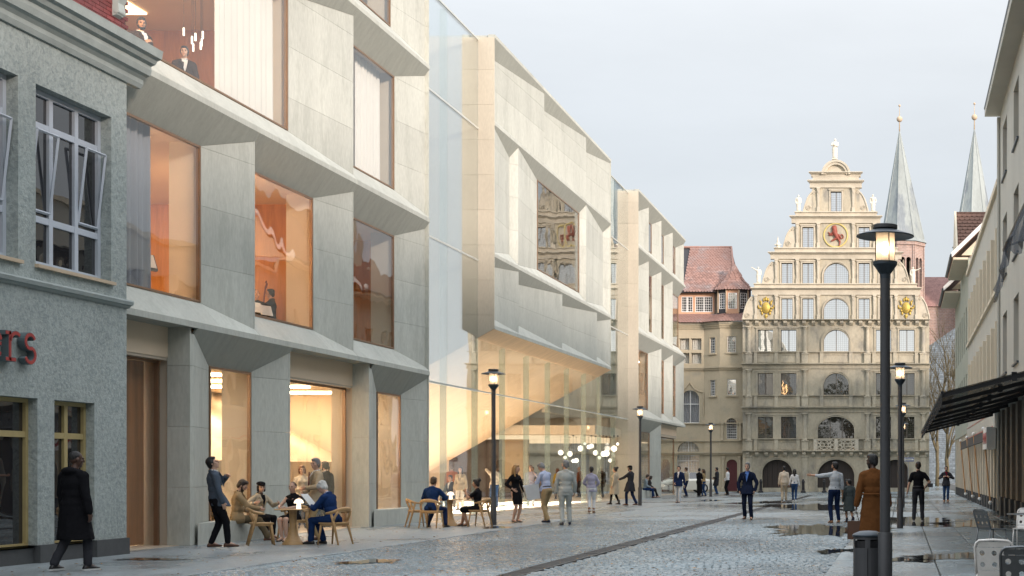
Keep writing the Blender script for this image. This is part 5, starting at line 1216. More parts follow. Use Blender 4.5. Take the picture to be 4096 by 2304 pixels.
for (y0, y1, xe, ze, xr) in ((78.05, 86.6, 2.75, 13.05, 8.0), (88.2, 96.6, 2.6, 12.5, 8.0)):
    zr = ze + (xr-xe)*.98
    MB().prism([(xe+.5,y0+.25,ze+.15),(xr,y0+.25,ze+.15),(xr,y0+.25,zr-.3)], (0,.3,0)).build('gable', M['cream_render'], R3)
    MB().prism([(xe,y0-.1,ze),(xr,y0-.1,zr),(xr,y0-.1,zr+.18),(xe-.02,y0-.1,ze+.2)], (0,y1-y0+.2,0)).build('roof', M['brown_tile'], R3)
    MB().prism([(xe-.03,y0-.16,ze-.02),(xr,y0-.16,zr-.02),(xr,y0-.16,zr+.24),(xe-.05,y0-.16,ze+.24)], (0,.055,0)).build('bargeboard', M['white_paint'], R3)
    MB().box(xe+.05, XR+.01, y0, y1, ze-.12, ze-.005).build('eaves_soffit', M['cream_render'], R3); MB().tube([(xe-.06,y0-.1,ze+.1),(xe-.06,y1+.1,ze+.1)], .08, 6).build('gutter', M['slate_metal'], R3)
# cross roof of tiles facing the camera
tA, tB = Vector((3.25,84.5,14.3)), Vector((8.0,84.5,14.3)); 
MB().prism([(3.3,84.6,14.2),(8,84.6,14.2),(8,87.4,17.0),(3.3,87.4,17.0)], (0,.2,.2)).build('cross_roof', M['brown_tile'], R3)
bt = MB().prism([(-.14,0,0),(.14,0,0),(.14,0,-.2),(.07,0,-.26),(-.07,0,-.26),(-.14,0,-.2)], (0,-.03,0)).mesh('roof_tile', M['brown_tile'])
for r_ in range(12):
    for c in range(10):
        t = (r_+1)/12; link('roof_tile', bt, R3, loc=(3.35+c*.3+(.15 if r_ % 2 else 0), 84.55+2.8*t-.02, 14.2+2.8*t), rot=(R(-42),0,0))
MB().prism([(3.2,84.4,14.1),(3.2,87.4,17.2),(3.2,90.2,14.1)], (.12,0,0)).build('bargeboard', M['cream_render'], R3)
# ================================================================== AWNINGS, POLES, SIGNS
def mesh_cloth(name, col, alpha):
    m = new_mat(name); g = NT(m); p = g.n('ShaderNodeBsdfPrincipled', {'Base Color': c4(col), 'Roughness': .8}); t = g.n('ShaderNodeBsdfTransparent')
    mx = g.n('ShaderNodeMixShader', {0: alpha, 1: t.outputs[0], 2: p.outputs[0]}); g.n('ShaderNodeOutputMaterial', {'Surface': mx.outputs[0]}); return m
M['awning_mesh'] = mesh_cloth('black_awning_mesh', (.012,.013,.015), .62)
M['shade_mesh'] = mesh_cloth('blue_black_shade_net', (.03,.04,.055), .72)
AW = thing('awning', 'long black mesh awning on slim rafters over the right hand footway', 'awning', (XR, 40, 3.7))
XF, ZF, ZW, Y0a, Y1a = .78, 3.02, 3.72, 27.5, 55.0
MB().prism([(XF,Y0a,ZF),(XR-.13,Y0a,ZW),(XR-.13,Y0a,ZW+.012),(XF,Y0a,ZF+.012)], (0,Y1a-Y0a,0)).build('fabric', M['awning_mesh'], AW)
vz = MB(); n = 120
for i in range(n):
    ya, yb = Y0a+(Y1a-Y0a)*i/n, Y0a+(Y1a-Y0a)*(i+1)/n; d0, d1 = .26+.02*math.sin(i*1.3), .26+.02*math.sin((i+1)*1.3)
    vz.prism([(XF-.012,ya,ZF),(XF-.012,yb,ZF),(XF-.012-.01*math.sin(i),yb,ZF-d1),(XF-.012,ya,ZF-d0)], (.008,0,0))
vz.build('valance', M['awning_mesh'], AW)
MB().tube([(XF,Y0a,ZF),(XF,Y1a,ZF)], .035, 8).build('front_bar', M['black_metal'], AW)
for k in range(8):
    y = Y0a + .1 + (Y1a-Y0a-.2)*k/7; mb = MB()
    mb.prism([(XF,y-.04,ZF-.09),(XR-.125,y-.04,ZW-.10),(XR-.125,y-.04,ZW-.01),(XF,y-.04,ZF-.01)], (0,.08,0)); mb.box(2.1, 2.2, y-.055, y+.055, 3.25, 3.42); mb.build('rafter', M['black_metal'], AW)
MB().box(XR-.3, XR-.125, Y0a, Y1a, ZW+.02, ZW+.2).build('cassette', M['black_metal'], AW)
SN = thing('shade_net', 'dark blue shade net hanging from a bar on the upper right facade', 'awning', (2.75, 36, 7.4))
MB().tube([(2.75,27,7.42),(2.75,38.6,7.42)], .06, 8).build('bar', M['black_metal'], SN)
mb = MB(); nu, nv = 40, 8; vs = []
for i in range(nu+1):
    for j in range(nv+1):
        u, v = i/nu, j/nv; y = 27+11.6*u; drop = 1.35*(.75+.25*math.sin(u*9)+.12*math.sin(u*23)); vs.append((2.72-.25*v+.09*math.sin(u*38+v*3)*v, y+.25*v, 7.4-drop*v))
mb.add(vs, [(i*(nv+1)+j,(i+1)*(nv+1)+j,(i+1)*(nv+1)+j+1,i*(nv+1)+j+1) for i in range(nu) for j in range(nv)]); mb.build('net', M['shade_mesh'], SN, True)
for y in (28, 33, 38): MB().tube([(2.75,y,7.42),(XR+.02,y,7.75)], .03, 6).build('arm', M['black_metal'], SN)
M['pole_wood'] = mat('varnished_pole', (.47,.27,.13), .45, var=.15, vscale=3)
names = ('nearest to the box sign','second from the box sign','third from the box sign','farthest along the shopfront')
for k, y in enumerate((57.0, 64.8, 71.3, 79.0)):
    t = thing('leaning_pole', 'varnished wooden awning pole with white ball end, '+names[k], 'pole', (3.5, y, .3), 0, 'wooden poles leaning along the shopfront')
    MB().tube([(0,0,0),(-.27,0,2.85)], .035, 8).build('shaft', M['pole_wood'], t, world=False)
    MB().ell((-.275,0,2.9), .075).build('ball', M['white_paint'], t, True, world=False)
    MB().ell((0,0,0), .08, n=10, m=6).build('foot_ball', M['white_paint'], t, True, world=False); MB().tube([(0,0,0),(.1,0,0)], .035, 6).build('bracket', M['white_paint'], t, world=False)
M['blind'] = mat('dark_roller_blind', (.05,.05,.05), .8)
for y0, y1 in ((57.2,64.6),(65,71.1),(71.5,78.8)):
    t = MB().box(3.24, 3.255, y0, y1, 2.72, 3.1); t.tube([(3.25,y0,2.72),(3.25,y1,2.72)], .035, 6); o = t.build('roller_blind', M['blind'])
    tag(o, {57.2:'dark roller blind between the two poles nearest the box sign',65:'middle dark roller blind between the leaning poles',71.5:'farthest dark roller blind between the leaning poles'}[y0], 'blind', 'roller blinds of the shopfront')
S1 = thing('box_sign', 'white projecting box sign with red lettering MANN on the shopfront', 'sign', (3.4, 55.5, 2.4))
MB().box(3.22, 3.56, 54.6, 57.2, 2.38, 3.2).build('case', M['white_paint'], S1)
tm = text_mesh('MANN', .62, .004, 'lettering'); tm.materials.append(M['red_letter'])
o = link('lettering', tm, S1); o.location = Vector((3.214, 57.05, 2.58)) - Vector(S1.location); o.rotation_euler = (R(90), 0, R(-90)); o.scale = (1.25, 1, 1)
# one-way street sign
ps = at_y(3633, 1838, 99); SW = thing('one_way_sign', 'blue one way street sign with white arrow on a thin grey post', 'sign', (ps.x, 99, 0))
M['sign_blue'] = mat('sign_blue', (.015,.04,.20), .4); M['post_grey'] = mat('galvanised_post', (.36,.37,.37), .45, metal=.6)
MB().tube([(0,.05,0),(0,.05,2.6)], .035, 8).build('post', M['post_grey'], SW, world=False)
wS, hS, zS = .40, .15, ps.z
MB().box(-wS, wS, -.01, .012, zS-hS, zS+hS).build('rim', M['white_paint'], SW, world=False)
bd = MB().box(-wS+.015, wS-.015, -.015, -.011, zS-hS+.015, zS+hS-.015).build('board', M['sign_blue'], SW, world=False)
MB().prism([(x,-.016,zS+z) for x, z in ((-.37,0),(-.20,.12),(-.20,.065),(.36,.065),(.36,-.065),(-.20,-.065),(-.20,-.12))], (0,-.003,0)).build('arrow', M['white_paint'], bd, world=False)
tm = text_mesh('Einbahnstraße', .105, .001, 'lettering'); tm.materials.append(M['black_metal'])
o = link('lettering', tm, bd, world=False); o.location = (-.235, -.0205, zS-.032); o.rotation_euler = (R(90), 0, 0); o.scale = (.78,1,1)
# ================================================================== STREET FURNITURE
M['frost'] = None
def frost_mat():
    m = new_mat('frosted_lamp_glass'); g = NT(m)
    t = g.n('ShaderNodeBsdfTransparent', {'Color': (.9,.85,.8,1)}); d = g.n('ShaderNodeBsdfTranslucent', {'Color': (.9,.8,.72,1)}); gl = g.n('ShaderNodeBsdfGlossy', {'Roughness': .1})
    a = g.n('ShaderNodeMixShader', {0: .62, 1: t.outputs[0], 2: d.outputs[0]}); b = g.n('ShaderNodeMixShader', {0: .08, 1: a.outputs[0], 2: gl.outputs[0]}); g.n('ShaderNodeOutputMaterial', {'Surface': b.outputs[0]}); return m
M['frost'] = frost_mat(); M['bulb'] = emit_mat('warm_lamp_bulb', (1.0,.74,.45), 13)
def lamp_tree(loc, label):
    T = thing('street_lamp', label, 'street lamp', loc, 0, 'street lamps along both footways')
    MB().lathe([(.085,0),(.085,.80),(.08,.81)], (0,0,0), 16).build('pole_base', M['grey_metal'], T, 30, world=False)
    MB().lathe([(.062,.81),(.058,3.87)], (0,0,0), 16).build('pole', M['grey_metal'], T, 30, world=False)
    MB().lathe([(.058,3.80),(.062,3.85),(.135,3.955),(.145,3.965),(.145,4.0),(.135,4.005),(.02,4.005)], (0,0,0), 24).build('funnel', M['slate_metal'], T, 30, world=False)
    g = MB(); n = 24; vs = [(.112*math.cos(6.2832*k/n), .112*math.sin(6.2832*k/n), z) for z in (4.006, 4.365) for k in range(n)]
    g.add(vs, [(k, (k+1) % n, n+(k+1) % n, n+k) for k in range(n)]).build('glass_cylinder', M['frost'], T, True, world=False)
    MB().ell((0,0,4.16), (.055,.055,.075)).build('bulb', M['bulb'], T, True, world=False)
    for k in range(4):
        a = .4+k*math.pi/2; MB().tube([(.12*math.cos(a),.12*math.sin(a),4.0),(.12*math.cos(a),.12*math.sin(a),4.39)], .006, 5).build('rod', M['black_metal'], T, world=False)
    MB().lathe([(.115,4.362),(.335,4.292),(.342,4.298),(.342,4.305),(.12,4.382),(.115,4.38)], (0,0,0), 32).build('hat', M['slate_metal'], T, 30, world=False)
    MB().lathe([(.05,4.37),(.05,4.39),(.145,4.39),(.146,4.43),(.13,4.437),(.02,4.44)], (0,0,0), 24).build('cap', M['grey_metal'], T, 30, world=False); return T
l0 = lamp_tree((-.19, 17.1, 0), 'large foreground street lamp with flat hat beside the waste bin')
for px, Y, lb in ((3600,38.9,'street lamp behind the foreground lamp, near the man in black polo shirt'),(3611,61.5,'third street lamp of the right hand row, half hidden by the second'),(3613,85,'farthest street lamp of the right hand row'),
                  (1974,41.3,'lit street lamp between the seated woman and the glass hall'),(2560,64.8,'lit street lamp beside the man in dark coat and cap'),(2843,87.0,'lit street lamp before the turreted house near the parked car')):
    copy_tree(l0, ((px-VX)*Y/F, Y, 0), 0, lb)
# waste bin fixed beside the foreground lamp
bx = (3472-VX)*17.4/F; WBn = thing('waste_bin', 'round dark grey waste bin with domed lid below the foreground lamp', 'bin', (bx, 17.4, 0))
rB = .178
def shell(r, a0, a1, z0, z1, t=.012, n=14):
    mb = MB()
    for k in range(n):
        w0, w1 = R(a0+(a1-a0)*k/n), R(a0+(a1-a0)*(k+1)/n)
        mb.prism([(q*math.cos(w), q*math.sin(w), z0) for q, w in ((r,w0),(r,w1),(r-t,w1),(r-t,w0))], (0,0,z1-z0))
    return mb
for a0, a1 in ((-88.5, 88.5), (91.5, 268.5)): shell(rB, a0, a1, .02, .615).build('body_half', M['grey_metal'], WBn, world=False)
shell(rB-.004, 0, 360, .716, .755, n=28).build('top_ring', M['grey_metal'], WBn, world=False)
for a in (-175, -100, -5): shell(rB-.003, a, a+20, .612, .72, n=4).build('post', M['grey_metal'], WBn, world=False)
shell(rB-.003, 40, 140, .612, .72, n=8).build('post', M['grey_metal'], WBn, world=False)
shell(rB-.02, 0, 360, .03, .70, n=24).build('liner', M['black_metal'], WBn, world=False)
MB().lathe([(.186,.748),(.190,.755),(.190,.768),(.17,.785),(.10,.812),(.02,.818)], (0,0,0), 28).build('lid', M['slate_metal'], WBn, 40, world=False)
MB().box(.17, .22, -.05, .05, .35, .45).build('bracket', M['grey_metal'], WBn, world=False)
# bollards before the hall
bm0 = None
for i, (px, lb) in enumerate(((2957,'black bollard behind the man in navy suit'),(3043,'black bollard by the first arched door of the hall'),(3213,'black bollard between the first and second arched doors'),(3297,'black bollard in front of the middle arched door'),(3385,'black bollard nearest the boy in grey coat'))):
    loc = ((px-VX)*103.5/F, 103.5, 0)
    if bm0 is None:
        bm0 = thing('bollard', lb, 'bollard', loc, 0, 'bollards in front of the hall'); MB().lathe([(.17,0),(.17,.1),(.11,.16),(.09,.72),(.12,.74),(.12,.8),(.08,.84),(.09,.9),(.03,.98),(.01,.99)], (0,0,0), 14).build('post', M['black_metal'], bm0, 30, world=False); MB().lathe([(.2,-.02),(.2,.03),(.17,.04)], (0,0,0), 14).build('base', M['black_metal'], bm0, world=False)
    else: copy_tree(bm0, loc, 0, lb)
# ---- wooden chairs
M['oak'] = mat('oiled_oak', (.47,.285,.125), .5, var=.16, vscale=5, stretch=(1,1,4), fine=.12, fscale=25, local=True)
def wood_chair(loc, rz, label):
    T = thing('wooden_chair', label, 'chair', loc, rz, 'curved oak chairs of the street tables')   # faces +Y
    s = MB(); pts = [(-.22,-.2),(-.12,-.225),(.12,-.225),(.22,-.2),(.245,.12),(.22,.22),(-.22,.22),(-.245,.12)]
    s.prism([(x,y,.435) for x, y in pts], (0,0,.03)); s.prism([(x*.9,y*.9,.4) for x, y in pts], (0,0,.035)); s.build('seat', M['oak'], T, world=False)
    for sx in (-1, 1):
        MB().tube([(sx*.20,.17,.42),(sx*.235,.23,0)], [.026,.017], 8).build('leg', M['oak'], T, True, world=False)
        MB().tube([(sx*.25,-.10,.66),(sx*.225,-.15,.44),(sx*.245,-.27,0)], [.024,.03,.017], 8).build('leg', M['oak'], T, True, world=False)
        MB().tube([(sx*.225,-.13,.47),(sx*.235,-.18,.58),(sx*.20,-.235,.70)], [.026,.024,.028], 8).build('back_support', M['oak'], T, True, world=False)
    path = [(-.255,.02,.655),(-.265,-.06,.665),(-.25,-.15,.685),(-.19,-.225,.72),(-.1,-.265,.74),(0,-.275,.745),(.1,-.265,.74),(.19,-.225,.72),(.25,-.15,.685),(.265,-.06,.665),(.255,.02,.655)]
    MB().tube(path, [.022,.028,.033,.042,.046,.047,.046,.042,.033,.028,.022], 10, flat=(Vector((0,1,0)), .55)).build('back_rail', M['oak'], T, True, world=False); return T
def gp(px, py): return ground_at(px, py)
c0 = wood_chair(gp(1046,2180), R(-62), 'empty oak chair left of the first table in front of the bench sitters')
def ch(px, py, rz, lb): 
    return copy_tree(c0, gp(px, py), R(rz), lb)
ch(1172,2164,172,'oak chair under the woman in sleeveless black dress at the first table')
ch(1338,2178,75,'oak chair of the white haired man reading at the first table')
ch(1668,2108,-60,'empty oak chair left of the seated man in navy suit')
ch(1727,2112,-6,'oak chair of the man in navy suit seen from behind')
ch(1918,2106,82,'oak chair of the seated woman with hair bun')
def pedestal(loc, label):
    T = thing('pedestal_table', label, 'table', loc, 0, 'round oak street tables')
    MB().lathe([(.02,.715),(.36,.722),(.375,.735),(.36,.742),(.02,.742)], (0,0,0), 36).build('table_top', M['oak'], T, 40, world=False)
    MB().lathe([(.215,0),(.215,.025),(.17,.08),(.12,.16),(.085,.26),(.072,.38),(.072,.6),(.085,.715)], (0,0,0), 24).build('pedestal', M['oak'], T, 40, world=False); return T
t1 = gp(1172,2178); t2 = gp(1800,2103)
pt0 = pedestal(t1, 'round oak pedestal table in front of the concrete bench'); copy_tree(pt0, t2, 0, 'round oak pedestal table between the seated man and seated woman')
def mushroom(loc, label):
    T = thing('table_lamp', label, 'lamp', loc, 0, 'white mushroom lamps on the street tables')
    MB().lathe([(.05,0),(.047,.01),(.04,.115),(.042,.12)], (0,0,0), 16).build('stem', M['white_lamp'], T, 40, world=False)
    MB().lathe([(.04,.118),(.096,.118),(.096,.132),(.078,.178),(.04,.207),(.01,.212)], (0,0,0), 20).build('shade', M['white_lamp'], T, 40, world=False); return T
m0 = mushroom(t1 + Vector((.10,.05,.743)), 'glowing white mushroom lamp on the table before the black dress woman'); copy_tree(m0, t2 + Vector((.02,0,.743)), 0, 'glowing white mushroom lamp on the table by the hair bun woman')
copy_tree(m0, (-20.6, 80.5, 1.1), 0, 'glowing white lamp on the dark bar counter inside the hall')
# ---- aluminium chairs with pierced backs
M['alu'] = mat('pale_aluminium', (.84,.82,.78), .45, metal=.05, var=.08, vscale=12, local=True)
M['alu_dark'] = mat('grey_aluminium', (.20,.215,.225), .42, metal=.7, var=.08, vscale=12, local=True)
def pierced(mb, w0, w1, z0, z1, cols, rows, rad, f, t):
    """Curved sheet with round holes: every cell a square ring of faces, both sides, with hole edges."""
    n = 12
    for c in range(cols):
        for r_ in range(rows):
            u0, u1 = w0+(w1-w0)*c/cols, w0+(w1-w0)*(c+1)/cols; v0, v1 = z0+(z1-z0)*r_/rows, z0+(z1-z0)*(r_+1)/rows; uc, vc = (u0+u1)/2, (v0+v1)/2; ou = []; inn = []
            for k in range(n):
                a = 6.2832*(k+.5)/n; cx, sx = math.cos(a), math.sin(a); q = min((u1-u0)/2/max(abs(cx),1e-6), (v1-v0)/2/max(abs(sx),1e-6)); ou.append((uc+cx*q, vc+sx*q)); inn.append((uc+cx*rad, vc+sx*rad))
            # exact corners
            vs = [f(*p, 0) for p in ou] + [f(*p, 0) for p in inn] + [f(*p, t) for p in ou] + [f(*p, t) for p in inn]
            for k in range(n):
                m2 = (k+1) % n
                o = len(mb.v)
                mb.add([vs[k], vs[m2], vs[n+m2], vs[n+k], vs[2*n+k], vs[2*n+m2], vs[3*n+m2], vs[3*n+k]], [(0,1,2,3),(7,6,5,4),(3,2,6,7)])
                pa, pb = ou[k], ou[m2]
                if abs(pa[0]-pb[0]) > 1e-5 and abs(pa[1]-pb[1]) > 1e-5:      # corner triangle
                    cu = u0 if min(pa[0],pb[0]) <= u0+1e-5 else u1; cv = v0 if min(pa[1],pb[1]) <= v0+1e-5 else v1
                    mb.add([f(*pa,0), f(cu,cv,0), f(*pb,0), f(*pa,t), f(cu,cv,t), f(*pb,t)], [(0,1,2),(5,4,3)])
def alu_chair(loc, rz, label, m):
    T = thing('aluminium_chair', label, 'chair', loc, rz, 'pierced aluminium chairs of the pavement cafe')       # faces +Y
    back = lambda u, v, t: (u, -.20 - .12*(v-.46)/.36 + .28*u*u - t, v)
    b = MB(); pierced(b, -.19, .19, .50, .74, 3, 2, .028, back, .006)
    for (u0, u1, v0, v1) in ((-.17,.17,.745,.80),(-.19,.19,.43,.495)):
        n = 8
        for k in range(n):
            a, c = u0+(u1-u0)*k/n, u0+(u1-u0)*(k+1)/n; b.add([back(a,v0,0),back(c,v0,0),back(c,v1,0),back(a,v1,0),back(a,v0,.006),back(c,v0,.006),back(c,v1,.006),back(a,v1,.006)], [(0,1,2,3),(7,6,5,4),(3,2,6,7)])
    b.build('backrest', m, T, world=False)
    rim = [back(-.195,.42,.003), back(-.2,.6,.003), back(-.2,.74,.003), back(-.185,.785,.003), back(-.15,.812,.003), back(0,.822,.003), back(.15,.812,.003), back(.185,.785,.003), back(.2,.74,.003), back(.2,.6,.003), back(.195,.42,.003)]
    MB().tube(rim, .014, 8).build('back_frame', m, T, True, world=False)
    s = MB(); s.prism([(x,y,.435) for x, y in ((-.2,-.19),(.2,-.19),(.215,.14),(.19,.21),(-.19,.21),(-.215,.14))], (0,0,.014)); s.build('seat', m, T, world=False)
    for sx in (-1, 1):
        MB().tube([(sx*.19,.17,.436),(sx*.215,.2,0)], .014, 8).build('leg', m, T, True, world=False); MB().tube([(sx*.19,-.19,.46),(sx*.2,-.25,0)], .014, 8).build('leg', m, T, True, world=False)
    return T
alu_chair((1.02,15.3,0), R(-12), 'pale aluminium chair with round holes turned away in the bottom right corner', M['alu'])
alu_chair((1.17,13.9,0), R(-8), 'grey pierced chair nearest the camera at the bottom right edge', M['alu_dark'])
alu_chair((1.72,27.4,0), R(-55), 'grey pierced chair standing alone beside the far cafe table', M['alu_dark'])
alu_chair((2.36,27.6,0), R(165), 'pale pierced chair behind the cafe table at the right edge', M['alu'])
T = thing('cafe_table', 'round grey metal cafe table cut by the right picture edge', 'table', (2.32, 26.9, 0))
MB().lathe([(.02,.725),(.36,.725),(.365,.735),(.36,.745),(.02,.745)], (0,0,0), 32).build('table_top', M['alu_dark'], T, world=False); MB().lathe([(.2,0),(.2,.015),(.03,.03),(.03,.725)], (0,0,0), 14).build('pedestal', M['alu_dark'], T, world=False)
# ---- parked car
M['car_paint'] = mat('cream_car_paint', (.72,.70,.61), .25, coat=.8, var=.02); M['car_glass'] = glass_mat('car_glass', (.4,.4,.4), .12, .8, 4, body=(.03,.03,.035), bodyfac=.9)
M['tyre'] = mat('tyre_rubber', (.015,.015,.015), .85); M['rim'] = mat('alloy_rim', (.5,.5,.5), .3, metal=.9); M['tail'] = emit_mat('lit_tail_lamp', (1.0,.35,.25), 14)
def car():
    T = thing('parked_car', 'cream saloon car parked before the turreted house', 'car', (-15.7, 103.6, 0), R(24))
    # local: +X rear, -X front ; sections across X
    def sec(x, zb, zt, w, wt, zs): return [(x,-w,zb),(x,-w*1.0,zb+(zs-zb)*.5),(x,-w*.98,zs),(x,-wt,zt),(x,wt,zt),(x,w*.98,zs),(x,w,zb+(zs-zb)*.5),(x,w,zb)]
    S = [sec(-2.25,.35,.62,.68,.55,.5), sec(-2.15,.24,.70,.80,.66,.58), sec(-1.5,.22,.84,.88,.72,.72), sec(-.75,.22,.96,.90,.76,.82), sec(.9,.22,1.0,.90,.76,.86), sec(1.6,.22,.99,.89,.74,.86), sec(2.15,.24,.92,.84,.68,.8), sec(2.3,.4,.82,.76,.6,.7)]
    mb = MB(); n = 8
    for s in S: mb.v += s
    mb.f = [(i*n+k, i*n+(k+1) % n, (i+1)*n+(k+1) % n, (i+1)*n+k) for i in range(len(S)-1) for k in range(n)] + [tuple(range(n))[::-1], tuple(range((len(S)-1)*n, len(S)*n))]; mb.mi = [0]*len(mb.f)
    mb.build('body', M['car_paint'], T, 35, world=False)
    g = MB(); cs = [(-.8,.95,.70,.95),(-.05,.95,.66,1.40),(.75,.95,.66,1.43),(1.65,.95,.68,.98)]
    roof = [(-.1,-.56,1.42),(.85,-.56,1.44),(.85,.56,1.44),(-.1,.56,1.42)]; base = [(-.85,-.74,.95),(1.62,-.72,.98),(1.62,.72,.98),(-.85,.74,.95)]
    g.add(roof+base, [(0,1,2,3),(4,5,1,0),(5,6,2,1),(6,7,3,2),(7,4,0,3)]); g.build('cabin_glass', M['car_glass'], T, world=False)
    rf = MB(); rf.prism([(-.14,-.58,1.425),(.88,-.58,1.445),(.88,.58,1.445),(-.14,.58,1.425)], (0,0,.035)); rf.build('roof', M['car_paint'], T, world=False)
    for s in (-1, 1):
        for (a, b) in (((-.86,.75,.95),(-.1,.57,1.43)),((.35,.745,.96),(.38,.57,1.44)),((1.63,.73,.98),(.86,.57,1.44))): MB().tube([(a[0],a[1]*s,a[2]),(b[0],b[1]*s,b[2])], .03, 6).build('pillar', M['car_paint'], T, world=False)
        for x in (-1.4, 1.38):
            w = MB(); vs = []; pr = [(.20,-.1),(.31,-.1),(.33,-.07),(.33,.07),(.31,.1),(.20,.1)]; nn = 20
            for r_, y in pr:
                for k in range(nn): vs.append((x+r_*math.cos(6.2832*k/nn), s*.80+y, .33+r_*math.sin(6.2832*k/nn)))
            w.add(vs, [(i*nn+k, i*nn+(k+1) % nn, (i+1)*nn+(k+1) % nn, (i+1)*nn+k) for i in range(5) for k in range(nn)]); tw = w.build('wheel', M['tyre'], T, 30, world=False)
            r2 = MB()
            for k in range(7): a = 6.2832*k/7; r2.tube([(x,s*.88,.33),(x+.2*math.cos(a),s*.89,.33+.2*math.sin(a))], [.03,.022], 5)
            r2.tube([(x+.205*math.cos(6.2832*k/20),s*.89,.33+.205*math.sin(6.2832*k/20)) for k in range(21)], .018, 5); r2.build('rim', M['rim'], tw, world=False)
        MB().ell((2.22,s*.6,.74), (.06,.14,.07)).build('tail_lamp', M['tail'], T, True, world=False); MB().ell((-2.15,s*.58,.62), (.08,.15,.06)).build('headlamp', M['rim'], T, True, world=False)
        MB().ell((-.75,s*.95,.98), (.06,.1,.06)).build('mirror', M['car_paint'], T, True, world=False)
car()
# trees and a house front behind the viewer, seen mirrored in the hall's windows
def leafy(label, loc, h, seed):
    r = random.Random(seed); T = thing('street_tree', label, 'tree', loc, 0, 'trees behind the viewpoint, mirrored in the windows'); tr = MB(); tr.tube([(0,0,0),(.1,.1,h*.3),(0,.2,h*.55)], [.35,.26,.15], 8); lf = MB()
    for k in range(9): a = r.uniform(0,6.28); tr.tube([(0,.1,h*r.uniform(.3,.5)),(h*.22*math.cos(a),h*.22*math.sin(a),h*r.uniform(.6,.9))], [.12,.04], 5)
    cl = [(h*.3*r.uniform(-1,1), h*.3*r.uniform(-1,1), h*r.uniform(.4,.92), h*r.uniform(.07,.13)) for _ in range(26)]
    for k in range(3200):
        c = cl[r.randrange(26)]; v = Vector((r.gauss(0,1), r.gauss(0,1), r.gauss(0,.8)))*c[3]*.55 + Vector(c[:3]); a = Vector((r.uniform(-1,1),r.uniform(-1,1),r.uniform(-1,1))).normalized()*.28; b = a.cross(Vector((r.uniform(-1,1),r.uniform(-1,1),r.uniform(-1,1)))).normalized()*.16
        lf.add([v-a, v+b, v+a, v-b], [(0,1,2,3)])
    tr.build('trunk', M['bark'], T, world=False); lf.build('crown', mat('tree_leaves', (.07,.08,.03), .7, var=.4, vscale=1), T, world=False)
leafy('tall tree across the square behind the viewpoint', (-10, -62, 0), 19, 1); leafy('broad tree beside the tall one behind the viewpoint', (-1, -66, 0), 16, 2); leafy('small tree at the street corner behind the viewpoint', (-19, -58, 0), 15, 3)
# ================================================================== PEOPLE
def cloth(name, col, rough=.85, bump=.25, var=.10):
    k = 'c_' + name
    if k not in M: M[k] = mat(name, col, rough, var=var, vscale=7, bump=bump, bscale=14, local=True, spec=.06)
    return M[k]
CL = dict(black=(.010,.010,.012), charcoal=(.035,.036,.042), slate=(.075,.095,.125), navy=(.012,.022,.06), bluenavy=(.012,.032,.10), darkblue=(.012,.018,.04), beige=(.42,.33,.22), tan=(.30,.215,.12), khaki=(.36,.26,.14), sand=(.44,.37,.27),
          lightgrey=(.42,.44,.42), grey=(.25,.255,.26), white=(.68,.68,.68), paleblue=(.42,.47,.62), palegrey=(.47,.50,.53), brown=(.145,.058,.02), rust=(.25,.085,.035), darkbrown=(.045,.028,.02), jeans=(.03,.065,.15), cream=(.60,.52,.42), greygreen=(.075,.09,.09), yellow=(.55,.36,.05), wine=(.12,.01,.02), olive=(.13,.10,.06), lilac=(.38,.36,.46), sweater=(.24,.29,.32), blue=(.10,.20,.50))
def cm(c): return cloth(c + '_cloth', CL[c])
SK = dict(fair=(.52,.32,.23), tan=(.40,.22,.135), brown=(.17,.085,.05), dark=(.075,.036,.022))
HR = dict(black=(.008,.007,.007), darkbrown=(.022,.013,.009), brown=(.06,.032,.016), blond=(.32,.19,.075), grey=(.19,.19,.19), white=(.60,.59,.56), ginger=(.16,.06,.025))
def skin_m(s):
    if 's_'+s not in M:
        m = new_mat('skin_'+s); g = NT(m); p = g.n('ShaderNodeBsdfPrincipled', {'Base Color': c4(SK[s]), 'Roughness': .5, 'Subsurface Weight': .12, 'Subsurface Radius': (.02,.008,.004), 'Subsurface Scale': .5}); g.n('ShaderNodeOutputMaterial', {'Surface': p.outputs[0]}); M['s_'+s] = m
    return M['s_'+s]
def hair_m(h): 
    if 'h_'+h not in M: M['h_'+h] = mat('hair_'+h, HR[h], .5, var=.25, vscale=30, stretch=(1,1,.3), bump=.6, bscale=60, bstretch=(1,1,.25), local=True)
    return M['h_'+h]
M['lips'] = mat('lips', (.30,.10,.085), .45); M['eye'] = mat('eye_dark', (.012,.008,.006), .2); M['sole'] = mat('white_sole', (.6,.6,.58), .6); M['leather_brown'] = mat('brown_leather', (.085,.035,.016), .4); M['leather_black'] = mat('black_leather', (.012,.012,.013), .35); M['leather_tan'] = mat('tan_leather', (.24,.11,.045), .45)
def ik(a, b, l1, l2, hint):
    a, b = Vector(a), Vector(b); d = b-a; L = d.length
    if L > (l1+l2)*.995: b = a + d.normalized()*(l1+l2)*.995; d = b-a; L = d.length
    L = max(L, abs(l1-l2)+.01); t = d.normalized(); x = (l1*l1 - l2*l2 + L*L)/(2*L); h = math.sqrt(max(l1*l1-x*x, 0)); hv = Vector(hint); hv = hv - t*hv.dot(t)
    hv = hv.normalized() if hv.length > 1e-4 else Vector((0,-1,0)); return a + t*x + hv*h, b
TODO = []
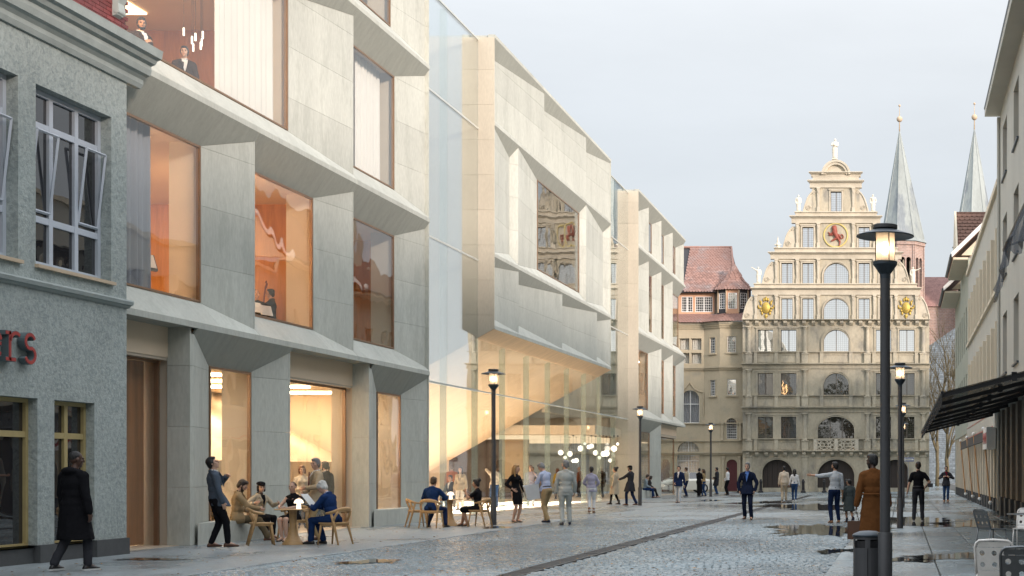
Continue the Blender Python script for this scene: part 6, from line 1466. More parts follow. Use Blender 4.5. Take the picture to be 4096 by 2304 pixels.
def remeshed(name, mb, m, T, vox, smooth=3, disp=0., dscale=.12, dec=None):
    o = mb.build(name, m, T, world=False)
    r = o.modifiers.new('remesh','REMESH'); r.mode = 'VOXEL'; r.voxel_size = vox; r.use_smooth_shade = True
    s = o.modifiers.new('smooth','SMOOTH'); s.iterations = smooth; s.factor = .5
    if disp:
        if 'folds' not in bpy.data.textures:
            tx = bpy.data.textures.new('folds', 'CLOUDS'); tx.noise_scale = dscale; tx.noise_depth = 2
        d = o.modifiers.new('folds','DISPLACE'); d.texture = bpy.data.textures['folds']; d.strength = disp; d.mid_level = .5; d.texture_coords = 'LOCAL'
    if dec: dd = o.modifiers.new('decimate','DECIMATE'); dd.ratio = dec
    TODO.append(o); return o
STAND = dict(hip=(0,0,.93), lean=0, roll=0, twist=0, head=(0,0), LF=(-.10,0,.085), RF=(.10,0,.085), LH=(-.27,.04,.80), RH=(.27,.04,.80), LE=(-.4,-1,0), RE=(.4,-1,0), LK=(0,1,0), RK=(0,1,0), ly=8, ry=-8, curl=35)
SIT = dict(STAND, hip=(0,0,.53), LF=(-.12,.42,.085), RF=(.12,.42,.085), LH=(-.14,.34,.62), RH=(.14,.34,.62), LK=(0,1,.6), RK=(0,1,.6))
def person(label, loc, yaw, base=STAND, h=1.78, fem=False, skin='fair', hair=('short','darkbrown'), top=('jacket','navy'), legs=('trousers','navy'), shirt=None, tie=None, shoes=('shoe','leather_black'), beard=None, near=1, hat=None, belt=False, group='people on the street', name='person', **pose):
    P = dict(base); P.update(pose); T = thing(name, label, 'person', loc, R(yaw), group, h/1.78)
    sk = skin_m(skin); far = near == 0
    vb = {2: .0075, 1: .010, 0: .017}[near]; vc = {2: .011, 1: .014, 0: .02}[near]
    hip = Vector(P['hip']); tors = Euler((-R(P['lean']), R(P['roll']), R(P['twist'])), 'XYZ').to_matrix()
    sw = .155 if fem else .175; hw = .092 if fem else .09
    tp = lambda x, y, z: hip + tors @ Vector((x, y, z))
    waist, chest, shc, neck0 = tp(0,.01,.17), tp(0,.0,.37), tp(0,-.01,.50), tp(0,-.005,.54)
    shL, shR = tp(-sw,-.01,.462), tp(sw,-.01,.462); hL, hR = hip + Vector((-hw,0,-.02)), hip + Vector((hw,0,-.02))
    hy, hp = P['head']; HM = tors @ Euler((R(hp),0,R(hy)), 'XYZ').to_matrix(); neck1 = tp(0,.02,.615)
    hc = neck1 + HM @ Vector((0,.012,.085)); H = lambda x, y, z: hc + HM @ Vector((x,y,z))
    kL, aL = ik(hL, P['LF'], .44, .42, P['LK']); kR, aR = ik(hR, P['RF'], .44, .42, P['RK'])
    eL, wL = ik(shL, P['LH'], .285, .25, tors @ Vector(P['LE'])); eR, wR = ik(shR, P['RH'], .285, .25, tors @ Vector(P['RE']))
    # ---------------- body: one continuous surface
    b = MB(); g = 1.0 if not fem else .9
    b.ell(hip + Vector((0,-.005,.02)), (.158,.105,.115), tors); b.cap(hip + tors @ Vector((0,0,.03)), waist, .105*g, .098*g); b.ell(chest, (.158*g,.105,.185), tors); b.cap(shL, tp(0,-.012,.52), .05*g, .058*g); b.cap(shR, tp(0,-.012,.52), .05*g, .058*g); b.cap(waist, chest, .10*g, .11*g)
    b.cap(shc, neck1, .062*g, .05*g); b.cap(neck1, H(0,0,-.03), .05*g, .05*g)
    if fem:
        for s in (-1, 1): b.ell(chest + tors @ Vector((s*.065,.085,.02)), (.06,.055,.06), tors)
    for hh, k, a in ((hL,kL,aL),(hR,kR,aR)): b.cap(hh, k, .082, .056); b.cap(k, k.lerp(a,.35), .054, .056); b.cap(k.lerp(a,.35), a, .055, .036)
    for s, e, w in ((shL,eL,wL),(shR,eR,wR)): b.cap(s, e, .05*g, .04*g); b.cap(e, e.lerp(w,.3), .04*g, .041*g); b.cap(e.lerp(w,.3), w, .041*g, .026*g)
    for a, yw in ((aL,P['ly']),(aR,P['ry'])): f = Vector((-math.sin(R(yw)), math.cos(R(yw)), 0)); b.cap(a, a + f*.12 + Vector((0,0,-.045)), .034, .026)
    b.ell(H(0,-.014,.035), (.074,.093,.098), HM); b.ell(H(0,.022,-.028), (.058,.068,.082), HM); b.ell(H(0,.052,-.082), (.03,.03,.028), HM); b.cap(H(0,.092,.02), H(0,.104,-.018), .010, .014); b.cap(H(-.04,.078,.032), H(.04,.078,.032), .013, .013)
    b.ell(H(0,.075,-.05), (.026,.018,.016), HM)
    for s in (-1, 1): b.ell(H(s*.076,-.008,.0), (.012,.02,.032), HM); b.ell(H(s*.045,.055,-.012), (.022,.022,.022), HM)
    for sgn, e, w in ((-1,eL,wL),(1,eR,wR)):
        d = (w-e).normalized(); inn = tors @ Vector((-sgn,0,0)); n = (inn - d*inn.dot(d)); n = n.normalized() if n.length > 1e-3 else Vector((0,1,0)); sd = d.cross(n)*sgn; fwd = sd if sd.y >= -.2 else -sd
        pm = Matrix((fwd, n, d)).transposed(); b.ell(w + d*.05, (.038,.017,.055), pm, 10, 7)
        if far: b.cap(w + d*.08, w + d*.14 + n*.03, .026, .016, 8)
        else:
            c = R(P['curl'])
            for q, ln in ((-.027,.85),(-.009,.98),(.009,1.0),(.027,.92)):
                p0 = w + d*.088 + fwd*q; d1 = d*math.cos(c*.6) + n*math.sin(c*.6); p1 = p0 + d1*.042*ln; d2 = d*math.cos(c*1.5) + n*math.sin(c*1.5); b.cap(p0 - d*.01, p1, .0092, .0088, 6); b.cap(p1, p1 + d2*.038*ln, .0088, .0075, 6)
            tb = w + d*.03 + fwd*.03; t1 = tb + (d*.6 + fwd*.55 + n*.35).normalized()*.045; b.cap(tb, t1, .0115, .0105, 6); b.cap(t1, t1 + (d*.9 + n*.35).normalized()*.032, .0105, .0085, 6)
    remeshed('body', b, sk, T, vb, 2 if not far else 1, dec=.28 if near else .5)
    # ---------------- face
    fm = MB()
    for s in (-1, 1): fm.ell(H(s*.031,.083,.012), (.012,.006,.006), HM, 8, 5); fm.ell(H(s*.032,.091,.031), (.02,.005,.0045), HM, 8, 5)
    fm.build('eyes', M['eye'], T, True, world=False)
    MB().ell(H(0,.089,-.052), (.022,.006,.007), HM, 8, 5).build('mouth', M['lips'], T, True, world=False)
    # ---------------- hair
    st, hcl = hair; hm = hair_m(hcl)
    if st != 'none':
        q = MB()
        if st == 'shaved': q.ell(H(0,-.022,.046), (.076,.092,.092), HM)
        else:
            q.ell(H(0,-.028,.052), (.083,.096,.095), HM); q.ell(H(0,.012,.102), (.066,.074,.042), HM); q.ell(H(0,-.06,.0), (.07,.058,.085), HM)
            for s in (-1,1): q.ell(H(s*.068,-.02,.02), (.02,.045,.06), HM)
        if st == 'bun': q.ell(H(0,-.115,.11), (.055,.055,.055), HM)
        if st == 'ponytail': q.cap(H(0,-.10,.05), H(0,-.15,-.02), .025, .02); q.cap(H(0,-.15,-.02), H(0,-.14,-.12), .022, .012)
        if st == 'long':
            for s in (-1, 1): q.cap(H(s*.07,-.03,.03), H(s*.085,-.005,-.20), .035, .03); q.cap(H(s*.085,-.005,-.20), H(s*.08,.03,-.30), .03, .016)
            q.cap(H(0,-.08,.0), H(0,-.10,-.24), .075, .06)
        if st == 'bob':
            for s in (-1, 1): q.cap(H(s*.07,-.025,.03), H(s*.075,-.01,-.07), .033, .028)
            q.cap(H(0,-.07,.0), H(0,-.075,-.08), .07, .055)
        if st == 'wavy': 
            for k in range(9): a = k*.7; q.ell(H(.07*math.cos(a),-.03+.07*math.sin(a),.085+.02*math.sin(a*2)), .04)
        remeshed('hair', q, hm, T, vb*1.15, 2, disp=.012 if st != 'shaved' else 0)
    if beard:
        q = MB(); q.ell(H(0,.042,-.078), (.05,.045,.042), HM); 
        for s in (-1,1): q.cap(H(s*.058,.01,-.01), H(s*.042,.045,-.075), .014, .02)
        q.cap(H(-.025,.088,-.036), H(.025,.088,-.036), .008, .008); remeshed('beard', q, hair_m(beard), T, vb*1.1, 1)
    if hat:
        q = MB(); 
        if hat[0] == 'cap': q.ell(H(0,-.012,.085), (.092,.108,.062), HM); q.cap(H(-.035,.10,.075), H(.035,.10,.075), .022, .022); q.ell(H(0,.095,.07), (.07,.055,.014), HM)
        else: q.ell(H(.01,-.015,.10), (.105,.115,.055), HM); q.ell(H(0,.03,.07), (.085,.09,.03), HM)
        remeshed('hat', q, cm(hat[1]), T, vb*1.2, 2)
    # ---------------- clothes
    def arms(q, infl, frac, e0=.0):
        for s, e, w in ((shL,eL,wL),(shR,eR,wR)):
            s2 = s + (tors @ Vector((0,0,-.0)))
            if frac <= .5: q.cap(s2, s.lerp(e, frac*2), .052*g+infl, .05*g+infl)
            else: q.cap(s2, e, .053*g+infl, .044*g+infl); q.cap(e, e.lerp(w,(frac-.5)*2), .044*g+infl, .034*g+infl)
    def trunk(q, infl, z0=.03):
        q.cap(hip + tors @ Vector((0,0,z0)), waist, .108*g+infl, .10*g+infl); q.ell(hip + tors @ Vector((0,-.005,.05)), (.155+infl,.105+infl,.10), tors); q.ell(tp(0,0,.20), (.142*g+infl,.098+infl,.15), tors); q.ell(chest, (.163*g+infl,.11+infl,.19+infl*.4), tors); q.cap(shL, tp(0,-.012,.505), .048*g+infl, .06*g+infl); q.cap(shR, tp(0,-.012,.505), .048*g+infl, .06*g+infl); q.cap(shc, tp(0,0,.545), .085, .062)
        if fem:
            for s in (-1,1): q.ell(chest + tors @ Vector((s*.065,.085,.02)), (.06+infl*.6,.055+infl,.06), tors)
    kind, tcol = top[0], top[1]; sitting = P['hip'][2] < .7
    tm_ = cm(tcol)
    def skirt(q, z_to, r0, r1, flat=.72):
        if sitting:
            for hh, k in ((hL,kL),(hR,kR)): q.cap(hh, hh.lerp(k, min(1, z_to)), r0*.62, r1*.5)
            q.cap(hip, (kL+kR)/2*min(1,z_to)+hip*(1-min(1,z_to)), r0*.6, r1*.45)
        else:
            mid = (kL+kR)/2; n = 9; vs = []; ns = 18; top_ = waist + Vector((0,0,-.02)); spread = (kL-kR).length*.35
            for i in range(n+1):
                t = i/n; z = top_.z + (z_to-top_.z)*t; c = top_.lerp(Vector((mid.x, mid.y*.8, z)), t); c.z = z; rs = (.128*g+.03 if t < .001 else (r0*min(1, .84+.9*t)+(r1-r0)*t)); rx = rs + spread*t*.3; ry = rs*flat + abs(kL.y-kR.y)*.35*t
                for k in range(ns):
                    a = 6.2832*k/ns; wv = 1 + .05*t*math.sin(a*5+i*.3); vs.append(c + Vector((rx*wv*math.cos(a), ry*wv*math.sin(a), 0)))
            q.add(vs, [(i*ns+k, (i+1)*ns+k, (i+1)*ns+(k+1) % ns, i*ns+(k+1) % ns) for i in range(n) for k in range(ns)] + [tuple(range(ns)), tuple(range(n*ns,(n+1)*ns))[::-1]])
    q = MB()
    if kind == 'jacket': trunk(q, .022); arms(q, .016, .97); (skirt(q, .22, .20, .21) if sitting else skirt(q, hip.z-.13, .178, .192, .74))
    elif kind == 'coat': trunk(q, .030); arms(q, .022, .98); skirt(q, top[2] if len(top) > 2 else .45, .185, .235, .78) if not sitting else skirt(q, .8, .2, .2)
    elif kind == 'shirt': trunk(q, .014); arms(q, .013, top[2] if len(top) > 2 else .95); skirt(q, hip.z-.03, .168, .17, .72) if not sitting else None
    elif kind == 'dress': trunk(q, .012); (arms(q, .012, top[3]) if top[3] else None); skirt(q, top[2], .165, .15 if not sitting else .19, .78)
    if kind == 'coat' and len(top) > 3 and top[3] == 'hood': q.ell(tp(0,-.09,.535), (.13,.085,.06), tors); 
    if kind == 'coat' or kind == 'jacket': q.cap(tp(-.05,-.055,.555), tp(.05,-.055,.555), .03, .03)
    remeshed({'jacket':'jacket','coat':'coat','shirt':'shirt','dress':'dress'}[kind], q, tm_, T, vc, 5, disp=.024 if near else .012, dec=.7)
    if kind == 'coat' and len(top) > 4:      # belt
        n = 16; MB().tube([tuple(hip + Vector((.205*math.cos(6.2832*k/n), .155*math.sin(6.2832*k/n)-.005, .135))) for k in range(n+1)], .02, 6).build('belt', tm_, T, True, world=False)
    if shirt and kind in ('jacket','coat'):
        f = chest + Vector((0,0,0)); fy = .11+.022+.012
        V = MB(); V.prism([tp(-.062,.075,.535), tp(.062,.075,.535), tp(.05,fy-.004,.44), tp(0,fy+.006,.24), tp(-.05,fy-.004,.44)], tors @ Vector((0,.012,0)))
        V.cap(tp(-.05,.01,.565), tp(.0,.075,.55), .018, .014, 8); V.cap(tp(.05,.01,.565), tp(.0,.075,.55), .018, .014, 8); V.cap(tp(-.05,-.03,.575), tp(.05,-.03,.575), .02, .02, 8); V.build('shirt_front', cm(shirt), T, world=False)
        if tie: MB().prism([tp(-.018,fy+.014,.535), tp(.018,fy+.014,.535), tp(.03,fy+.024,.27), tp(0,fy+.024,.235), tp(-.03,fy+.024,.27)], tors @ Vector((0,.008,0))).build('tie', cm(tie), T, world=False)
        for s in (-1, 1): MB().prism([tp(s*.062,.08,.54), tp(s*.105,.095,.50), tp(s*.075,fy+.004,.40), tp(s*.004,fy+.018,.235), tp(s*.045,fy+.010,.42)], tors @ Vector((0,.012,0))).build('lapel', tm_, T, world=False)
    if legs:
        q = MB(); kind2 = legs[0]; lm = cm(legs[1])
        if kind2 == 'trousers':
            q.ell(hip + Vector((0,-.008,.01)), (.165,.118,.12), tors); q.cap(hip, hip + tors @ Vector((0,0,.08)), .12, .118)
            for hh, k, a in ((hL,kL,aL),(hR,kR,aR)): q.cap(hh, k, .097, .072); q.cap(k, a + Vector((0,0,.02)), .07, .06 if len(legs) < 3 else legs[2])
            remeshed('trousers', q, lm, T, vc, 3, disp=.02 if near else .01, dec=.7)
        elif kind2 == 'tights':
            for hh, k, a in ((hL,kL,aL),(hR,kR,aR)): q.cap(hh, k, .082, .06); q.cap(k, k.lerp(a,.35), .058, .059); q.cap(k.lerp(a,.35), a, .058, .04)
            q.ell(hip, (.155,.108,.11), tors); remeshed('tights', q, lm, T, vc, 3)
    if belt and legs: n = 16; MB().tube([tuple(hip + tors @ Vector((.150*math.cos(6.2832*k/n), .112*math.sin(6.2832*k/n), .10))) for k in range(n+1)], .019, 6).build('belt', M['leather_black'], T, True, world=False)
    # ---------------- shoes
    for a, yw in ((aL,P['ly']),(aR,P['ry'])):
        f = Vector((-math.sin(R(yw)), math.cos(R(yw)), 0)); r_ = Vector((f.y,-f.x,0)); z0 = a.z - .085; q = MB(); lift = 0
        if shoes[0] == 'heel':
            secs = [(-.05,.055,.030,.03),(.0,.05,.030,.028),(.07,.02,.033,.022),(.13,.012,.034,.018),(.175,.012,.018,.012)]
        else: secs = [(-.075,.03,.026,.028),(-.055,.042,.034,.042),(0,.05,.037,.05),(.07,.04,.040,.038),(.13,.03,.042,.028),(.175,.026,.034,.022),(.20,.022,.012,.012)]
        n = 12; vs = []
        for dd, zc, rw, rz in secs:
            for k in range(n): w_ = 6.2832*k/n; vs.append(a + f*dd + r_*rw*math.cos(w_) + Vector((0,0,-a.z + z0 + max(zc + rz*math.sin(w_), .004))))
        q.add(vs, [(i*n+k, i*n+(k+1) % n, (i+1)*n+(k+1) % n, (i+1)*n+k) for i in range(len(secs)-1) for k in range(n)] + [tuple(range(n))[::-1], tuple(range((len(secs)-1)*n, len(secs)*n))])
        if shoes[0] == 'heel': q.tube([a + f*-.045 + Vector((0,0,-a.z+z0+.05)), a + f*-.055 + Vector((0,0,-a.z+z0))], [.014,.007], 6)
        if shoes[0] == 'boot': q.cap(a + Vector((0,0,.08)), a + f*.01 + Vector((0,0,-.03)), .052, .05)
        so_ = q.build('shoe', M[shoes[1]], T, True, world=False)
        if shoes[0] == 'sneaker':
            s2 = MB(); s2.prism([a + f*dd + r_*rw + Vector((0,0,-a.z+z0+.002)) for dd, rw in ((-.08,-.028),(-.08,.028),(0,.038),(.12,.045),(.19,.03),(.2,-.02),(.12,-.045),(0,-.038))], (0,0,.022)); s2.build('sole', M['sole'], so_, world=False)
    T['_w'] = 1
    return T, dict(hip=hip, wL=wL, wR=wR, tp=tp, H=H, HM=HM, eL=eL, eR=eR)
def gpx(px, py): return ground_at(px, py)

# --- near left walker
person('man in long black hooded coat walking away past the grey stucco building', gpx(290,2284), -14, h=1.86, skin='dark', hair=('shaved','black'), top=('coat','black',.46,'hood'), legs=('trousers','charcoal'), shoes=('sneaker','leather_black'), near=2, head=(-28,0), LF=(-.17,-.16,.10), RF=(.12,.16,.085), RH=(.30,.02,.76), LH=(-.26,.12,.80), lean=3)
# --- group around the first table
person('man in slate grey suit jacket standing with head tipped back beside the bench', gpx(862,2189), -52, h=1.84, hair=('short','black'), top=('jacket','slate'), legs=('trousers','black',.055), shirt='white', shoes=('shoe','leather_brown'), near=2, head=(-22,18), lean=-4, LF=(-.06,-.06,.085), RF=(.10,.20,.085), RH=(.22,.08,.88), LH=(-.08,.22,1.38), LE=(-1,.2,-.6), RE=(1,-.6,0))
person('bearded man in tan jacket leaning on the bench, looking down', (-14.60, 31.85, -.02), -58, SIT, h=1.80, hair=('short','darkbrown'), beard='darkbrown', top=('jacket','tan'), legs=('trousers','olive'), shirt='black', shoes=('shoe','leather_brown'), near=2, lean=4, head=(-20,-26), LF=(-.05,.66,.085), RF=(.12,.60,.085), LH=(-.2,.30,.66), RH=(.20,.42,.72), ly=0, ry=-6)
person('laughing woman in black beret and beige cardigan seated on the bench', (-14.60, 32.95, .0), -120, SIT, h=1.68, fem=True, hair=('bob','darkbrown'), hat=('beret','black'), top=('jacket','sand'), legs=('trousers','black',.05), shirt='black', shoes=('shoe','leather_brown'), near=2, lean=6, head=(-20,4), LH=(-.30,.30,.84), RH=(.32,.26,.86), LE=(-1,-.3,-1), RE=(1,-.3,-1), LF=(-.08,.42,.085), RF=(.08,.40,.085), curl=25)
w5 = gpx(1188,2163)
person('smiling woman in sleeveless black dress at the first table', (w5.x-.06, w5.y-.05, 0), 168, SIT, h=1.70, fem=True, hair=('shaved','brown'), top=('dress','black',.72,0), legs=None, shoes=('heel','leather_black'), near=2, head=(6,0), LH=(-.08,.36,.76), RH=(.08,.38,.76), LE=(-1,-.3,-.6), RE=(1,-.3,-.6), LF=(-.10,.40,.085), RF=(-.02,.44,.085))
person('grey haired man in beige suit and dark red tie standing at the window', gpx(1268,2160), 128, h=1.84, hair=('short','grey'), top=('jacket','beige'), legs=('trousers','khaki'), shirt='white', tie='wine', shoes=('shoe','leather_brown'), near=2, head=(28,-4), LH=(-.10,.24,1.12), RH=(.12,.24,1.02), LE=(-1,-.4,-.6), RE=(1,-.4,-.8), LF=(-.10,.02,.085), RF=(.10,-.06,.085))
w7 = gpx(1330,2178)
_, a7 = person('white haired man in navy suit seated reading a paper at the first table', (w7.x+.02, w7.y, 0), 78, SIT, h=1.78, hair=('wavy','white'), top=('jacket','bluenavy'), legs=('trousers','bluenavy'), shirt='paleblue', shoes=('shoe','leather_black'), near=2, lean=16, head=(4,-24), LH=(-.10,.46,.80), RH=(.12,.46,.78), LE=(-1,-.4,-.8), RE=(1,-.4,-.8), LF=(-.1,.46,.085), RF=(.1,.30,.085))
pp = MB(); pp.obox((0,0,0), (.13,0,0), (0,.004,.001), (0,.05,.16)); o = pp.build('newspaper', mat('newsprint', (.62,.62,.60), .8, var=.12, vscale=60, local=True)); o.location = (w7.x-.50, w7.y+.02, .93); o.rotation_euler = (R(-25),0,R(80)); tag(o, 'folded newspaper held by the white haired man', 'newspaper')
# inside the ground floor room
person('dark haired man with ponytail in black suit inside the second window', (-15.6, 39.3, .012), 68, h=1.80, hair=('ponytail','black'), beard='black', top=('jacket','black'), legs=('trousers','black'), shirt='white', near=1, group='people inside the concrete building')
person('woman in pale blouse and black skirt inside behind the beige suit man', (-15.95, 38.6, .012), -150, h=1.68, fem=True, hair=('bob','ginger'), top=('shirt','cream'), legs=('trousers','black'), near=1, group='people inside the concrete building', LH=(-.1,.25,1.1), RH=(.1,.25,1.1))
# --- second table
w10 = gpx(1727,2111)
person('man in navy suit seated with his back to the viewer at the second table', (w10.x, w10.y+.02, 0), -6, SIT, h=1.80, skin='tan', hair=('short','brown'), top=('jacket','bluenavy'), legs=('trousers','navy'), shirt='white', near=2, lean=5, head=(-6,-8), LF=(-.24,.30,.085), RF=(.24,.30,.085), LH=(-.16,.36,.76), RH=(.16,.36,.76), LE=(-1,-.3,-.5), RE=(1,-.3,-.5))
w11 = gpx(1916,2106)
person('woman with hair bun in short sleeved black dress seated at the second table', (w11.x-.02, w11.y, 0), 84, SIT, h=1.70, fem=True, skin='tan', hair=('bun','black'), top=('dress','black',.98,.3), legs=None, shoes=('heel','leather_black'), near=2, lean=3, head=(0,-3), LH=(-.08,.34,1.0), RH=(.06,.36,.96), LE=(-.6,-.6,-1), RE=(.6,-.6,-1), LF=(-.06,.30,.085), RF=(.08,.52,.085))
# --- promenade
person('blonde woman in black dress with one hand on her hip', gpx(2062,2090), -118, h=1.74, fem=True, hair=('long','blond'), top=('dress','black',.56,.85), legs=None, shoes=('heel','leather_black'), near=2, head=(22,-4), RH=(.22,.10,1.02), RE=(1,-1,0), LH=(-.30,.12,.86), LF=(-.06,.03,.085), RF=(.08,-.02,.085))
w14 = gpx(2188,2090)
M['navy_suede'] = mat('navy_suede', (.012,.016,.035), .8)
person('grey haired man in pale blue shirt and khaki trousers holding a white bag', w14, 62, h=1.84, hair=('short','grey'), top=('shirt','paleblue',.8), legs=('trousers','khaki'), belt=True, shoes=('shoe','navy_suede'), near=2, lean=12, head=(6,-26), LH=(-.10,.34,1.20), RH=(.10,.40,1.16), LE=(-.8,-.4,-1), RE=(.8,-.4,-1), LF=(-.08,-.10,.085), RF=(.10,.12,.085))
bag = MB(); f4 = [(-.20,-.10),(.20,-.10),(.20,.10),(-.20,.10)]
bag.add([(x*.92,y*.9,0) for x,y in f4] + [(x*1.06,y*1.1,.42+.03*(i % 2)) for i,(x,y) in enumerate(f4)] + [(x*1.0,y*1.0,.42) for x,y in f4] + [(x*.85,y*.8,.03) for x,y in f4], [(3,2,1,0),(0,1,5,4),(1,2,6,5),(2,3,7,6),(3,0,4,7),(4,5,9,8),(5,6,10,9),(6,7,11,10),(7,4,8,11),(8,9,13,12),(9,10,14,13),(10,11,15,14),(11,8,12,15),(12,13,14,15)])
o = thing('shopping_bag', 'large white paper bag hanging from the forearm of the khaki trousers man', 'bag', w14 + Vector((-.38,-.12,.70)), R(28)); o.rotation_euler = (R(8), R(-12), R(28)); bag.build('bag_body', mat('white_paper_bag', (.62,.64,.66), .7, var=.06, vscale=8, bump=.3, bscale=8, local=True), o, world=False)
for s in (-1, 1): MB().tube([(-.09,s*.1,.42),(-.07,s*.08,.52),(0,s*.05,.56),(.07,s*.08,.52),(.09,s*.1,.42)], .006, 6).build('handle', M['white_paint'], o, True, world=False)
person('man in light grey suit and sunglasses seen from behind', gpx(2262,2100), 20, h=1.86, hair=('short','grey'), beard='grey', top=('jacket','lightgrey'), legs=('trousers','lightgrey'), shoes=('shoe','navy_suede'), near=2, head=(38,0), LH=(-.24,.12,.88), RH=(.26,.14,.90), LE=(-1,-.8,0), RE=(1,-.8,0), LF=(-.10,-.10,.085), RF=(.12,.06,.085))
person('young person in grey blazer, white trousers and brown boots walking away', gpx(2365,2052), 8, h=1.72, fem=True, skin='brown', hair=('short','black'), top=('jacket','lilac'), legs=('trousers','white',.055), shoes=('boot','leather_tan'), near=1, head=(-4,-8), LH=(-.16,.24,1.02), RH=(.16,.24,1.02), LE=(-1,-.8,0), RE=(1,-.8,0), LF=(-.06,-.16,.10), RF=(.08,.08,.085))
person('woman with hair bun, dark scarf and beige belted coat by the concrete pillar', gpx(2462,2018), 78, h=1.74, fem=True, skin='tan', hair=('bun','black'), top=('coat','sand',.48,None,'belt'), legs=('tights','black'), shoes=('boot','leather_black'), near=1, head=(10,4), LH=(-.24,.06,.88), RH=(.24,.06,.88), LF=(-.06,.22,.085), RF=(.08,-.14,.085))
person('man in dark overcoat and flat cap reaching towards the woman in beige coat', gpx(2522,2022), 72, h=1.80, skin='tan', hair=('short','black'), beard='black', hat=('cap','black'), top=('coat','charcoal',.62), legs=('trousers','navy'), shoes=('shoe','leather_brown'), near=1, LH=(-.12,.46,1.16), RH=(.20,.10,.86), LF=(-.06,.16,.085), RF=(.08,-.24,.10))
person('man in grey sweater seated on the far bench of the concrete building', (-14.62, 82.6, 0), -78, SIT, h=1.78, hair=('short','darkbrown'), top=('shirt','sweater',.95), legs=('trousers','bluenavy'), shoes=('shoe','leather_brown'), near=0, lean=10, head=(10,-10), LF=(-.06,.52,.085), RF=(.08,.46,.085))
person('woman with crossed legs in dark stockings on the far bench', (-14.62, 83.8, 0), -66, SIT, h=1.68, fem=True, hair=('bob','darkbrown'), top=('dress','charcoal',.9,.8), legs=('tights','black'), shoes=('heel','leather_black'), near=0, lean=10, head=(30,-14), LF=(-.02,.62,.085), RF=(.06,.50,.085))
person('man in navy blazer and grey trousers walking towards the viewer', gpx(2716,2012), 172, h=1.80, hair=('short','darkbrown'), top=('jacket','navy'), legs=('trousers','palegrey'), shirt='white', shoes=('shoe','leather_brown'), near=1, LF=(-.08,.20,.085), RF=(.10,-.06,.085), RH=(.14,.22,.96), LH=(-.28,.0,.84))
person('man in beige jacket and dark trousers behind the navy blazer man', gpx(2746,1986), 85, h=1.78, hair=('short','brown'), top=('jacket','sand'), legs=('trousers','navy'), near=0)
person('woman in black hugging the long haired woman in tan jacket', gpx(2796,1987), -20, h=1.74, fem=True, hair=('short','black'), top=('dress','black',.2,.95), legs=('trousers','black'), near=0, LH=(-.05,.25,1.2), RH=(.12,.25,1.15), LF=(-.08,.02,.085), RF=(.08,-.08,.085), lean=3)
person('long haired woman in tan jacket hugging the woman in black', gpx(2815,1986), 75, h=1.68, fem=True, hair=('long','brown'), top=('jacket','khaki'), legs=('trousers','jeans',.055), shoes=('sneaker','leather_black'), near=0, LH=(-.1,.3,1.4), RH=(.1,.3,1.35), LF=(-.06,.06,.085), RF=(.08,-.10,.085))
person('man in long dark coat and jeans standing near the car', gpx(2868,1979), 80, h=1.80, hair=('short','black'), beard='black', top=('coat','charcoal',.58), legs=('trousers','jeans',.055), shoes=('sneaker','leather_black'), near=0, LH=(-.1,.2,1.1), RH=(.1,.2,1.05))
person('man in black waistcoat over white shirt standing before the red door', gpx(2910,1980), 76, h=1.78, hair=('short','black'), beard='black', top=('shirt','white',.95), legs=('trousers','black'), near=0, LH=(-.1,.2,1.0), RH=(.1,.2,1.0))
person('grey haired man in dark suit and blue shirt striding towards the viewer', gpx(2990,2080), 176, h=1.82, hair=('short','grey'), top=('jacket','darkblue'), legs=('trousers','darkblue'), shirt='blue', shoes=('shoe','leather_brown'), near=2, LH=(-.24,.06,.90), RH=(.24,.06,.90), LE=(-1,-.6,0), RE=(1,-.6,0), LF=(-.13,.06,.085), RF=(.11,-.16,.10), head=(-4,0))
person('man in cream jacket walking away beside the woman in white blouse', gpx(3136,2006), 4, h=1.80, hair=('short','black'), top=('jacket','cream'), legs=('trousers','sand'), shoes=('sneaker','leather_black'), near=1, LF=(-.08,-.14,.10), RF=(.10,.08,.085))
person('long haired woman in white blouse and jeans walking away', gpx(3178,2006), 6, h=1.66, fem=True, hair=('long','black'), top=('shirt','white',.95), legs=('trousers','jeans',.05), shoes=('sneaker','sole'), near=1, LF=(-.08,.10,.085), RF=(.06,-.14,.10), LH=(-.3,.06,.82), RH=(.28,.06,.82))
w28 = gpx(3338,2092)
_, a28 = person('bearded man in pale shirt pointing to the left with a phone', w28, 20, h=1.82, skin='tan', hair=('short','black'), beard='black', top=('shirt','palegrey',.72), legs=('trousers','navy',.055), shoes=('shoe','leather_tan'), near=2, head=(38,0), LH=(-.62,.28,1.38), LE=(-.2,0,-1), RH=(.26,.06,.84), LF=(-.10,-.02,.085), RF=(.16,.10,.085), roll=2)
person('boy in grey green coat walking beside the pointing man', gpx(3397,2090), 22, h=1.30, skin='tan', hair=('short','black'), top=('coat','greygreen',.46), legs=None, shoes=('boot','navy_suede'), near=2, head=(40,0), LF=(-.06,.12,.085), RF=(.10,-.20,.12), LH=(-.24,.1,.86), RH=(.26,.0,.8))
w29 = Vector(((3492-VX)*26.6/F, 26.6, 0))
_, a29 = person('bearded man in brown leather trench coat behind the lamp, carrying bags', w29, 6, h=1.86, skin='dark', hair=('short','black'), beard='black', top=('coat','brown',.38,None,'belt'), legs=('trousers','black'), shoes=('boot','leather_black'), near=2, head=(52,-6), LH=(-.30,.02,.80), RH=(.30,.02,.80))
b = thing('paper_bag', 'dark carrier bag with thin handles held by the brown coat man', 'bag', w29 + Vector((-.33,.05,.28)), 0)
MB().prism([(-.14,-.06,0),(.14,-.06,0),(.14,.06,0),(-.14,.06,0)], (0,0,.34)).build('bag_body', M['leather_brown'], b, world=False)
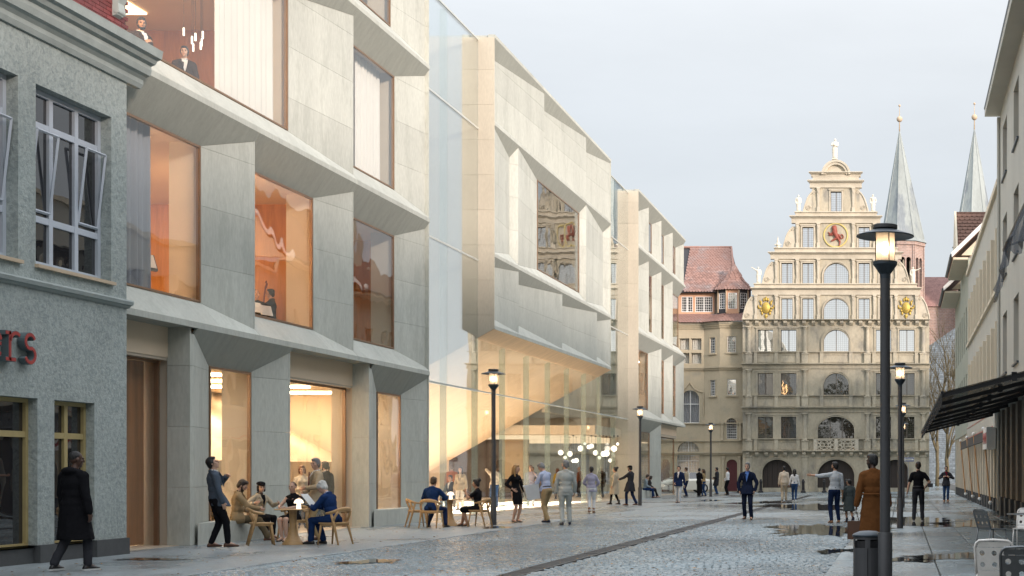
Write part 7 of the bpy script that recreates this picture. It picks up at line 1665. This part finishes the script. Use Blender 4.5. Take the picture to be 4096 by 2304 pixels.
for s in (-1,1): MB().tube([(-.07,s*.05,.34),(-.03,s*.02,.47),(.0,0,.5),(.03,s*.02,.47),(.07,s*.05,.34)], .006, 5).build('handle', M['black_metal'], b, world=False)
_, a30 = person('man in black polo shirt and black trousers walking away on the slabs', gpx(3673,2085), -3, h=1.84, skin='fair', hair=('short','darkbrown'), top=('shirt','black',.36), legs=('trousers','charcoal'), belt=True, shoes=('sneaker','leather_black'), near=2, LH=(-.34,.04,.82), RH=(.22,.14,1.02), RE=(1,-.8,.0), LF=(-.13,-.06,.085), RF=(.12,.06,.085))
M['black_glove'] = M['leather_black']
o = MB().box(-.08,.08,-.03,.03,-.06,.06).build('handheld_device', M['grey_metal']); pq = gpx(3673,2085); o.location = (pq.x+.37, pq.y-.02, 1.10); tag(o, 'small grey box at the belt of the black polo man', 'device')
person('man in dark jacket and blue jeans walking towards the viewer on the right footway', gpx(3785,2008), 178, h=1.80, hair=('short','brown'), beard='brown', top=('jacket','charcoal'), legs=('trousers','jeans',.055), shirt='wine', shoes=('boot','leather_tan'), near=1, LH=(-.16,.16,1.24), RH=(.16,.16,1.24), LE=(-1,-.2,-1), RE=(1,-.2,-1), LF=(-.08,.06,.085), RF=(.10,-.12,.085))
# --- inside the entrance hall
IN = 'people inside the entrance hall'
person('woman in beige blazer and cream trousers inside the glass hall', (-17.2, 56.6, .012), 178, h=1.72, fem=True, hair=('long','black'), top=('jacket','beige'), legs=('trousers','cream'), shirt='cream', near=1, group=IN)
person('man in dark suit seated inside the hall left of the beige blazer woman', (-17.9, 57.6, .012), 160, SIT, h=1.78, skin='tan', hair=('short','black'), top=('jacket','charcoal'), legs=('trousers','black'), shirt='white', near=1, group=IN)
person('man in brown suit seen from behind in the hall by the dark wall', (-18.6, 60.0, .012), 10, h=1.82, hair=('short','brown'), top=('jacket','rust'), legs=('trousers','olive'), near=1, group=IN)
person('person in cream jacket with raised collar inside the hall behind the lamp', (-17.0, 60.6, .012), 30, h=1.80, hair=('short','black'), top=('jacket','cream'), legs=('trousers','jeans'), near=1, group=IN, LH=(-.1,.2,1.4))
person('smiling man in lilac shirt carrying a jacket over his shoulder inside the hall', (-16.0, 62.6, .012), -160, h=1.80, hair=('short','ginger'), top=('shirt','lilac',.8), legs=('trousers','palegrey'), shoes=('shoe','leather_tan'), near=1, group=IN, LH=(-.16,.14,1.40), LE=(-1,0,-1))
person('person in yellow top inside the hall behind the grey suit man', (-18.6, 78.5, .012), 30, h=1.70, fem=True, hair=('long','ginger'), top=('shirt','yellow',.9), legs=('trousers','darkblue'), near=0, group=IN)
person('balding man in brown suit standing in the back of the hall', (-18.7, 84.3, .012), 75, h=1.80, hair=('none','brown'), top=('jacket','rust'), legs=('trousers','darkbrown'), near=0, group=IN)
person('white haired man in brown overcoat in the back of the hall', (-17.4, 84.2, .012), 40, h=1.80, hair=('short','white'), top=('coat','darkbrown',.6), legs=('trousers','slate'), near=0, group=IN)
person('dark haired man behind the bar counter in the hall', (-21.0, 82.6, .012), 178, h=1.80, hair=('short','black'), top=('jacket','charcoal'), legs=('trousers','black'), shirt='white', near=0, group=IN)
person('man in white shirt inside the end window near the parked car', (-15.9, 93.2, .012), -120, h=1.78, hair=('short','darkbrown'), top=('shirt','cream',.95), legs=('trousers','black'), near=0, group=IN)
# --- upper windows
person('bearded man in dinner jacket at the upper hall window', (-15.42, 29.4, 8.98+.7-.78), -118, h=1.84, skin='tan', hair=('short','black'), beard='black', top=('jacket','darkbrown'), legs=('trousers','black'), shirt='white', near=1, group='people inside the concrete building', RH=(.10,.24,1.24), RE=(1,-.3,-.8), head=(-24,-4))
person('clean shaven young man in dinner jacket and bow tie at the upper hall window', (-15.45, 31.25, 8.98+.7-.78), -150, h=1.80, hair=('short','black'), top=('jacket','darkbrown'), legs=('trousers','black'), shirt='white', tie=None, near=1, group='people inside the concrete building', head=(-10,2))
person('musician in black seated behind a music stand in the first floor window', (-15.9, 35.7, 4.98-.35), -170, SIT, h=1.8, skin='tan', hair=('shaved','brown'), top=('jacket','black'), legs=('trousers','black'), near=1, group='people inside the concrete building', head=(60,0))
person('double bass player in black in the first floor window', (-16.2, 37.3, 4.98-.45), 110, h=1.7, hair=('short','black'), top=('jacket','black'), legs=('trousers','black'), near=1, group='people inside the concrete building', LH=(-.1,.3,1.35), LE=(-1,0,-.5))
DB = thing('double_bass', 'dark red double bass neck and body in the first floor window', 'double bass', (-16.2, 36.75, 4.6), 0); M['varnish'] = mat('red_varnish', (.16,.035,.015), .3, var=.2, vscale=6, local=True)
q = MB(); q.ell((0,0,.35), (.10,.27,.32)); q.ell((0,.02,.75), (.09,.21,.24)); q.build('bass_body', M['varnish'], DB, True, world=False); MB().tube([(0,0,.8),(0,.12,1.35),(0,.2,1.62)], [.03,.024,.022], 8).build('neck', M['varnish'], DB, True, world=False); MB().tube([(0,.2,1.6),(0,.28,1.72),(0,.25,1.78),(0,.2,1.74)], [.03,.028,.022,.018], 8).build('scroll', M['varnish'], DB, True, world=False)
for i, (x, y) in enumerate(((-15.55, 34.9), (-15.6, 35.6))):
    t = thing('music_desk', ('white lit music sheet on a stand, left one in the first floor window', 'white lit music sheet on a stand, right one in the first floor window')[i], 'music stand', (x, y, 4.98), 0); MB().tube([(0,0,0),(0,0,.45)], .012, 6).build('post', M['black_metal'], t, world=False); MB().obox((0,0,.5), (.05,.2,0), (.015,0,0), (-.03,0,.12)).build('sheet', M['curtain'], t, world=False)

# ------------------------------------------------------------------ bake the figures' modifiers into their meshes
bpy.context.view_layer.update(); dg = bpy.context.evaluated_depsgraph_get()
new = [(o, bpy.data.meshes.new_from_object(o.evaluated_get(dg))) for o in TODO]
for o, me in new:
    old = o.data; o.modifiers.clear(); o.data = me; bpy.data.meshes.remove(old)
    me.polygons.foreach_set('use_smooth', [True]*len(me.polygons))
for o in scene.objects:
    if '_w' in o: del o['_w']
